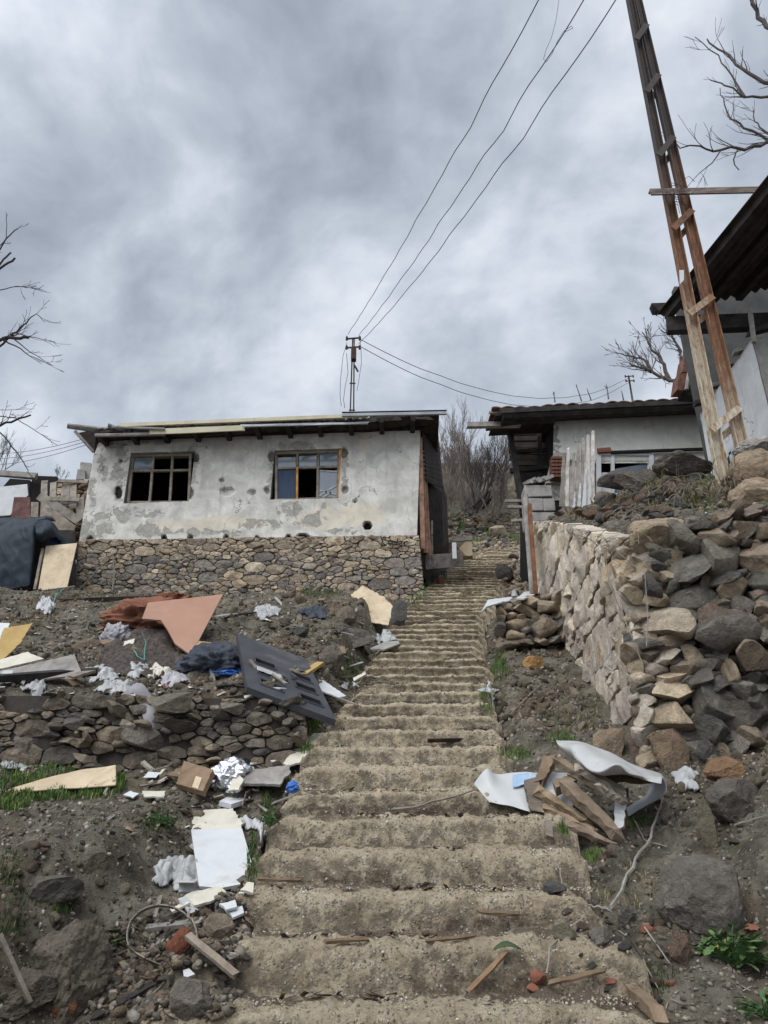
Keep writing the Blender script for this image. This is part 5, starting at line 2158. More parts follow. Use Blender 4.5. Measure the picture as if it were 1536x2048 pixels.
# ---- boulders and stones one can tell apart
rock(1432, 1882, 200, 160, (.165, .15, .13), 'big square grey boulder with a reddish top at the right edge, behind the leafy weed', seed=611, sub=5, dep=.7, planes=9, spread=(.62, .9))
rock(1326, 1098, 140, 92, (.36, .29, .205), 'large tan boulder lying on the top corner of the retaining wall', d=5.82, seed=612, tiltz=-18, sink=.05)
rock(246, 1502, 72, 64, (.27, .22, .165), 'rounded tan boulder half covered by the grey sheet', seed=613)
rock(300, 1528, 95, 38, (.22, .20, .17), 'flat grey stone lying in front of the sheet covered boulder', seed=614)
rock(432, 1884, 72, 52, (.24, .20, .15), 'tan flat sided stone behind the red stone in the gully', seed=615)
rock(355, 1918, 64, 58, (.22, .085, .048), 'brick red broken stone in the gully beside the hoop', seed=616)
rock(380, 2046, 102, 96, (.21, .185, .16), 'large grey and tan stone at the bottom beside the stairs', seed=617)
rock(160, 2002, 68, 44, (.19, .14, .095), 'flat brown stone below the dark outcrop', seed=618)
rock(118, 2050, 62, 50, (.22, .10, .06), 'reddish stone at the very bottom left', seed=619)
rock(707, 1294, 92, 54, (.15, .135, .12), 'square dark stone block above the stair edge beside the torn board', seed=620, planes=8)
rock(662, 1350, 58, 66, (.15, .13, .11), 'brown stone standing under the square stone block', seed=621)
rock(690, 1248, 46, 40, (.17, .14, .11), 'brown stone above the square stone block', seed=622)
rock(815, 1202, 66, 52, (.085, .082, .082), 'dark angular stone at the foot of the house corner', seed=623)
rock(768, 1160, 74, 34, (.11, .10, .10), 'dark flat stone leaning on the stone base of the house', seed=624)
rock(800, 1252, 40, 60, (.10, .098, .095), 'dark upright stone beside the gutter under the house corner', seed=625)
rock(1072, 1342, 50, 34, (.38, .23, .09), 'orange brown stone below the stub wall', seed=626)
rock(1134, 1882, 58, 32, (.17, .16, .11), 'round olive grey stone right of the lower steps', seed=627)
rock(1112, 1792, 50, 28, (.10, .10, .095), 'dark grey flat stone on the right end of a lower step', seed=628)
rock(1262, 1852, 46, 40, (.16, .15, .13), 'grey stone at the foot of the white twig', seed=629)
rock(1208, 1890, 54, 34, (.20, .18, .155), 'pale grey broken stone left of the white twig foot', seed=630)
rock(1370, 1938, 50, 66, (.17, .12, .09), 'brown upright stone left of the leafy weed', seed=631)
rock(1346, 1546, 92, 118, (.24, .18, .125), 'tall brown slab standing at the foot of the dark rubble wall', seed=632, dep=.4)
rock(1286, 1524, 46, 96, (.17, .13, .10), 'narrow brown slab left of the tall slab at the wall foot', seed=633, dep=.5)
rock(1226, 1516, 74, 76, (.27, .21, .15), 'tan leaning slab at the foot of the pale wall corner', seed=634, dep=.4)
rock(1462, 1562, 92, 52, (.24, .15, .085), 'rusty brown stone with a white broken side on the right slope', seed=635)
rock(1426, 1712, 36, 108, (.16, .14, .10), 'thin upright slab on the right slope above the big boulder', seed=636, dep=.4)
rock(1420, 1520, 56, 50, (.11, .105, .10), 'dark stone above the pale plastic bag on the right slope', seed=637)
rock(1490, 1640, 130, 84, (.13, .115, .10), 'wide dark stone half buried in the right slope', seed=638, sink=.4)
rock(1528, 1010, 112, 70, (.34, .27, .19), 'lower big tan block at the right edge above the rubble wall', d=6.0, seed=639, planes=8, spread=(.7, .95))
rock(1536, 960, 124, 84, (.30, .235, .165), 'middle big tan block at the right edge, between two others', d=6.05, seed=640, planes=8, spread=(.7, .95))
rock(1536, 905, 110, 42, (.36, .345, .32), 'pale grey block topmost at the right edge', d=6.2, seed=641, planes=8)
rock(120, 1975, 215, 120, (.15, .13, .102), 'big dark rock outcrop in the lower left bank', seed=642, sub=6, sink=.9, dep=1.5, planes=30, spread=(.6, .9))
rock(20, 2020, 150, 70, (.15, .13, .102), 'dark rock ledge at the left edge beside the big outcrop', seed=660, sub=6, sink=.7, dep=1.4, planes=18, spread=(.5, .85))
rock(78, 1805, 150, 60, (.15, .14, .12), 'flat grey rock slab bedded in the left bank', seed=643, sink=.5)
rock(178, 1745, 62, 50, (.18, .16, .12), 'small tan grey slab bedded in the left bank', seed=644, sink=.5)
rock(36, 1534, 78, 78, (.19, .165, .14), 'round grey boulder at the left end of the terrace wall', seed=645)
rock(960, 1100, 60, 26, (.32, .26, .19), 'pale block among the fallen stones just above the top step', seed=646, d=25.6)
rock(1000, 1072, 46, 26, (.40, .33, .24), 'pale slab on the heap of fallen stones above the stairs', seed=647, d=26.4)
rock(1300, 985, 120, 60, (.12, .105, .09), 'dark crusted slab on the bank right of the plank door', d=7.6, seed=648, dep=.5)
rock(1255, 975, 110, 46, (.10, .09, .08), 'lower dark slab on the bank next to the plank door', d=8.2, seed=649, dep=.5)
rock(1380, 935, 130, 44, (.115, .10, .088), 'dark earth crusted slab at the foot of the rusty pole', d=7.3, seed=650, dep=.6)
rock(1130, 1036, 60, 30, (.17, .155, .135), 'grey stone on the wall top beside the block pier', d=11.6, seed=651)
rock(1200, 1028, 60, 26, (.105, .10, .095), 'dark stone on the wall top below the plank door', d=9.6, seed=652)
rock(1010, 1160, 40, 36, (.085, .08, .078), 'black stone lying at the right edge of the upper stairs', seed=653)
rock(882, 1168, 24, 14, (.28, .08, .045), 'red broken clay piece at the left edge of the upper stairs', seed=654, name='clay_piece', cat='clay piece')

# ---- rubbish on the left terrace
plate('brown_board', [(446, 1191), (382, 1313), (350, 1290), (335, 1262), (322, 1243), (284, 1240), (296, 1208)], (382, 1313), (.12, -.72, .68), .02, MAT['terracotta_board'],
      'large terracotta brown board leaning on the bank below the house', 'board', lift=.05)
heap('fibre_mat', [(192, 1346), (214, 1262), (286, 1238), (334, 1246), (346, 1300), (386, 1322), (372, 1345), (280, 1352)], .06, MAT['mat_brown'],
     'grey brown fibrous mat lying over the lower part of the brown board', 'mat', seed=3, fold=.5)
crumple('orange_cloth', 285, 1262, 130, 72, MAT['cloth_orange'], 'crumpled rusty orange cloth on the upper left of the brown board', 'cloth', 5, fold=1.3)
crumple('orange_cloth', 345, 1206, 56, 24, MAT['cloth_orange'], 'small orange rag on the top edge of the brown board', 'cloth', 6, fold=1.2)
crumple('grey_rag', 224, 1290, 46, 50, MAT['cloth_grey'], 'dirty grey rag hanging below the orange cloth', 'cloth', 7)
crumple('charcoal_cloth', 424, 1350, 104, 58, MAT['cloth_charcoal'], 'crumpled charcoal cloth beside the black door', 'cloth', 8, fold=1.35)
crumple('blue_plastic', 455, 1354, 62, 18, MAT['blue_plastic'], 'bright blue plastic sheet under the charcoal cloth', 'plastic sheet', 9)
for k, (u, v, w_, h_, mm, lab) in enumerate((
        (205, 1362, 80, 26, 'plastic_white', 'white plastic sheet lying above the charred beam'),
        (232, 1400, 70, 34, 'plastic_white', 'hanging white plastic strip over the terrace edge'),
        (276, 1356, 56, 26, 'plastic_white', 'white rag below the fibrous mat'),
        (318, 1362, 62, 30, 'cream_board', 'cream rag left of the charcoal cloth'),
        (346, 1374, 52, 26, 'cloth_grey', 'pale grey rag under the charcoal cloth'),
        (330, 1378, 36, 14, 'cloth_orange', 'small red rag among the white rags'),
        (62, 1412, 62, 46, 'plastic_white', 'white bag hanging at the left end of the terrace edge'),
        (102, 1412, 56, 30, 'plastic_grey', 'torn grey plastic beside the hanging white bag'),
        (535, 1240, 42, 28, 'plastic_white', 'small white bag on the bank right of the brown board'),
        (628, 1240, 54, 22, 'cloth_charcoal', 'black plastic scrap on the bank near the square stone'),
        (90, 1230, 40, 34, 'plastic_grey', 'grey plastic shred on the upper left bank'),
        (98, 1516, 120, 26, 'plastic_white', 'white torn plastic lying in the grass below the terrace wall'),
        (28, 1548, 46, 20, 'plastic_white', 'white plastic scrap in the grass at the left edge'),
        (338, 1496, 34, 16, 'yellow_plastic', 'small yellow plastic scrap below the terrace wall'),
        (384, 1496, 22, 16, 'blue_plastic', 'small blue scrap below the terrace wall'),
        (455, 1585, 66, 64, 'foil', 'crumpled silver foil bag in the gully'),
        (492, 1556, 48, 34, 'plastic_grey', 'grey plastic bag right of the silver foil'),
        (352, 1782, 96, 60, 'plastic_white', 'white plastic bag at the left of the big white panel'),
        (498, 1668, 52, 32, 'plastic_grey', 'pale grey bag beside the cream board'),
        (766, 1290, 44, 22, 'plastic_white', 'white bag on the grey slab at the stair edge'),
        (700, 1384, 44, 16, 'plastic_white', 'white bag remnant at the stair edge right of the black door'),
        (978, 1392, 36, 14, 'plastic_white', 'white crumpled paper at the right edge of the stairs'),
        (1372, 1592, 48, 54, 'plastic_white', 'pale pinkish plastic bag on the right slope'),
        (584, 1584, 20, 22, 'blue_plastic', 'small blue plastic bottle at the left edge of the stairs'))):
    if mm == 'foil' or 'bottle' in lab:
        crumple('foil_bag' if mm == 'foil' else 'plastic_bottle', u, v, w_, h_, MAT[mm], lab, 'litter', 20 + k, fold=1.0, sub=5, dep=1.15)
        continue
    rnd = random.Random(900 + k)
    po = []
    for a in range(14):
        an_ = a / 14 * 6.283
        rr = rnd.uniform(.55, 1.12)
        po.append((u + math.cos(an_) * w_ * .62 * rr, v - h_ * .45 + math.sin(an_) * h_ * .55 * rr))
    heap('rag' if 'rag' in lab else 'plastic_scrap', po, h_ * mpp(G(u, v)) * .34, MAT[mm], lab, 'rag' if 'rag' in lab else 'litter', 20 + k, freq=13, edge=.06, step=max(.006, w_ * mpp(G(u, v)) / 60))

# black door with six small window openings
nD = Vector((.28, -.42, .86)).normalized()
pD = clear([(474, 1266), (613, 1318), (672, 1440), (495, 1374)], G(672, 1440) + nD * .07, nD, 1.0, 1.2)
cT = [onpl(u, v, pD, nD) for u, v in ((474, 1266), (613, 1318), (672, 1440), (495, 1374))]
def dpt(s, t): return cT[0].lerp(cT[1], s).lerp(cT[3].lerp(cT[2], s), t)
door = empty('panelled_door', sum(cT, Vector()) / 4, 'black painted wooden door with six small openings lying tilted beside the stairs', 'door')
ss_ = [0, .18, .45, .65, .91, 1]
tt_ = [0, .43, .52, .61, .70, .79, .88, 1]
m_ = MB()
for i in range(5):
    for j in range(7):
        if i in (1, 3) and j in (1, 3, 5): continue
        q4 = [dpt(ss_[i], tt_[j]), dpt(ss_[i + 1], tt_[j]), dpt(ss_[i + 1], tt_[j + 1]), dpt(ss_[i], tt_[j + 1])]
        base_ = [p - nD * .055 for p in q4]
        m_.quad(*q4)
        m_.quad(*base_)
        for k, (di, dj) in enumerate(((0, -1), (1, 0), (0, 1), (-1, 0))):
            i2, j2 = i + di, j + dj
            if i2 < 0 or j2 < 0 or i2 > 4 or j2 > 6 or (i2 in (1, 3) and j2 in (1, 3, 5)):
                a_, b_ = q4[k], q4[(k + 1) % 4]
                m_.quad(a_, b_, b_ - nD * .055, a_ - nD * .055)
m_.build('door_leaf', MAT['door_black'], door, smooth=False)
for i in (1, 3):
    for j in (1, 3, 5):
        m_ = MB()
        a_, b_, c_, d_ = dpt(ss_[i], tt_[j]), dpt(ss_[i + 1], tt_[j]), dpt(ss_[i + 1], tt_[j + 1]), dpt(ss_[i], tt_[j + 1])
        for p_, q_ in ((a_, b_), (b_, c_), (c_, d_), (d_, a_)):
            m_.beam(p_ + nD * .004, q_ + nD * .004, .014, .012, nD)
        m_.build('bead', MAT['door_black'], door, smooth=False)
m_ = MB()
m_.grid(lambda i, j: dpt(.17 + .32 * i, .60 + .07 * j) + nD * (.012 + .02 * abs(noise.noise(Vector((i * 6, j * 3, 2))))), 14, 8)
rg = single(m_, 'white_rag', MAT['plastic_white'], 'white rag lying on the black door', 'rag', sol=.004)

plate('white_board', [(628, 1350), (692, 1394), (678, 1398), (640, 1384)], (672, 1398), (.1, -.5, .85), .015, MAT['white_paint'], 'white board sticking out behind the right end of the black door', 'board', jag=.01)
bar('thin_stick', (654, 1392), (716, 1416), 5, 4, MAT['old_wood'], 'thin pale stick lying from the black door onto the stairs', 'stick', rag=.004)
bar('wood_offcut', (606, 1354), (640, 1330), 16, 6, MAT['mustard_board'], 'yellow brown wood offcut behind the black door', 'wood piece', rag=.01)
plate('ribbed_sheet', [(-30, 1352), (150, 1312), (166, 1352), (-30, 1376)], (80, 1366), (0, -.75, .66), .02, MAT['grey_wood'], 'grey weathered ribbed panel at the left edge of the terrace', 'panel', jag=.006)
plate('stained_board', [(-30, 1330), (55, 1306), (88, 1320), (-30, 1348)], (40, 1340), (0, -.7, .7), .015, MAT['cream_board'], 'stained pale panel behind the grey ribbed panel', 'panel', jag=.008, lift=.12)
plate('mustard_board', [(-20, 1326), (8, 1258), (66, 1248), (40, 1290), (2, 1325)], (10, 1325), (.1, -.75, .65), .015, MAT['mustard_board'], 'mustard brown board at the left edge of the bank', 'board', jag=.012)
plate('white_board', [(-20, 1300), (-20, 1246), (20, 1248), (4, 1290)], (0, 1300), (.05, -.78, .62), .012, MAT['white_paint'], 'small white board on top of the mustard brown board at the left edge', 'board', lift=.09)
plate('mustard_board', [(380, 1312), (398, 1284), (430, 1288), (418, 1310)], (395, 1312), (.1, -.7, .7), .015, MAT['mustard_board'], 'small mustard offcut behind the foot of the brown board', 'board', lift=.02, jag=.008)
bar('charred_beam', (-40, 1386), (196, 1368), 16, 14, MAT['charred'], 'long charred black beam along the terrace edge at the left', 'beam', la=.12, lb=.12, rag=.01)
m_ = MB()
lp = G(22, 1384) + SLN * .16
m_.beam(lp + Vector((-.04, -.075, .0)), lp + Vector((.05, -.075, .004)), .03, .004, Vector((0, -1, .2)))
single(m_, 'paper_label', MAT['white_paint'], 'small white paper label stuck on the charred beam', 'label', smooth=False)
bar('split_plank', (136, 1378), (196, 1364), 18, 6, MAT['old_wood'], 'split brown plank at the right end of the charred beam', 'plank', rag=.02, la=.1, lb=.12)
bar('dark_plank', (180, 1420), (370, 1402), 9, 7, MAT['charred'], 'long dark plank on the crest of the terrace wall', 'plank', rag=.01, la=.02, lb=.02)
bar('dark_plank', (250, 1430), (500, 1396), 6, 6, MAT['burnt_board'], 'second dark plank along the wall crest, running to the right', 'plank', rag=.01, la=.0, lb=.03)
bar('long_plank', (-30, 1206), (150, 1180), 9, 10, MAT['old_wood'], 'long pale plank lying in front of the tarpaulin shed', 'plank', rag=.008, la=.05, lb=.03, da=13.4, db=13.2)
bar('long_plank', (120, 1204), (330, 1196), 7, 8, MAT['burnt_board'], 'dark plank lying on the bank crest left of the orange rag', 'plank', rag=.008)
# grey sheet draped over its boulder
def gl(u, v, l): return G(u, v) + SLN * l
loft('grey_sheet', [[gl(186, 1512, .01), gl(206, 1470, .05), gl(232, 1446, .20), gl(262, 1438, .30), gl(290, 1434, .28), gl(312, 1446, .12), gl(330, 1480, .05)],
                    [gl(196, 1516, .02), gl(216, 1480, .07), gl(240, 1456, .21), gl(266, 1448, .31), gl(288, 1456, .24), gl(308, 1476, .12), gl(324, 1502, .03)],
                    [gl(204, 1518, .01), gl(222, 1488, .05), gl(244, 1462, .20), gl(266, 1454, .30), gl(284, 1470, .2), gl(302, 1490, .10), gl(318, 1512, .02)]],
     MAT['cloth_grey'], 'grey sheet draped over a boulder below the terrace wall', 'cloth', wrk=.03, seed=4)
# bent beige strip on the mound
loft('beige_strip', [[gl(8, 1590, .02), gl(60, 1580, .05), (gl(130, 1572, .10)), gl(190, 1566, .12), gl(232, 1560, .12)],
                     [gl(8, 1596, .0), gl(60, 1591, .03), gl(130, 1588, .04), gl(190, 1586, .05), gl(232, 1584, .05)]],
     MAT['beige_board'], 'long bent beige strip lying in the grass on the left mound', 'strip', th=.012, wrk=.008)
# gully rubbish
cb = empty('cardboard_box', G(392, 1596), 'torn brown cardboard box lying in the gully', 'box')
nb = Vector((-.25, -.62, .74)).normalized()
pb = G(392, 1594) + nb * .06
q4 = [onpl(u, v, pb, nb) for u, v in ((356, 1578), (372, 1532), (430, 1550), (410, 1594))]
m_ = MB(); prism(m_, outline(q4, .006, random.Random(3)), nb * .05); m_.build('side', MAT['cardboard'], cb, smooth=False)
n2 = Vector((.3, -.3, .9)).normalized()
q4 = [onpl(u, v, pb + Vector((0, .12, .03)), n2) for u, v in ((330, 1552), (372, 1530), (428, 1548), (390, 1562))]
m_ = MB(); prism(m_, outline(q4, .012, random.Random(4)), n2 * .01); m_.build('flap', MAT['cardboard'], cb, smooth=False)
q4 = [onpl(u, v, pb + nb * .053, nb) for u, v in ((384, 1574), (392, 1552), (404, 1556), (396, 1578))]
m_ = MB(); prism(m_, q4, nb * .002); m_.build('tape', MAT['beige_board'], cb, smooth=False)
m_ = MB()
nS = Vector((.05, -.30, .95)).normalized()
pS = G(462, 1620) + nS * .03
q4 = [onpl(u, v, pS, nS) for u, v in ((438, 1612), (462, 1618), (528, 1596), (500, 1575))]
prism(m_, q4, nS * .035)
ms2 = single(m_, 'marble_slab', MAT['marble'], 'thick white marble slab lying across the gully', 'slab', smooth=False)
plate('pale_board', [(456, 1584), (466, 1560), (476, 1546), (488, 1562), (478, 1582)], (462, 1588), (-.2, -.7, .68), .012, MAT['cream_board'], 'pale broken board piece leaning on the silver foil', 'board', jag=.008, lift=.08)
plate('weathered_board', [(480, 1572), (500, 1544), (578, 1534), (582, 1548), (560, 1574)], (520, 1578), (0, -.55, .83), .02, MAT['grey_wood'], 'weathered grey cracked board at the stair edge above the marble slab', 'board', jag=.012, lift=.05)
plate('broken_panel', [(566, 1530), (590, 1500), (628, 1470), (648, 1468), (640, 1484), (600, 1528), (574, 1536)], (575, 1538), (-.25, -.5, .83), .014, MAT['cream_board'], 'broken cream panel leaning on the left edge of the stairs', 'board', jag=.012, lift=.05)
plate('cream_board', [(378, 1624), (466, 1620), (486, 1650), (480, 1664), (384, 1664)], (430, 1664), (0, -.5, .87), .014, MAT['cream_board'], 'cream board just above the big white panel', 'board', jag=.012, lift=.05)
plate('white_slab_board', [(382, 1664), (484, 1662), (514, 1768), (440, 1782), (398, 1778)], (450, 1782), (.04, -.48, .88), .018, MAT['white_paint'], 'large smooth white panel lying in the gully beside the stairs', 'panel', lift=.07)
plate('plaster_piece', [(352, 1804), (384, 1788), (440, 1776), (454, 1790), (420, 1808), (388, 1816)], (400, 1818), (0, -.42, .9), .014, MAT['cream_board'], 'broken cream plaster piece below the big white panel', 'plaster', jag=.012)
plate('plaster_piece', [(438, 1812), (470, 1804), (474, 1818), (452, 1824)], (455, 1826), (0, -.45, .9), .012, MAT['white_paint'], 'upper small white plaster piece at the stair edge in the gully', 'plaster', jag=.008)
plate('plaster_piece', [(452, 1826), (484, 1816), (488, 1830), (466, 1840)], (466, 1842), (0, -.45, .9), .012, MAT['white_paint'], 'lower small white plaster piece at the stair edge in the gully', 'plaster', jag=.008)
plate('plaster_piece', [(480, 1784), (494, 1768), (508, 1770), (506, 1790)], (490, 1790), (0, -.5, .85), .012, MAT['cream_board'], 'small cream plaster piece at the lower right corner of the white panel', 'plaster', jag=.008)
plate('paper_scrap', [(366, 1942), (378, 1938), (390, 1950), (368, 1958)], (378, 1958), (0, -.5, .85), .004, MAT['white_paint'], 'small white scrap behind the large bottom stone', 'paper', lift=.03)
plate('paper_scrap', [(286, 1556), (296, 1544), (322, 1546), (312, 1556)], (300, 1560), (0, -.6, .8), .004, MAT['white_paint'], 'white torn paper left of the cardboard box', 'paper', jag=.006)
m_ = MB()
g0 = G(372, 1796) + SLN * .05
s_ = mpp(g0)
m_.grid(lambda i, j: g0 + Vector((-18 * s_ + 36 * s_ * j, .02 * j, 0)) + Vector((0, math.cos(-.4 + i * 2.6), math.sin(-.4 + i * 2.6))) * 15 * s_, 14, 6)
single(m_, 'pipe_piece', MAT['plastic_grey'], 'short broken piece of pale pipe under the white bag', 'pipe', sol=.006)
# curved strip lying on the rubble
hp = []
for k in range(26):
    a = math.radians(-20 + 205 * k / 25)
    hp.append((325 + 70 * math.cos(a), 1905 - 58 * math.sin(a)))
for k in range(5): hp.append((256 + 4 * k * k, 1912 + 10 * k))
m_ = MB()
pts = [G(u, v) + SLN * (.05 + .05 * math.sin(k / len(hp) * 3.14)) for k, (u, v) in enumerate(hp)]
for k in range(len(pts) - 1): m_.beam(pts[k], pts[k + 1], .006, .028, Vector((0, -.9, .4)))
single(m_, 'curved_strip', MAT['old_wood'], 'curved thin wooden strip lying on the rubble like a broken hoop', 'strip', smooth=False)
bar('lath', (374, 1914), (472, 1992), 16, 7, MAT['old_wood'], 'straight tan lath lying against the left side of the stairs', 'lath', rag=.004, la=.10, lb=.09, col=(1.3, 1.25, 1.2))
bar('charred_stick', (236, 2020), (304, 1980), 15, 14, MAT['charred'], 'short charred stick on the gully rubble', 'stick', rag=.006)
bar('split_wood', (250, 2052), (340, 1972), 18, 10, MAT['old_wood'], 'split brown wood piece beside the charred stick', 'wood piece', rag=.02, w2=8)
bar('split_wood', (290, 1864), (400, 1852), 16, 8, MAT['grey_wood'], 'flat grey wood piece behind the hoop', 'wood piece', rag=.01)
bar('split_wood', (310, 1842), (322, 1800), 7, 6, MAT['old_wood'], 'short upright stick below the white bag', 'wood piece', rag=.006)
bar('dark_stick', (0, 1935), (60, 2050), 9, 9, MAT['old_wood'], 'long thin stick at the lower left corner', 'stick', rag=.004, la=.15, lb=.1)

# torn boards by the house corner
plate('torn_board', [(702, 1190), (726, 1172), (748, 1184), (770, 1196), (790, 1216), (776, 1252), (744, 1246), (716, 1222)], (760, 1254), (-.1, -.8, .58), .014, MAT['beige_board'],
      'torn tan and grey board leaning on stones below the house corner', 'board', jag=.02, lift=.08)
plate('torn_board', [(700, 1176), (742, 1166), (800, 1172), (796, 1180), (742, 1180)], (750, 1186), (0, -.6, .8), .012, MAT['grey_wood'], 'grey torn board behind the tan torn board', 'board', jag=.015, lift=.1)
plate('grey_slab', [(740, 1300), (770, 1286), (796, 1282), (800, 1290), (768, 1302)], (768, 1304), (0, -.4, .92), .02, MAT['concrete'], 'thin grey slab with a white bag on it at the left stair edge', 'slab', jag=.006, lift=.04)
plate('white_lath', [(706, 1358), (730, 1346), (732, 1350), (708, 1364)], (718, 1362), (0, -.5, .85), .012, MAT['cream_board'], 'short pale lath at the stair edge', 'lath', lift=.03)
bar('beam_piece', (610, 1455), (640, 1432), 9, 9, MAT['grey_wood'], 'short grey timber under the low end of the black door', 'timber', rag=.008)
m_ = MB()
g0 = G(618, 1446) + SLN * .04
m_.tube([g0, g0 + Vector((.0, .02, .10)), g0 + Vector((0, .025, .13)), g0 + Vector((0, .03, .17))], [.032, .034, .014, .013], 10)
single(m_, 'glass_bottle', MAT['green_glass'], 'small green glass bottle in the grass under the black door', 'bottle')

# ---- right side: stub wall rubbish, sheet metal and firewood
plate('white_board', [(962, 1228), (976, 1202), (1036, 1194), (1044, 1200), (1000, 1208), (974, 1216)], (1000, 1212), (0, -.35, .93), .02, MAT['white_paint'], 'broken white board on the left part of the stub wall', 'board', d=9.9, jag=.006)
plate('white_board', [(1034, 1200), (1048, 1186), (1074, 1182), (1078, 1188), (1048, 1200)], (1050, 1202), (0, -.35, .93), .02, MAT['white_paint'], 'broken white board on the right part of the stub wall', 'board', d=9.85, jag=.006)
m_ = MB()
g0 = P(1029, 1194, 9.95)
s_ = mpp(g0)
m_.tube([g0, g0 + Vector((0, 0, 6 * s_)), g0 + Vector((0, 0, 9 * s_)), g0 + Vector((0, 0, 13 * s_))], [6 * s_, 6.2 * s_, 4.5 * s_, 4.4 * s_], 14)
single(m_, 'white_jar', MAT['plastic_white'], 'small white jar standing on the stub wall', 'jar')
bar('rusty_bar', (856, 1486), (1012, 1484), 5, 7, MAT['soot_iron'], 'flat rusty iron bar lying across one step', 'iron bar', la=.02, lb=.03)
stick('long_stick', [(782, 1632), (830, 1626), (880, 1612), (950, 1590)], .012, MAT['old_wood'], 'long brown stick lying across the steps left of the white sheet', 'stick', lift=.04)
stick('old_branch', [(1000, 1452), (1030, 1424), (1052, 1402), (1082, 1372)], .012, MAT['old_wood'], 'grey branch lying on the bank at the foot of the pale wall', 'branch')
stick('white_twig', [(1222, 1832), (1250, 1784), (1272, 1738), (1300, 1690), (1318, 1640), (1326, 1610)], .011, MAT['twig'], 'long bare whitish twig on the right bank', 'twig', lift=.05)
stick('root', [(1222, 1832), (1196, 1826), (1176, 1822)], .009, MAT['twig'], 'pale forked root at the foot of the long whitish twig', 'root', lift=.03)
for k, (px, lab) in enumerate((([(1270, 1650), (1290, 1690), (1330, 1702)], 'thin curved dry stem above the big boulder'),
                               ([(1252, 1880), (1284, 1930), (1316, 1990)], 'thin dark stem right of the red tile pieces'),
                               ([(1290, 1868), (1320, 1910), (1340, 1940)], 'thin dry stem left of the brown upright stone'),
                               ([(1100, 1720), (1120, 1750), (1124, 1780)], 'thin curved stem beside the dark flat stone'),
                               ([(1094, 1960), (1100, 1910), (1130, 1872), (1168, 1846)], 'long bent stem at the right end of the lower steps'),
                               ([(1470, 1660), (1500, 1652), (1536, 1640)], 'thin dark twig on the right slope'))):
    stick('dry_twig', px, .005, MAT['twig'], lab, 'stem', lift=.03)

NP = Vector((-.05, -.62, .78)).normalized()
BP = G(1150, 1668)
def pp_(u, v, l): return onpl(u, v, BP + NP * l, NP)
# lower white sheet
loft('white_sheet', [[pp_(948, 1570, 0.11), pp_(972, 1538, 0.19), pp_(992, 1548, 0.15), pp_(1030, 1546, 0.15), pp_(1080, 1548, 0.15), pp_(1140, 1548, 0.14)],
                     [pp_(962, 1586, 0.11), pp_(984, 1580, 0.14), pp_(1010, 1580, 0.14), pp_(1050, 1580, 0.14), pp_(1100, 1584, 0.14), pp_(1150, 1590, 0.14)],
                     [pp_(978, 1606, 0.10), pp_(1000, 1612, 0.11), pp_(1030, 1616, 0.12), pp_(1070, 1626, 0.12), pp_(1100, 1640, 0.11), pp_(1140, 1646, 0.12)]],
     MAT['metal_sheet'], 'crumpled white sheet lying on the steps under the firewood', 'metal sheet', th=.003, wrk=.012, seed=2, crease=.015)
m_ = MB()
m_.grid(lambda i, j: pp_(1026 + 54 * i, 1546 + 24 * j + 8 * abs(i - .5), .165) + NP * .012 * noise.noise(Vector((i * 4, j * 4, 1))), 10, 8)
single(m_, 'blue_patch', pm('faded_blue', [(.20, .30, .42), (.34, .44, .54)], 8, .6, .1, 10), 'faded blue plastic patch on the lower white sheet', 'plastic patch', sol=.004)
# upper bent sheet with curled right end
loft('bent_sheet', [[pp_(1112, 1480, .30), pp_(1150, 1482, .36), pp_(1180, 1490, .36), pp_(1220, 1506, .34), pp_(1262, 1530, .30), pp_(1322, 1550, .22)],
                    [pp_(1118, 1492, .34), pp_(1150, 1500, .42), pp_(1190, 1514, .46), pp_(1228, 1526, .46), pp_(1268, 1540, .42), pp_(1326, 1560, .28)],
                    [pp_(1130, 1508, .30), pp_(1158, 1524, .42), pp_(1196, 1540, .48), pp_(1236, 1530, .54), pp_(1264, 1550, .46), pp_(1324, 1556, .34)],
                    [pp_(1140, 1520, .22), pp_(1160, 1528, .34), pp_(1200, 1546, .42), pp_(1234, 1548, .44), pp_(1270, 1556, .40), pp_(1322, 1568, .38)]],
     MAT['metal_sheet'], 'white bent metal sheet on top of the firewood pile', 'metal sheet', th=.003, wrk=.014, seed=5, crease=.012, nu=40, nv=60)
loft('curled_sheet', [[pp_(1326, 1554, .26), pp_(1334, 1580, .26), pp_(1318, 1600, .20), pp_(1290, 1612, .12), pp_(1256, 1632, .04)],
                      [pp_(1290, 1548, .16), pp_(1296, 1572, .10), pp_(1290, 1590, .06), pp_(1272, 1604, .03), pp_(1248, 1622, .0)]],
     MAT['tin_grey'], 'grey curled end of sheet metal right of the firewood', 'metal sheet', th=.003, wrk=.012, seed=6, crease=.01)
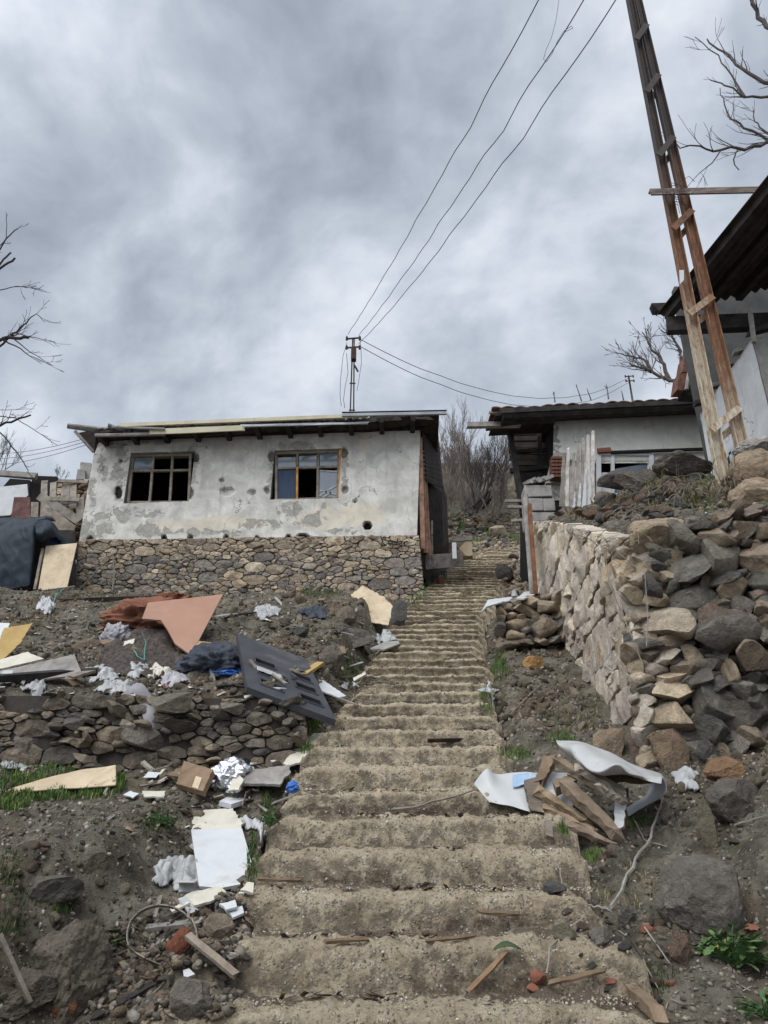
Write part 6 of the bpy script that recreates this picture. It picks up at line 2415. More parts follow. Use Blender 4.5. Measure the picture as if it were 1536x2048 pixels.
PLK = [((1062, 1566), (1074, 1628), 36, 24, .10, .06, 'old_wood', (.75, .72, .7), 'short dark post stub at the left of the firewood pile', 30),
      ((1072, 1578), (1184, 1650), 22, 16, .13, .05, 'old_wood', (1.25, 1.08, .88), 'long splintered yellowish plank in the firewood pile', 14),
      ((1066, 1604), (1186, 1662), 20, 12, .06, .04, 'old_wood', (1.3, 1.1, .9), 'light brown plank lowest at the front left of the firewood', 8),
      ((1128, 1568), (1242, 1676), 34, 22, .20, .08, 'old_wood', (1.0, .9, .8), 'thick grey brown plank in the middle of the firewood', 20),
      ((1112, 1640), (1228, 1690), 30, 14, .05, .03, 'old_wood', (.95, .85, .78), 'wide grey plank lowest at the front right of the firewood', 10),
      ((1120, 1524), (1212, 1580), 22, 14, .24, .22, 'old_wood', (1.0, .92, .8), 'brown plank just under the bent sheet', 18),
      ((1150, 1530), (1246, 1586), 26, 16, .30, .20, 'grey_wood', (1.3, 1.2, 1.1), 'painted grey plank with white flakes under the bent sheet', 24),
      ((1200, 1574), (1252, 1604), 32, 14, .28, .18, 'grey_wood', (1.5, 1.4, 1.25), 'short pale board across the right of the firewood', 30),
      ((1242, 1592), (1238, 1660), 26, 14, .16, .06, 'white_paint', (1, 1, 1), 'white painted board standing at the right of the firewood', 22),
      ((1252, 1590), (1246, 1658), 12, 16, .13, .05, 'old_wood', (.6, .42, .36), 'dark red edged board behind the white painted one', 12),
      ((1100, 1520), (1078, 1568), 28, 18, .14, .14, 'old_wood', (.9, .75, .6), 'broken wood stub at the back left of the firewood', 20),
      ((1164, 1590), (1222, 1650), 20, 14, .12, .05, 'old_wood', (1.25, 1.12, .92), 'narrow splinter between the planks of the firewood', 6),
      ((1210, 1556), (1300, 1560), 16, 12, .2, .2, 'old_wood', (.6, .5, .42), 'dark beam inside the curl of the bent sheet', 12),
      ((1110, 1576), (1150, 1560), 30, 22, .15, .18, 'old_wood', (.95, .85, .74), 'short brown block at the back of the firewood', 26)]
for (a, b, w_, t_, la, lb, mm, col, lab, w2) in PLK:
    A_, B_ = pp_(*a, la + .10), pp_(*b, lb + .07)
    s_ = mpp(A_)
    m_ = MB(); m_.col = col
    m_.beam(A_, B_, w_ * s_ * .8, t_ * s_ * .85, NP, w2=w2 * s_ * .8, rag=.03, seg=9)
    single(m_, 'firewood_plank', MAT[mm], lab, 'plank', 'planks of the firewood pile', smooth=False)
bar('short_stake', (1096, 1648), (1098, 1682), 14, 10, MAT['old_wood'], 'short brown stake at the right edge of the steps under the firewood', 'stake', up=(0, -1, 0), rag=.006)
# planks and tile pieces low on the stairs
for (a, b, w_, lab) in (((648, 1892), (740, 1886), 9, 'brown wood piece lying on the second visible step'),
                        ((850, 1892), (950, 1880), 8, 'dark wood strip on the second visible step'),
                        ((1010, 1916), (940, 1990), 11, 'orange brown wood splinter on the lowest steps'),
                        ((1100, 1975), (1210, 1950), 12, 'long brown wood splinter near the red tile pieces'),
                        ((520, 1766), (600, 1768), 6, 'thin dark twig on the third visible step'),
                        ((960, 1832), (1040, 1836), 9, 'brown bark piece on the right of a lower step')):
    bar('wood_splinter', a, b, w_, 5, MAT['old_wood'], lab, 'wood piece', rag=.01, col=(1, .75, .55) if 'orange' in lab else (.8, .65, .5))
bar('driftwood', (1262, 1990), (1320, 2040), 26, 20, MAT['old_wood'], 'chunky brown piece of wood at the bottom right', 'wood piece', rag=.02, col=(.9, .75, .62))
for k, (u, v, w_, h_, lab) in enumerate(((1078, 1968, 38, 26, 'larger red tile piece on the lower right steps'), (1070, 1990, 34, 20, 'red tile piece just below the larger one'),
                                         (1300, 1868, 32, 18, 'red tile piece left of the big boulder'), (1374, 1928, 26, 14, 'small red tile piece left of the leafy weed'),
                                         (1345, 1975, 24, 12, 'small red tile piece at the bottom right'), (1510, 1866, 36, 16, 'red tile piece behind the leafy weed'),
                                         (1222, 1968, 30, 10, 'thin red tile sliver beside the brown splinter'))):
    rock(u, v, w_, h_, (1.0, 1.0, 1.0), lab, mat='brick_red', seed=700 + k, name='tile_piece', cat='tile piece', sub=3, planes=10)
m_ = MB()
for k in range(1):
    a0 = G(1010 + 6 * k, 1914) + SLN * .03
    m_.col = (.55, .5, .5)
    m_.grid(lambda i, j: a0 + Vector((-.05 + .12 * i, .035 * j * math.sin(.3 + i * 2.6), .015 * math.sin(i * 3) + .018 * j * math.sin(.3 + i * 2.6))) * (1 - .2 * k), 8, 4)
single(m_, 'green_leaf', MAT['green_leaf'], 'dark green curled leaf lying on a lower step', 'leaf', sol=.002)
plate('white_scrap', [(1392, 1016), (1440, 1014), (1412, 1028)], (1412, 1028), (0, -.5, .85), .01, MAT['white_paint'], 'white triangular scrap on the wall top amid dry weeds', 'scrap', d=6.3)
plate('rusty_sheet', [(1462, 940), (1480, 908), (1545, 882), (1545, 892), (1490, 915), (1476, 945)], (1480, 940), (.3, -.7, .6), .02, MAT['grey_wood'], 'weathered grey board leaning on the stones at the foot of the pole', 'board', d=6.4)

# ---- shed with black tarpaulin and what stands behind it
DS = 13.6
def q(u, v, d=DS): return P(u, v, d)
sh = empty('tarpaulin_shed', q(40, 1185), 'low shed covered with a black tarpaulin left of the house', 'shed')
rows = [[q(-80, 1040, 14.6), q(0, 1038, 14.6), q(60, 1036, 14.6), q(100, 1034, 14.6), q(112, 1044, 14.7)],
        [q(-80, 1062, 13.8), q(0, 1060, 13.8), q(40, 1054, 13.8), q(72, 1046, 13.8), q(92, 1046, 14.2)],
        [q(-80, 1110), q(0, 1108), q(36, 1100), q(66, 1090), q(72, 1082, 13.8)],
        [q(-80, 1180), q(0, 1180), q(32, 1178), q(58, 1174), q(62, 1172, 13.7)]]
loft('tarpaulin', rows, MAT['tarp'], None, None, wrk=.012, parent=sh, nu=110, nv=110, crease=.028)
rows = [[q(70, 1048, 13.75), q(86, 1042, 14.0), q(104, 1044, 14.1), q(120, 1064, 14.2), q(140, 1082, 14.3)],
        [q(72, 1066, 13.6), q(86, 1064, 13.6), q(104, 1058, 13.8), q(118, 1072, 14.0), q(140, 1086, 14.2)],
        [q(72, 1082, 13.7), q(88, 1084, 13.7), q(106, 1072, 13.8), q(122, 1084, 14.0), q(140, 1090, 14.1)]]
loft('tarpaulin_fold', rows, MAT['tarp'], None, None, wrk=.012, parent=sh, nu=70, nv=70, crease=.03)
m_ = MB()
q4 = [q(-40, 1186, 14.3), q(150, 1186, 14.3), q(150, 1060, 14.6), q(-40, 1060, 14.6)]
m_.hexa(q4 + [p + Vector((0, .05, 0)) for p in q4])
m_.build('shed_wall', MAT['charred'], sh, smooth=False)
m_ = MB()
q4 = [q(96, 1092, 14.0), q(122, 1092, 14.1), q(122, 1072, 14.1), q(100, 1076, 14.0)]
m_.hexa(q4 + [p + Vector((0, .03, 0)) for p in q4])
m_.build('blue_lining', MAT['curtain_blue'], sh, smooth=False)
pw = empty('plywood_sheet', q(108, 1184, 13.5), 'pale plywood sheet leaning beside the black tarpaulin', 'plywood')
m_ = MB()
q4 = [q(76, 1180, 13.3), q(132, 1184, 13.3), q(154, 1086, 13.9), q(92, 1092, 13.9)]
m_.hexa(q4 + [p + Vector((0, .02, .01)) for p in q4])
m_.build('sheet', MAT['beige_board'], pw, smooth=False)
m_ = MB()
m_.beam(q(70, 1180, 13.35), q(86, 1098, 13.85), .05, .05, Vector((0, -1, 0)))
m_.build('edge_batten', MAT['old_wood'], pw, smooth=False)
# rubble wall with boarded opening between shed and house
DW = 16.0
place = lambda a, b, c: Vector((a, DW - c, b))
x0, x1 = q(108, 1000, DW).x, q(182, 1000, DW).x
z0, z1 = q(120, 1110, DW).z, q(140, 957, DW).z
poly = [(x0, z0), (x1, z0), (x1, z1), (x0, z1 - .05)]
mb = MB()
stone_faces(mb, pack(poly, .05, .12, 1.9, 71, 1.5), place, .015, .07, [RED_ST, BROWN, TAN, (.25, .17, .13), BUFF], 72, npt=18)
backing(mb, poly, place, -.3, -.01)
single(mb, 'rubble_wall', MAT['rock'], 'reddish rubble wall left of the house with planks nailed over it', 'stone wall', angle=38)
for k, (a, b, w_, lab) in enumerate((((130, 1010), (132, 968), .19, 'left upright plank on the rubble wall'), ((146, 1014), (146, 970), .17, 'middle upright plank on the rubble wall'),
                                     ((160, 1040), (162, 995), .16, 'right upright plank on the rubble wall'), ((88, 1000), (90, 962), .14, 'upright plank against the white wall, left one'),
                                     ((106, 1000), (107, 964), .14, 'upright plank against the white wall, right one'), ((80, 992), (158, 1042), .20, 'wide plank sloping down across the rubble wall'),
                                     ((118, 962), (174, 964), .07, 'round beam on top of the rubble wall'), ((100, 998), (160, 1000), .08, 'horizontal batten across the rubble wall'),
                                     ((40, 1036), (135, 1030), .05, 'thin pole lying above the tarpaulin'))):
    m_ = MB(); m_.col = random.choice([(1.2, 1.15, 1.05), (1.0, .95, .9)])
    m_.beam(q(*a, 15.5 - .12 * (k in (5, 7))), q(*b, 15.6 - .12 * (k in (5, 7))), w_, .04, Vector((0, -1, 0)), rag=.02, seg=3)
    single(m_, 'wall_plank', MAT['grey_wood'], lab, 'plank', 'planks about the rubble wall', smooth=False)
m_ = MB()
q4 = [q(78, 1060, 15.2), q(138, 1080, 15.2), q(152, 1052, 15.3), q(82, 1000, 15.3)]
m_.hexa(q4 + [p + Vector((0, .03, 0)) for p in q4])
single(m_, 'chipboard_panel', MAT['old_wood'], 'brown chipboard panel leaning under the sloping plank', 'panel', smooth=False)
m_ = MB()
q4 = [q(22, 1036, 15.3), q(60, 1036, 15.3), q(60, 994, 15.4), q(28, 994, 15.4)]
m_.hexa(q4 + [p + Vector((0, .03, 0)) for p in q4])
single(m_, 'rusty_door', pm('rusty_dark_red', [(.045, .02, .018), (.09, .04, .034), (.14, .08, .065)], 6, .8, .3, 20), 'small rusty dark red sheet door above the tarpaulin', 'metal door', smooth=False)
m_ = MB()
q4 = [q(61, 1034, 15.3), q(76, 1034, 15.3), q(77, 1004, 15.35), q(62, 1004, 15.35)]
m_.hexa(q4 + [p + Vector((0, .03, 0)) for p in q4])
single(m_, 'tan_board', MAT['old_wood'], 'tan board right of the rusty dark red door', 'board', smooth=False)
wl = empty('white_outhouse', q(60, 1040, 17), 'white walled outhouse with a grey roof beam at the far left', 'outhouse')
m_ = MB()
q4 = [q(58, 1050, 17), q(116, 1050, 17), q(114, 953, 17), q(64, 951, 17)]
m_.hexa(q4 + [p + Vector((0, .2, 0)) for p in q4])
m_.build('right_wall', MAT['plaster_white'], wl, smooth=False)
m_ = MB()
q4 = [q(-60, 1050, 17.3), q(57, 1050, 17.3), q(60, 960, 17.3), q(20, 957, 17.3)]
m_.hexa(q4 + [p + Vector((0, .2, 0)) for p in q4])
m_.build('left_wall', MAT['plaster_white'], wl, smooth=False)
m_ = MB()
m_.beam(q(-60, 942, 16.8), q(74, 953, 16.8), .14, .12, Vector((0, -1, 0)), rag=.02, seg=4)
m_.build('roof_beam', MAT['grey_wood'], wl, smooth=False)
m_ = MB()
q4 = [q(-60, 1036, 16.5), q(20, 1030, 16.5), q(56, 990, 16.5), q(54, 968, 16.5), q(-60, 980, 16.5)]
prism(m_, q4, Vector((0, .05, 0)))
single(m_, 'white_board_screen', MAT['white_paint'], 'large white board screen in front of the white outhouse', 'screen', smooth=False)
m_ = MB()
for (u0, v0, u1, v1, d_) in ((158, 958, 178, 926, 16.4), (152, 958, 166, 940, 16.3)):
    q4 = [q(u0, v0, d_), q(u1 + 4, v0, d_), q(u1 + 4, v1, d_), q(u0 + 3, v1 - 2, d_)]
    prism(m_, q4, Vector((0, .08, 0)))
single(m_, 'concrete_pieces', MAT['concrete'], 'grey concrete piece standing on the rubble wall beside the house', 'concrete piece', smooth=False)

# ---- broken flat scraps scattered through the rubbish; those of one kind look alike
KINDS_ = [('cream_board', 'cream', 'cream coloured broken board scrap among the rubbish left of the stairs', 20), ('grey_wood', 'grey', 'grey splintered wood scrap among the rubbish left of the stairs', 27),
          ('old_wood', 'brown', 'brown broken wood scrap among the rubbish left of the stairs', 23), ('white_paint', 'white', 'white chipped board scrap among the rubbish left of the stairs', 15), ('cardboard', 'card', 'flattened brown cardboard scrap among the rubbish left of the stairs', 13),
          ('charred', 'charred', 'charred black board scrap among the rubbish left of the stairs', 15)]
ZN = [(300, 1385, 300, 26), (120, 1395, 130, 20), (520, 1370, 120, 40), (470, 1575, 100, 40), (430, 1700, 60, 80), (420, 1830, 80, 40), (560, 1260, 130, 60), (330, 1560, 130, 40), (150, 1270, 120, 50), (690, 1300, 50, 50), (610, 1440, 60, 60), (540, 1560, 60, 40), (470, 1640, 60, 60)]
rnd = random.Random(77)
for (mm, cn, lab, n) in KINDS_:
    for k in range(n):
        (u, v, ru, rv) = rnd.choice(ZN)
        u, v = u + rnd.uniform(-1, 1) * ru, v + rnd.uniform(-1, 1) * rv
        g = G(u, v)
        s = mpp(g) * rnd.uniform(9, 26)
        az = rnd.uniform(0, 3.14)
        nrm = Vector((rnd.gauss(0, .35), -.42 + rnd.gauss(0, .3), .9)).normalized()
        e1 = Vector((math.cos(az), math.sin(az), 0)); e1 = (e1 - nrm * e1.dot(nrm)).normalized()
        e2 = nrm.cross(e1)
        el = rnd.uniform(.25, .8) if mm not in ('grey_wood', 'old_wood', 'charred') else rnd.uniform(.10, .25)
        lg = 1.0 if el > .25 else 1.7
        pts = [g + nrm * .03 + e1 * s * a_ * lg * rnd.uniform(.7, 1) + e2 * s * el * b_ * rnd.uniform(.7, 1.1) for a_, b_ in ((-1, -1), (1, -1), (1, 1), (-1, 1))]
        m_ = MB()
        m_.col = (1, 1, 1)
        prism(m_, outline(pts, .008, rnd), nrm * rnd.uniform(.006, .018))
        single(m_, 'board_scrap' if mm != 'cardboard' else 'cardboard_scrap', MAT[mm], lab, 'scrap', cn + ' scraps in the rubbish', smooth=False)

# ---- stones of the gully and slopes: individuals that look alike
MIDR = []
for k in range(8):
    vs, fs = rock_mesh('r', 800 + k, 3, 10, .05, flat=(1, .8, .55), spread=(.45, .85))
    me = bpy.data.meshes.new('loose_stone')
    me.from_pydata(vs.tolist(), [], fs.tolist())
    col = random.choice([(.24, .19, .14), (.19, .165, .14), (.15, .14, .125), (.30, .25, .19), (.22, .15, .10), (.13, .125, .12)])
    at = me.color_attributes.new('tint', 'FLOAT_COLOR', 'POINT')
    at.data.foreach_set('color', np.tile(np.array(col + (1,)), len(vs)))
    me.shade_smooth(); me.set_sharp_from_angle(angle=R(28))
    me.materials.append(MAT['rock'])
    MIDR.append(me)


def strew(n, zone, smin, smax, label, group, name='loose_stone'):
    """zone: list of pixel ellipses (u, v, ru, rv)"""
    for k in range(n):
        (u, v, ru, rv) = random.choice(zone)
        a, r = random.uniform(0, 6.28), math.sqrt(random.random())
        g = G(u + ru * r * math.cos(a), v + rv * r * math.sin(a))
        s = random.uniform(smin, smax) * mpp(g) / 2
        o = bpy.data.objects.new(name, random.choice(MIDR))
        o.scale = (s, s * random.uniform(.7, 1.1), s * random.uniform(.7, 1.2))
        o.rotation_euler = (random.uniform(-.6, .6), random.uniform(-.6, .6), random.uniform(0, 6.28))
        o.location = (g.x, g.y, g.z + s * .22)
        COL.objects.link(o)
        tag(o, label, 'stone', group)


strew(60, [(340, 1930, 150, 110), (440, 1860, 60, 60), (250, 1990, 90, 60), (470, 1960, 30, 70)], 18, 46, 'small angular brown stone in the rubble of the gully', 'stones in the gully rubble')
strew(34, [(350, 1430, 260, 18), (520, 1400, 90, 40), (600, 1250, 100, 50)], 14, 40, 'brown stone lying on the left terrace among the rubbish', 'stones on the left terrace')
strew(40, [(1180, 1860, 70, 60), (1350, 1900, 120, 120), (1200, 1960, 120, 70), (1400, 1640, 120, 60), (1250, 1720, 60, 60)], 10, 34, 'small grey stone lying on the right bank', 'stones on the right bank')
strew(44, [(960, 1080, 70, 18), (930, 1050, 50, 20), (990, 1060, 50, 20)], 12, 34, 'pale fallen stone in the heap above the top step', 'stones above the stairs')
strew(80, [(1230, 1004, 130, 20), (1400, 985, 100, 34), (1170, 1028, 70, 10), (1330, 1000, 160, 24), (1270, 1030, 70, 16)], 14, 52, 'dark stone on the earth bank above the retaining wall', 'stones on the upper bank')
strew(20, [(1030, 1150, 26, 40), (1020, 1350, 20, 30), (1100, 1440, 30, 40), (870, 1150, 20, 12), (820, 1180, 30, 16)], 12, 30, 'dark stone at the side of the upper stairs', 'stones beside the upper stairs')
strew(24, [(120, 1640, 110, 50), (220, 1700, 60, 60), (60, 1720, 60, 50)], 8, 26, 'small stone in the earth of the left mound', 'stones on the left mound')

# ---- gravel, rubble, litter and chips nobody could count
rng = np.random.default_rng(5)
FL = (np.array([[-1, -1, 0], [1, -.8, .25], [.9, 1, 0], [-.8, .9, .3], [-1, -1, .05], [1, -.8, .3], [.9, 1, .05], [-.8, .9, .35]], float), np.array([[0, 2, 1], [0, 3, 2], [4, 5, 6], [4, 6, 7], [0, 1, 5], [0, 5, 4], [1, 2, 6], [1, 6, 5], [2, 3, 7], [2, 7, 6], [3, 0, 4], [3, 4, 7]]))
FL2 = (FL[0] * np.array([1.1, .6, 1.6]) + np.array([[.1, .2, 0], [0, -.3, .2], [-.4, 0, .1], [.2, .1, 0], [.1, .2, 0], [0, -.3, .2], [-.4, 0, .1], [.2, .1, 0]]), FL[1])
MAT['clod'] = pm('clod', [(.6, .58, .55), (1.1, 1.06, 1.0)], 14, .97, 1.0, 30, tint=True, bdist=.05)


def spread_pts(n, dmin, dmax, t0, t1, cond, pw=1.0):
    d = np.exp(np.log(dmin) + (np.log(dmax) - np.log(dmin)) * rng.random(n)**pw)
    x = (t0 + (t1 - t0) * rng.random(n)) * d
    k = cond(x, d)
    return x[k], d[k]


def tints(n, pal, var=.2):
    pal = np.array(pal)
    return pal[rng.integers(0, len(pal), n)] * (1 + var * (rng.random((n, 1)) * 2 - 1))


on_st = lambda x, y: (x > SLf(y) + .03) & (x < SRf(y) - .03)
x, y = spread_pts(60000, 3.3, 13, -.3, .4, on_st)
z, t_, _ = stair_z(x, y)
keep = rng.random(len(x)) < np.where(t_ > .5, .55, .22) * np.where(y > 7, .4, 1) * (fbm(x * 2.3, y * 2.3, 97, 3) > -.25)
x, y, z = x[keep], y[keep], z[keep]
s = (.0035 + .0095 * rng.random(len(x))**3) * np.clip(y / 5, .8, 1.2)
o = scatter('step_gravel', ROCK_LO, np.stack([x, y, z + s * .2], 1), np.stack([s, s, s * .7], 1), tints(len(x), [(.36, .31, .235), (.28, .235, .175), (.42, .385, .33), (.17, .145, .115), (.31, .265, .195), (.36, .31, .23), (.24, .2, .15), (.46, .44, .40)]), MAT['pebble'], 1)
tag(o, 'loose gravel and pebbles on the concrete steps', 'gravel', kind='stuff')
off_st = lambda x, y: ~on_st(x, y) & ~((x > xA(y) - .1) & (y > yB(x) - .1) & (y < 13))
x, y = spread_pts(46000, 2.9, 14, -.75, .75, off_st)
z = T(x, y)
s = (.005 + .022 * rng.random(len(x))**3) * np.clip(y / 5, .8, 1.8)
o = scatter('ground_gravel', ROCK_LO, np.stack([x, y, z + s * .15], 1), np.stack([s, s * .85, s * .55], 1), tints(len(x), [(.11, .095, .08), (.15, .125, .10), (.085, .077, .07), (.20, .165, .13), (.13, .105, .08), (.24, .20, .16), (.30, .27, .23), (.17, .14, .11)]), MAT['pebble'], 2)
tag(o, 'small stones scattered all over the dark earth', 'gravel', kind='stuff')
x, y = spread_pts(20000, 2.9, 14, -.75, .75, off_st)
k_ = fbm(x * 1.4, y * 1.4, 95, 3) > -.15
x, y = x[k_], y[k_]
z = T(x, y)
s = (.010 + .045 * rng.random(len(x))**3.2) * np.clip(y / 5, .8, 1.7)
o = scatter('clods', ROCK_MID, np.stack([x, y, z + s * .05], 1), np.stack([s, s * .85, s * .6], 1), tints(len(x), [(.10, .086, .064), (.14, .12, .09), (.17, .14, .10), (.115, .095, .068), (.21, .178, .132)], .3), MAT['clod'], 12)
tag(o, 'dark clods and half buried stones in the earth banks', 'clods', kind='stuff')
x, y = spread_pts(11000, 2.9, 14, -.75, .75, off_st)
k_ = fbm(x * 1.1 + 9, y * 1.1, 96, 3) > .0
x, y = x[k_], y[k_]
z = T(x, y)
s = (.02 + .06 * rng.random(len(x))**2) * np.clip(y / 6, .7, 1.5)
o = scatter('dead_stalks', [FL], np.stack([x, y, z + .012], 1), np.stack([s, .0022 + .03 * s, .002 + .01 * s], 1), tints(len(x), [(.26, .21, .15), (.16, .12, .085), (.36, .31, .24), (.10, .075, .055), (.22, .185, .145)]), MAT['pebble'], 13, tilt=.35)
tag(o, 'dead stalks and twigs littering the earth banks', 'dead stalks', kind='stuff')
ub = lambda x, y: (x > xA(y) + .25) & (y > yB(x) + .25)
x, y = spread_pts(5000, 5.6, 13, .25, .6, ub)
z = T(x, y)
s = .008 + .03 * rng.random(len(x))**2
o = scatter('bank_gravel', ROCK_LO, np.stack([x, y, z + s * .15], 1), np.stack([s, s * .85, s * .6], 1), tints(len(x), [(.11, .095, .08), (.15, .125, .10), (.085, .077, .07), (.2, .17, .135)]), MAT['pebble'], 3)
tag(o, 'small stones on the earth bank above the wall', 'gravel', kind='stuff')


def zone_pts(n, zone):
    uv = []
    for k in range(n):
        (u, v, ru, rv) = zone[k % len(zone)]
        a, r = random.uniform(0, 6.28), math.sqrt(random.random())
        uv.append((u + ru * r * math.cos(a), v + rv * r * math.sin(a)))
    return G_many(uv)


p = zone_pts(1500, [(340, 1930, 150, 110), (440, 1850, 60, 60), (260, 1980, 100, 60), (420, 1990, 60, 50), (300, 1900, 80, 60)])
s = .012 + .034 * rng.random(len(p))**1.6
o = scatter('gully_rubble', ROCK_LO[:6] + [FL, FL2], p + np.stack([0 * s, 0 * s, s * .25], 1), np.stack([s, s * .75, s * .4], 1), tints(len(p), [(.30, .255, .19), (.23, .205, .17), (.36, .325, .27), (.17, .155, .135), (.25, .185, .13), (.44, .40, .35), (.28, .225, .16), (.15, .13, .11)]), MAT['clod'], 4, tilt=.9)
tag(o, 'broken stone chips filling the gully left of the stairs', 'rubble', kind='stuff')
p = zone_pts(1300, [(955, 1085, 80, 18), (930, 1050, 60, 26), (1000, 1050, 50, 26), (1040, 1160, 30, 40)])
s = .05 + .10 * rng.random(len(p))**2
o = scatter('hill_rubble', ROCK_LO, p + np.stack([0 * s, 0 * s, s * .2], 1), np.stack([s, s * .8, s * .5], 1), tints(len(p), [(.26, .21, .155), (.33, .27, .20), (.19, .165, .14), (.14, .125, .11), (.22, .17, .12)]), MAT['pebble'], 5, tilt=.7)
tag(o, 'rubble on the slope above the top of the stairs', 'rubble', kind='stuff')
p = zone_pts(420, [(300, 1365, 300, 40), (200, 1400, 200, 20), (560, 1260, 120, 60), (120, 1240, 120, 50), (430, 1560, 150, 50), (430, 1760, 70, 70), (330, 1640, 120, 60), (650, 1330, 60, 40), (300, 1380, 120, 20)])
s = (.010 + .035 * rng.random(len(p))**2.5) * np.clip(p[:, 1] / 6, .6, 1.6)
o = scatter('litter', [FL], p + np.stack([0 * s, 0 * s, .012 + 0 * s], 1), np.stack([s, s * .7, s * .4], 1), tints(len(p), [(.62, .62, .60), (.5, .5, .48), (.34, .31, .27), (.6, .58, .5), (.28, .27, .27), (.1, .09, .085), (.3, .2, .13)]), MAT['pebble'], 6, tilt=.6)
tag(o, 'scraps of paper, plastic and plaster strewn over the left terrace', 'litter', kind='stuff')
x, y = spread_pts(5200, 3.3, 9, -.25, .35, on_st)
z, t_, _ = stair_z(x, y)
keep = (t_ > .5) & (fbm(x * 2 + 40, y * 2, 91, 3) + .2 * (x / y * 3) > .0)
x, y, z = x[keep], y[keep], z[keep]
s = .008 + .022 * rng.random(len(x))**2
o = scatter('wood_chips', [FL], np.stack([x, y, z + .006], 1), np.stack([s * 1.6, s * .5, s * .3], 1), tints(len(x), [(.09, .06, .042), (.13, .085, .055), (.06, .045, .036), (.19, .12, .075), (.24, .2, .15)]), MAT['pebble'], 7, tilt=.5)
tag(o, 'dark wood chips and dead leaves gathered on the treads', 'litter', kind='stuff')


# ---- grass, weeds, bushes and trees
def grass(name, zone, n, h, label, seed, base=(.7, 1.0, .6), lean=.5):
    rg_ = np.random.default_rng(seed)
    p = zone_pts(n, zone)
    hh = h * (.45 + .75 * rg_.random(n)) * np.clip(p[:, 1] / 7, .7, 2)
    az = rg_.uniform(0, 6.28, n)
    ln = lean * rg_.random(n)
    wd = hh * .035 + .0015
    dx, dy = np.cos(az), np.sin(az)
    sx, sy_ = -dy, dx
    fr = [0, .4, .75, 1.0]
    V = np.zeros((n, 7, 3))
    for k, f in enumerate(fr):
        c = p + np.stack([dx * ln * hh * f * f, dy * ln * hh * f * f, hh * f * (1 - .25 * ln * f)], 1)
        if k < 3:
            wk = wd * (1 - .35 * f)
            V[:, 2 * k] = c - np.stack([sx * wk, sy_ * wk, 0 * wk], 1)
            V[:, 2 * k + 1] = c + np.stack([sx * wk, sy_ * wk, 0 * wk], 1)
        else:
            V[:, 6] = c
    F1 = np.array([[0, 1, 3], [0, 3, 2], [2, 3, 5], [2, 5, 4], [4, 5, 6]])
    F = (F1[None] + (np.arange(n) * 7)[:, None, None]).reshape(-1, 3)
    C = np.repeat(np.array(base)[None] * (.6 + .8 * rg_.random((n, 1))) * np.where(rg_.random((n, 1)) < (.22 if base[0] < 1 else 0), np.array([[2.6, 1.35, 2.0]]), np.stack([1 + .5 * rg_.random(n), np.ones(n), np.ones(n)], 1)), 7, 0)
    o = np_mesh(name, V.reshape(-1, 3), F, C, MAT['grass'])
    return tag(o, label, 'grass', kind='stuff')


grass('grass', [(100, 1540, 105, 20), (150, 1520, 60, 14), (40, 1570, 50, 14), (120, 1592, 110, 10), (60, 1596, 60, 8), (238, 1572, 12, 14), (20, 1610, 40, 14)], 5200, .07, 'bright green grass on the left mound', 1)
grass('grass', [(600, 1475, 36, 42), (580, 1500, 26, 24), (625, 1440, 22, 20), (300, 1480, 36, 18), (405, 1500, 26, 10), (460, 1500, 40, 12), (500, 1520, 40, 14)], 3000, .08, 'green grass under the black door and along the terrace wall', 2)
grass('grass', [(985, 1405, 26, 24), (1028, 1510, 36, 14), (1000, 1345, 20, 20), (1262, 1645, 40, 16), (1135, 1660, 20, 14), (1190, 1715, 24, 10), (1000, 1320, 14, 24), (1120, 1480, 30, 14)], 1700, .055, 'small green grass tufts right of the stairs', 3)
grass('grass', [(870, 1160, 26, 20), (830, 1190, 24, 24), (705, 1340, 20, 30), (535, 1620, 16, 40), (505, 1720, 12, 60), (560, 1560, 20, 12), (800, 1225, 14, 20), (640, 1190, 40, 8)], 1900, .06, 'dark green grass along the left side of the stairs', 4, (.5, .75, .5))
grass('grass', [(1410, 960, 30, 14), (1420, 940, 24, 10), (1400, 1010, 40, 8), (1524, 1010, 20, 8)], 700, .05, 'green grass tufts on the bank below the pole', 5)
grass('grass', [(100, 1985, 14, 24), (70, 1800, 60, 14), (20, 1850, 30, 30), (220, 1880, 30, 12), (130, 1820, 30, 10), (330, 1640, 30, 30), (300, 1660, 20, 20), (1320, 1960, 30, 30), (20, 1740, 20, 40)], 900, .05, 'sparse green tufts on the lower banks', 6, (.5, .7, .5))
grass('grass', [(920, 1056, 14, 8), (950, 1090, 20, 8), (900, 1040, 20, 8), (1030, 1080, 20, 10), (985, 1070, 20, 10)], 500, .14, 'green grass patches above the top of the stairs', 7)
grass('dry_grass', [(1340, 990, 90, 26), (1260, 1010, 80, 14), (1430, 1000, 60, 30), (1180, 1030, 50, 8), (1300, 960, 80, 14)], 1100, .09, 'dry pale grass on the bank above the wall', 8, (1.9, 1.3, 1.6), 1.7)
grass('dry_grass', [(140, 1196, 120, 10), (60, 1230, 60, 30), (400, 1210, 30, 14), (1120, 1440, 40, 24), (1250, 1780, 60, 50), (1180, 1430, 24, 40)], 700, .06, 'thin dry grass on the banks', 9, (1.9, 1.3, 1.6), 1.5)


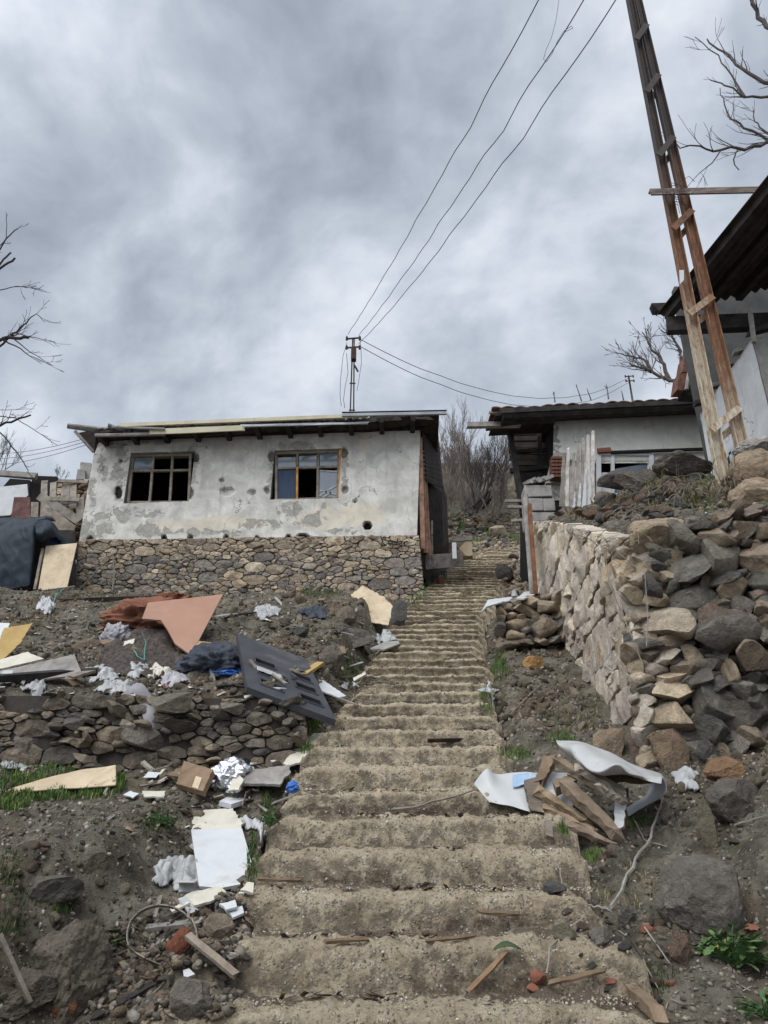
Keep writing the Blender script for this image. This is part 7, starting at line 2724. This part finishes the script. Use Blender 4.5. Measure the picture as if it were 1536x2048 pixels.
def weed(name, u, v, n, size, label, seed, flowers=False):
    rnd = random.Random(seed)
    g = G(u, v)
    s = mpp(g) * size
    root = empty(name, g, label, 'weed')
    m_ = MB()
    st_ = MB()
    for k in range(n):
        az = rnd.uniform(0, 6.28)
        rr = math.sqrt(rnd.random())
        hgt = rnd.random() * (1 - .6 * rr * rr)
        o_ = g + Vector((math.cos(az) * rr * .62 * s, math.sin(az) * rr * .5 * s, hgt * .85 * s))
        az += rnd.gauss(0, .7)
        el = rnd.uniform(-.25, .95)
        L = s * rnd.uniform(.22, .46)
        wd = L * rnd.uniform(.17, .26)
        d_ = Vector((math.cos(az) * math.cos(el), math.sin(az) * math.cos(el), math.sin(el)))
        sd = (Vector((-math.sin(az), math.cos(az), 0)) + Vector((0, 0, rnd.uniform(-.5, .5)))).normalized()
        up = sd.cross(d_)
        sh_ = rnd.uniform(.55, 1.4)
        m_.col = (sh_ * rnd.uniform(.95, 1.25), sh_, sh_ * .95)
        ph = rnd.uniform(0, 6)

        def lf(i, j):
            w_ = wd * (math.sin(min(1, i * 1.05) * 3.0)**.6 * (.45 + .75 * i) if i < .97 else .12) * (1 + .22 * math.sin(i * 21 + ph))
            a = (j - .5) * 2
            return o_ + d_ * L * i + sd * w_ * a - up * (-L * .3 * i * i + wd * .3 * abs(a))
        m_.grid(lf, 9, 5)
        st_.tube([g + Vector((rnd.uniform(-.1, .1) * s, rnd.uniform(-.1, .1) * s, 0)), g.lerp(o_, .6) + Vector((0, 0, .01)), o_ + d_ * L * .4], .0025, 4)
    m_.build('foliage', MAT['green_leaf'], root, angle=80)
    st_.col = (.8, .9, .6)
    st_.build('stem', MAT['green_leaf'], root)
    if flowers:
        f_ = MB()
        for k in range(4):
            c = g + Vector((-.06 + rnd.uniform(-.02, .02), -.05, .07 + rnd.uniform(0, .03)))
            for a in range(4):
                an_ = a * 1.57
                f_.beam(c, c + Vector((math.cos(an_) * .008, 0, math.sin(an_) * .008)), .006, .002)
        f_.build('flower', MAT['yellow_plastic'], root)


weed('leafy_weed', 1468, 1930, 150, 84, 'leafy green weed with tiny yellow flowers in front of the big boulder', 1, True)
weed('leafy_weed', 1530, 2036, 50, 60, 'small leafy green weed in the bottom right corner', 2)
weed('leafy_weed', 318, 1650, 50, 40, 'low green weed on the left mound above the white bag', 3)
weed('leafy_weed', 540, 1650, 40, 30, 'green weed at the left stair edge beside the cream board', 4)
weed('leafy_weed', 232, 1892, 30, 26, 'tiny green weed beside the dark rock outcrop', 5)


def grow(mb, p, d, L, r, lvl, rnd, spread=.55, bend=.25, kids=(2, 4), up=.05, shrink=.68, taper=.55, grav=0.0, minr=.002):
    """recursive bare branch"""
    n = 5
    pts, rad = [p.copy()], [r]
    dd = d.copy()
    ch = []
    for k in range(n):
        dd = (dd + Vector((rnd.gauss(0, 1), rnd.gauss(0, 1), rnd.gauss(0, 1))) * bend * .35 + Vector((0, 0, up - grav * k / n))).normalized()
        pts.append(pts[-1] + dd * L / n)
        rad.append(max(minr, r * (1 - taper * (k + 1) / n)))
        if k >= 1: ch.append((pts[-1].copy(), dd.copy(), rad[-1]))
    mb.tube(pts, rad, 6 if r > .02 else 4)
    if lvl <= 0: return
    for _ in range(rnd.randint(*kids)):
        q_, qd, qr = rnd.choice(ch)
        ax = Vector((rnd.gauss(0, 1), rnd.gauss(0, 1), rnd.gauss(0, 1)))
        nd = (qd + ax.normalized() * spread * rnd.uniform(.7, 1.4)).normalized()
        grow(mb, q_, nd, L * shrink * rnd.uniform(.7, 1.1), max(minr, qr * .7), lvl - 1, rnd, spread, bend, kids, up, shrink, taper, grav, minr)
    grow(mb, pts[-1], dd, L * shrink, max(minr, rad[-1]), lvl - 1, rnd, spread, bend, kids, up, shrink, taper, grav, minr)


def limb(mb, px, d, r0, r1, rnd, twigs=5, tl=.5, lvl=1, minr=.003, spread=.8):
    pts = [P(u, v, d + dd) for (u, v, dd) in px]
    fine = []
    for k in range(len(pts) - 1):
        for f in (0, .34, .67):
            fine.append(pts[k].lerp(pts[k + 1], f) + Vector([rnd.gauss(0, 1) * r0 * .5 for _ in range(3)]))
    fine.append(pts[-1])
    n = len(fine)
    rad = [r0 + (r1 - r0) * k / (n - 1) for k in range(n)]
    mb.tube(fine, rad, 7)
    for _ in range(twigs):
        k = rnd.randint(n // 4, n - 2)
        dd = (fine[k + 1] - fine[k]).normalized()
        nd = (dd + Vector((rnd.gauss(0, 1), rnd.gauss(0, .6), rnd.gauss(.2, 1))) * spread * .6).normalized()
        grow(mb, fine[k], nd, tl * rnd.uniform(.5, 1), max(minr, rad[k] * .45), lvl, rnd, minr=minr, kids=(1, 2))


# tree out of frame at the upper right
rnd = random.Random(3)
DT = 9.0
tr = empty('bare_tree', Vector((8.4, DT, 4.4)), 'bare tree reaching its thick twigs in from the upper right edge', 'tree')
m_ = MB()
m_.tube([Vector((8.4, DT, 4.2)), Vector((8.2, DT, 6.5)), Vector((7.9, DT, 8.5)), P(1700, 330, DT)], [.18, .15, .12, .09], 9, .08)
m_.build('trunk', MAT['bark'], tr)
m_ = MB()
limb(m_, [(1700, 330, 0), (1600, 270, 0), (1536, 285, 0), (1490, 297, -.1), (1440, 302, -.2), (1400, 296, -.2), (1350, 283, -.3)], DT, .045, .008, rnd, 9, .55)
limb(m_, [(1700, 330, 0), (1620, 180, 0), (1530, 165, .1), (1490, 140, .1), (1450, 104, .2), (1414, 78, .2)], DT, .05, .012, rnd, 9, .5)
limb(m_, [(1600, 230, 0), (1536, 197, -.2), (1488, 194, -.2), (1450, 170, -.2), (1420, 160, -.2)], DT, .03, .008, rnd, 6, .4)
limb(m_, [(1490, 194, -.2), (1462, 150, -.2), (1436, 112, -.2), (1390, 74, -.2)], DT, .018, .007, rnd, 4, .3)
limb(m_, [(1600, 290, 0), (1536, 278, .2), (1490, 256, .2), (1462, 236, .2), (1448, 210, .2), (1440, 176, .2)], DT, .028, .007, rnd, 6, .4)
limb(m_, [(1600, 100, 0), (1536, 50, 0), (1512, 20, 0), (1496, -10, 0)], DT, .05, .03, rnd, 6, .4)
limb(m_, [(1476, 300, -.1), (1466, 320, -.1), (1478, 340, -.1)], DT, .014, .008, rnd, 1, .2)
limb(m_, [(1440, 302, -.2), (1424, 326, -.2), (1400, 344, -.2), (1370, 380, -.2)], DT, .012, .003, rnd, 2, .3)
limb(m_, [(1560, 290, 0), (1530, 262, 0), (1508, 240, 0), (1506, 220, 0)], DT, .02, .006, rnd, 4, .3)
m_.build('branches', MAT['bark'], tr)
# tree out of frame at the left
DTL = 10.0
tl_ = empty('bare_tree', Vector((-7.6, DTL, 3.2)), 'bare dark tree reaching twigs in from the left edge', 'tree')
m_ = MB()
m_.tube([Vector((-7.6, DTL, 3.0)), Vector((-7.5, DTL, 6.0)), Vector((-7.3, DTL, 8.5)), Vector((-7.2, DTL, 11))], [.17, .14, .11, .07], 9, .08)
m_.build('trunk', MAT['bark_dark'], tl_)
m_ = MB()
rnd = random.Random(8)
limb(m_, [(-260, 640, 0), (-100, 560, 0), (-20, 518, 0), (6, 488, 0), (28, 462, 0), (44, 450, 0)], DTL, 0.0252, 0.0048, rnd, 4, .22)
limb(m_, [(-100, 600, 0), (-10, 545, 0), (12, 530, 0), (30, 516, 0)], DTL, 0.0216, 0.0176, rnd, 1, .2)
limb(m_, [(-10, 540, 0), (8, 518, 0), (22, 505, 0)], DTL, 0.0158, 0.0144, rnd, 0, .2)
limb(m_, [(-20, 515, 0), (12, 478, 0), (14, 450, 0), (12, 424, 0)], DTL, 0.0086, 0.0040, rnd, 1, .2)
limb(m_, [(-100, 610, 0), (0, 580, 0), (34, 572, 0), (60, 576, 0), (94, 584, 0)], DTL, 0.0101, 0.0032, rnd, 7, .22)
limb(m_, [(-200, 720, 0), (-40, 680, 0), (0, 678, 0), (30, 676, 0), (58, 675, 0)], DTL, 0.0324, 0.0240, rnd, 4, .3)
limb(m_, [(-60, 720, 0), (0, 690, 0), (20, 672, 0), (40, 655, 0), (56, 638, 0), (72, 628, 0), (90, 644, 0)], DTL, 0.0216, 0.0040, rnd, 8, .22)
limb(m_, [(0, 678, 0), (30, 692, 0), (60, 712, 0), (108, 732, 0)], DTL, 0.0144, 0.0032, rnd, 4, .22)
limb(m_, [(30, 680, 0), (60, 704, 0), (104, 730, 0)], DTL, 0.0101, 0.0032, rnd, 1, .3)
limb(m_, [(30, 666, 0), (70, 676, 0), (110, 684, 0)], DTL, 0.0086, 0.0032, rnd, 3, .3)
limb(m_, [(-200, 880, 0), (-40, 856, 0), (0, 850, 0), (30, 842, 0), (62, 830, 0)], DTL, 0.0252, 0.0128, rnd, 4, .22)
limb(m_, [(-100, 830, 0), (0, 832, 0), (30, 836, 0), (70, 860, 0), (114, 890, 0)], DTL, 0.0101, 0.0032, rnd, 4, .3)
limb(m_, [(-60, 840, 0), (0, 862, 0), (24, 892, 0), (48, 924, 0), (58, 945, 0), (72, 966, 0)], DTL, 0.0130, 0.0040, rnd, 3, .3)
limb(m_, [(-60, 818, 0), (10, 820, 0), (70, 818, 0)], DTL, 0.0058, 0.0024, rnd, 2, .2)
m_.build('branches', MAT['bark_dark'], tl_)


def shrub(name, u, v, d, n, L, r, label, seed, lean=Vector((0, 0, 0)), spread=.5, lvl=3, mat='bark', up=.10, bend=.25, cat='shrub', zoff=-.1):
    rnd = random.Random(seed)
    b_ = P(u, v, d) + Vector((0, 0, zoff))
    m_ = MB()
    for k in range(n):
        dd = (Vector((rnd.gauss(0, 1) * spread, rnd.gauss(0, 1) * spread, 1)) + lean).normalized()
        grow(m_, b_ + Vector((rnd.uniform(-.25, .25), rnd.uniform(-.3, .3), 0)), dd, L * rnd.uniform(.6, 1.1), r, lvl, rnd, .45, bend, (2, 3), up, .66, .5, 0, .004)
    return single(m_, name, MAT[mat], label, cat)


MAT['thicket'] = pm('thicket_twig', [(.11, .088, .072), (.21, .17, .145)], 9, .95, 0)
shrub('bare_shrub', 900, 990, 27.0, 12, 1.5, .03, 'tall bare greyish shrub right behind the house roof', 1, spread=.24, lvl=4, up=.08, mat='thicket')
shrub('bare_shrub', 955, 1015, 26.6, 9, 1.5, .05, 'bare shrub with thick dark stems between the two houses', 2, Vector((.45, 0, 0)), .3, 4, 'bark_dark')
shrub('bare_shrub', 990, 975, 27.6, 14, 1.6, .028, 'wispy bare shrub bent to the right beside the tiled roof', 3, Vector((.8, 0, .1)), .22, 4, up=.03, mat='thicket')
shrub('bare_shrub', 885, 1030, 25.6, 16, .85, .022, 'low tangled bare shrub at the back corner of the house', 4, spread=.55, lvl=4, mat='thicket')
shrub('bare_shrub', 935, 1010, 28.0, 16, 1.15, .026, 'dense bare brown shrub in the middle of the gap above the stairs', 5, spread=.5, lvl=4, mat='thicket')
shrub('bare_shrub', 985, 1030, 26.4, 14, .8, .022, 'low dense bare shrub at the right of the gap above the stairs', 6, spread=.6, lvl=4, mat='thicket')
shrub('bare_shrub', 925, 960, 30.5, 14, 1.0, .024, 'brown bare shrub on the crest of the hill above the stairs', 9, spread=.6, lvl=4, mat='thicket')
tb = empty('bare_tree', P(1368, 800, 22), 'gnarled bare tree behind the tiled roof left of the rusty pole', 'tree')
rnd = random.Random(4)
m_ = MB()
m_.tube([P(1372, 860, 22), P(1376, 800, 22), P(1372, 764, 22)], [.13, .11, .09], 8)
m_.build('trunk', MAT['bark'], tb)
m_ = MB()
for (pxs) in ([(1372, 764, 0), (1340, 762, 0), (1304, 744, 0), (1290, 720, 0), (1262, 716, 0), (1236, 706, 0)], [(1372, 764, 0), (1362, 720, .2), (1356, 690, .2), (1340, 668, .2), (1322, 660, .2)],
              [(1340, 762, 0), (1320, 720, 0), (1300, 690, 0), (1284, 664, 0)], [(1372, 764, 0), (1384, 730, 0), (1372, 690, 0), (1366, 664, 0)], [(1304, 744, 0), (1280, 736, 0), (1258, 726, 0)]):
    limb(m_, pxs, 22, .075, .016, rnd, 11, .62, 2, .008, .9)
m_.build('branches', MAT['bark'], tb)
for k, (u, v, h_) in enumerate(((1110, 800, 22), (1163, 798, 36), (1182, 796, 26), (1217, 794, 34), (1247, 796, 20))):
    rnd = random.Random(30 + k)
    m_ = MB()
    b_ = P(u, v + 4, 14.6)
    s_ = mpp(b_)
    grow(m_, b_, Vector((rnd.uniform(-.2, .2), 0, 1)), h_ * s_ * .8, .02, 1, rnd, .5, .1, (1, 2), .1, .4, .4, 0, .008)
    single(m_, 'roof_stalk', MAT['bark'], ['leftmost', 'second', 'middle', 'fourth', 'rightmost'][k] + ' of the five bare stalks above the tiled roof', 'stalk', 'bare stalks above the tiled roof')
shrub('bare_shrub', 0, 935, 26, 6, .8, .02, 'faint bare shrub at the far left edge beyond the outhouse', 7, spread=.5)
shrub('bare_shrub', 115, 962, 30, 6, .35, .014, 'small distant bare bush beyond the rubble wall', 8, spread=.7)
# dry roots and weeds hanging over the wall top
for k, (u, v, d_, n, L, lab) in enumerate(((1466, 962, 6.3, 26, .30, 'clump of pale dry stems hanging beside the tan blocks'), (1330, 985, 7.0, 34, .30, 'tangle of dry weeds on the bank left of the pole'),
                                          (1225, 1090, 6.1, 14, .30, 'dry weed hanging at the corner of the retaining wall'), (1390, 1000, 6.6, 26, .26, 'low dry weeds above the dark rubble wall'),
                                          (1290, 1020, 6.5, 20, .25, 'dry weeds above the tan boulder'))):
    rnd = random.Random(60 + k)
    m_ = MB()
    m_.col = (1.0, .92, .82)
    b_ = P(u, v, d_)
    for _ in range(n):
        a = rnd.uniform(0, 6.28)
        dd = Vector((math.cos(a), -.6 + .3 * math.sin(a), rnd.uniform(.1, .9))).normalized()
        grow(m_, b_ + Vector((rnd.uniform(-.18, .18), rnd.uniform(-.1, .1), 0)), dd, L * rnd.uniform(.5, 1.2), .0045, 1 if rnd.random() < .4 else 0, rnd, .5, .3, (1, 2), -.16, .6, .5, .12, .0018)
    single(m_, 'dry_weed', MAT['twig'], lab, 'dry weed')
for k, (px, lab) in enumerate((([(1212, 1120, 0), (1220, 1170, 0), (1262, 1270, -.3), (1290, 1340, -.4)], 'long pale vine hanging over the corner of the pale wall'),
                               ([(1230, 1100, 0), (1290, 1150, -.2), (1296, 1240, -.3), (1292, 1310, -.3)], 'second pale vine hanging right of the longer one'))):
    m_ = MB()
    pts = []
    for j in range(len(px) - 1):
        for f in (0, .25, .5, .75):
            a_, b_ = px[j], px[j + 1]
            pts.append(P(a_[0] + (b_[0] - a_[0]) * f, a_[1] + (b_[1] - a_[1]) * f, 5.85 + a_[2] * .3))
    m_.tube(pts, .004, 5, .2)
    single(m_, 'hanging_vine', MAT['twig'], lab, 'vine')
for k, (px, d_, lab) in enumerate((([(150, 1190), (196, 1140), (225, 1110), (238, 1106)], 14.5, 'pale dry branch leaning on the stone base of the house'),
                                   ([(226, 1185), (228, 1150), (226, 1112)], 14.5, 'thin upright stake in front of the stone base'),
                                   ([(432, 1180), (434, 1150), (434, 1140)], 14.5, 'short thin stem before the middle of the stone base'),
                                   ([(600, 1176), (598, 1140), (602, 1130)], 14.5, 'dark stem before the right of the stone base'))):
    stick('dry_branch', px, .018, MAT['twig'], lab, 'branch', d=d_)
stick('green_twine', [(104, 1220), (112, 1198), (124, 1186), (140, 1176)], .012, pm('twine', [(.06, .22, .17), (.10, .30, .24)], 8, .8, 0), 'green nylon twine on the bank below the plywood sheet', 'twine', lift=.05)
stick('green_twine', [(268, 1316), (276, 1330), (288, 1336), (292, 1300), (284, 1280)], .007, bpy.data.materials['twine'], 'green nylon twine lying on the fibrous mat', 'twine', lift=.09)
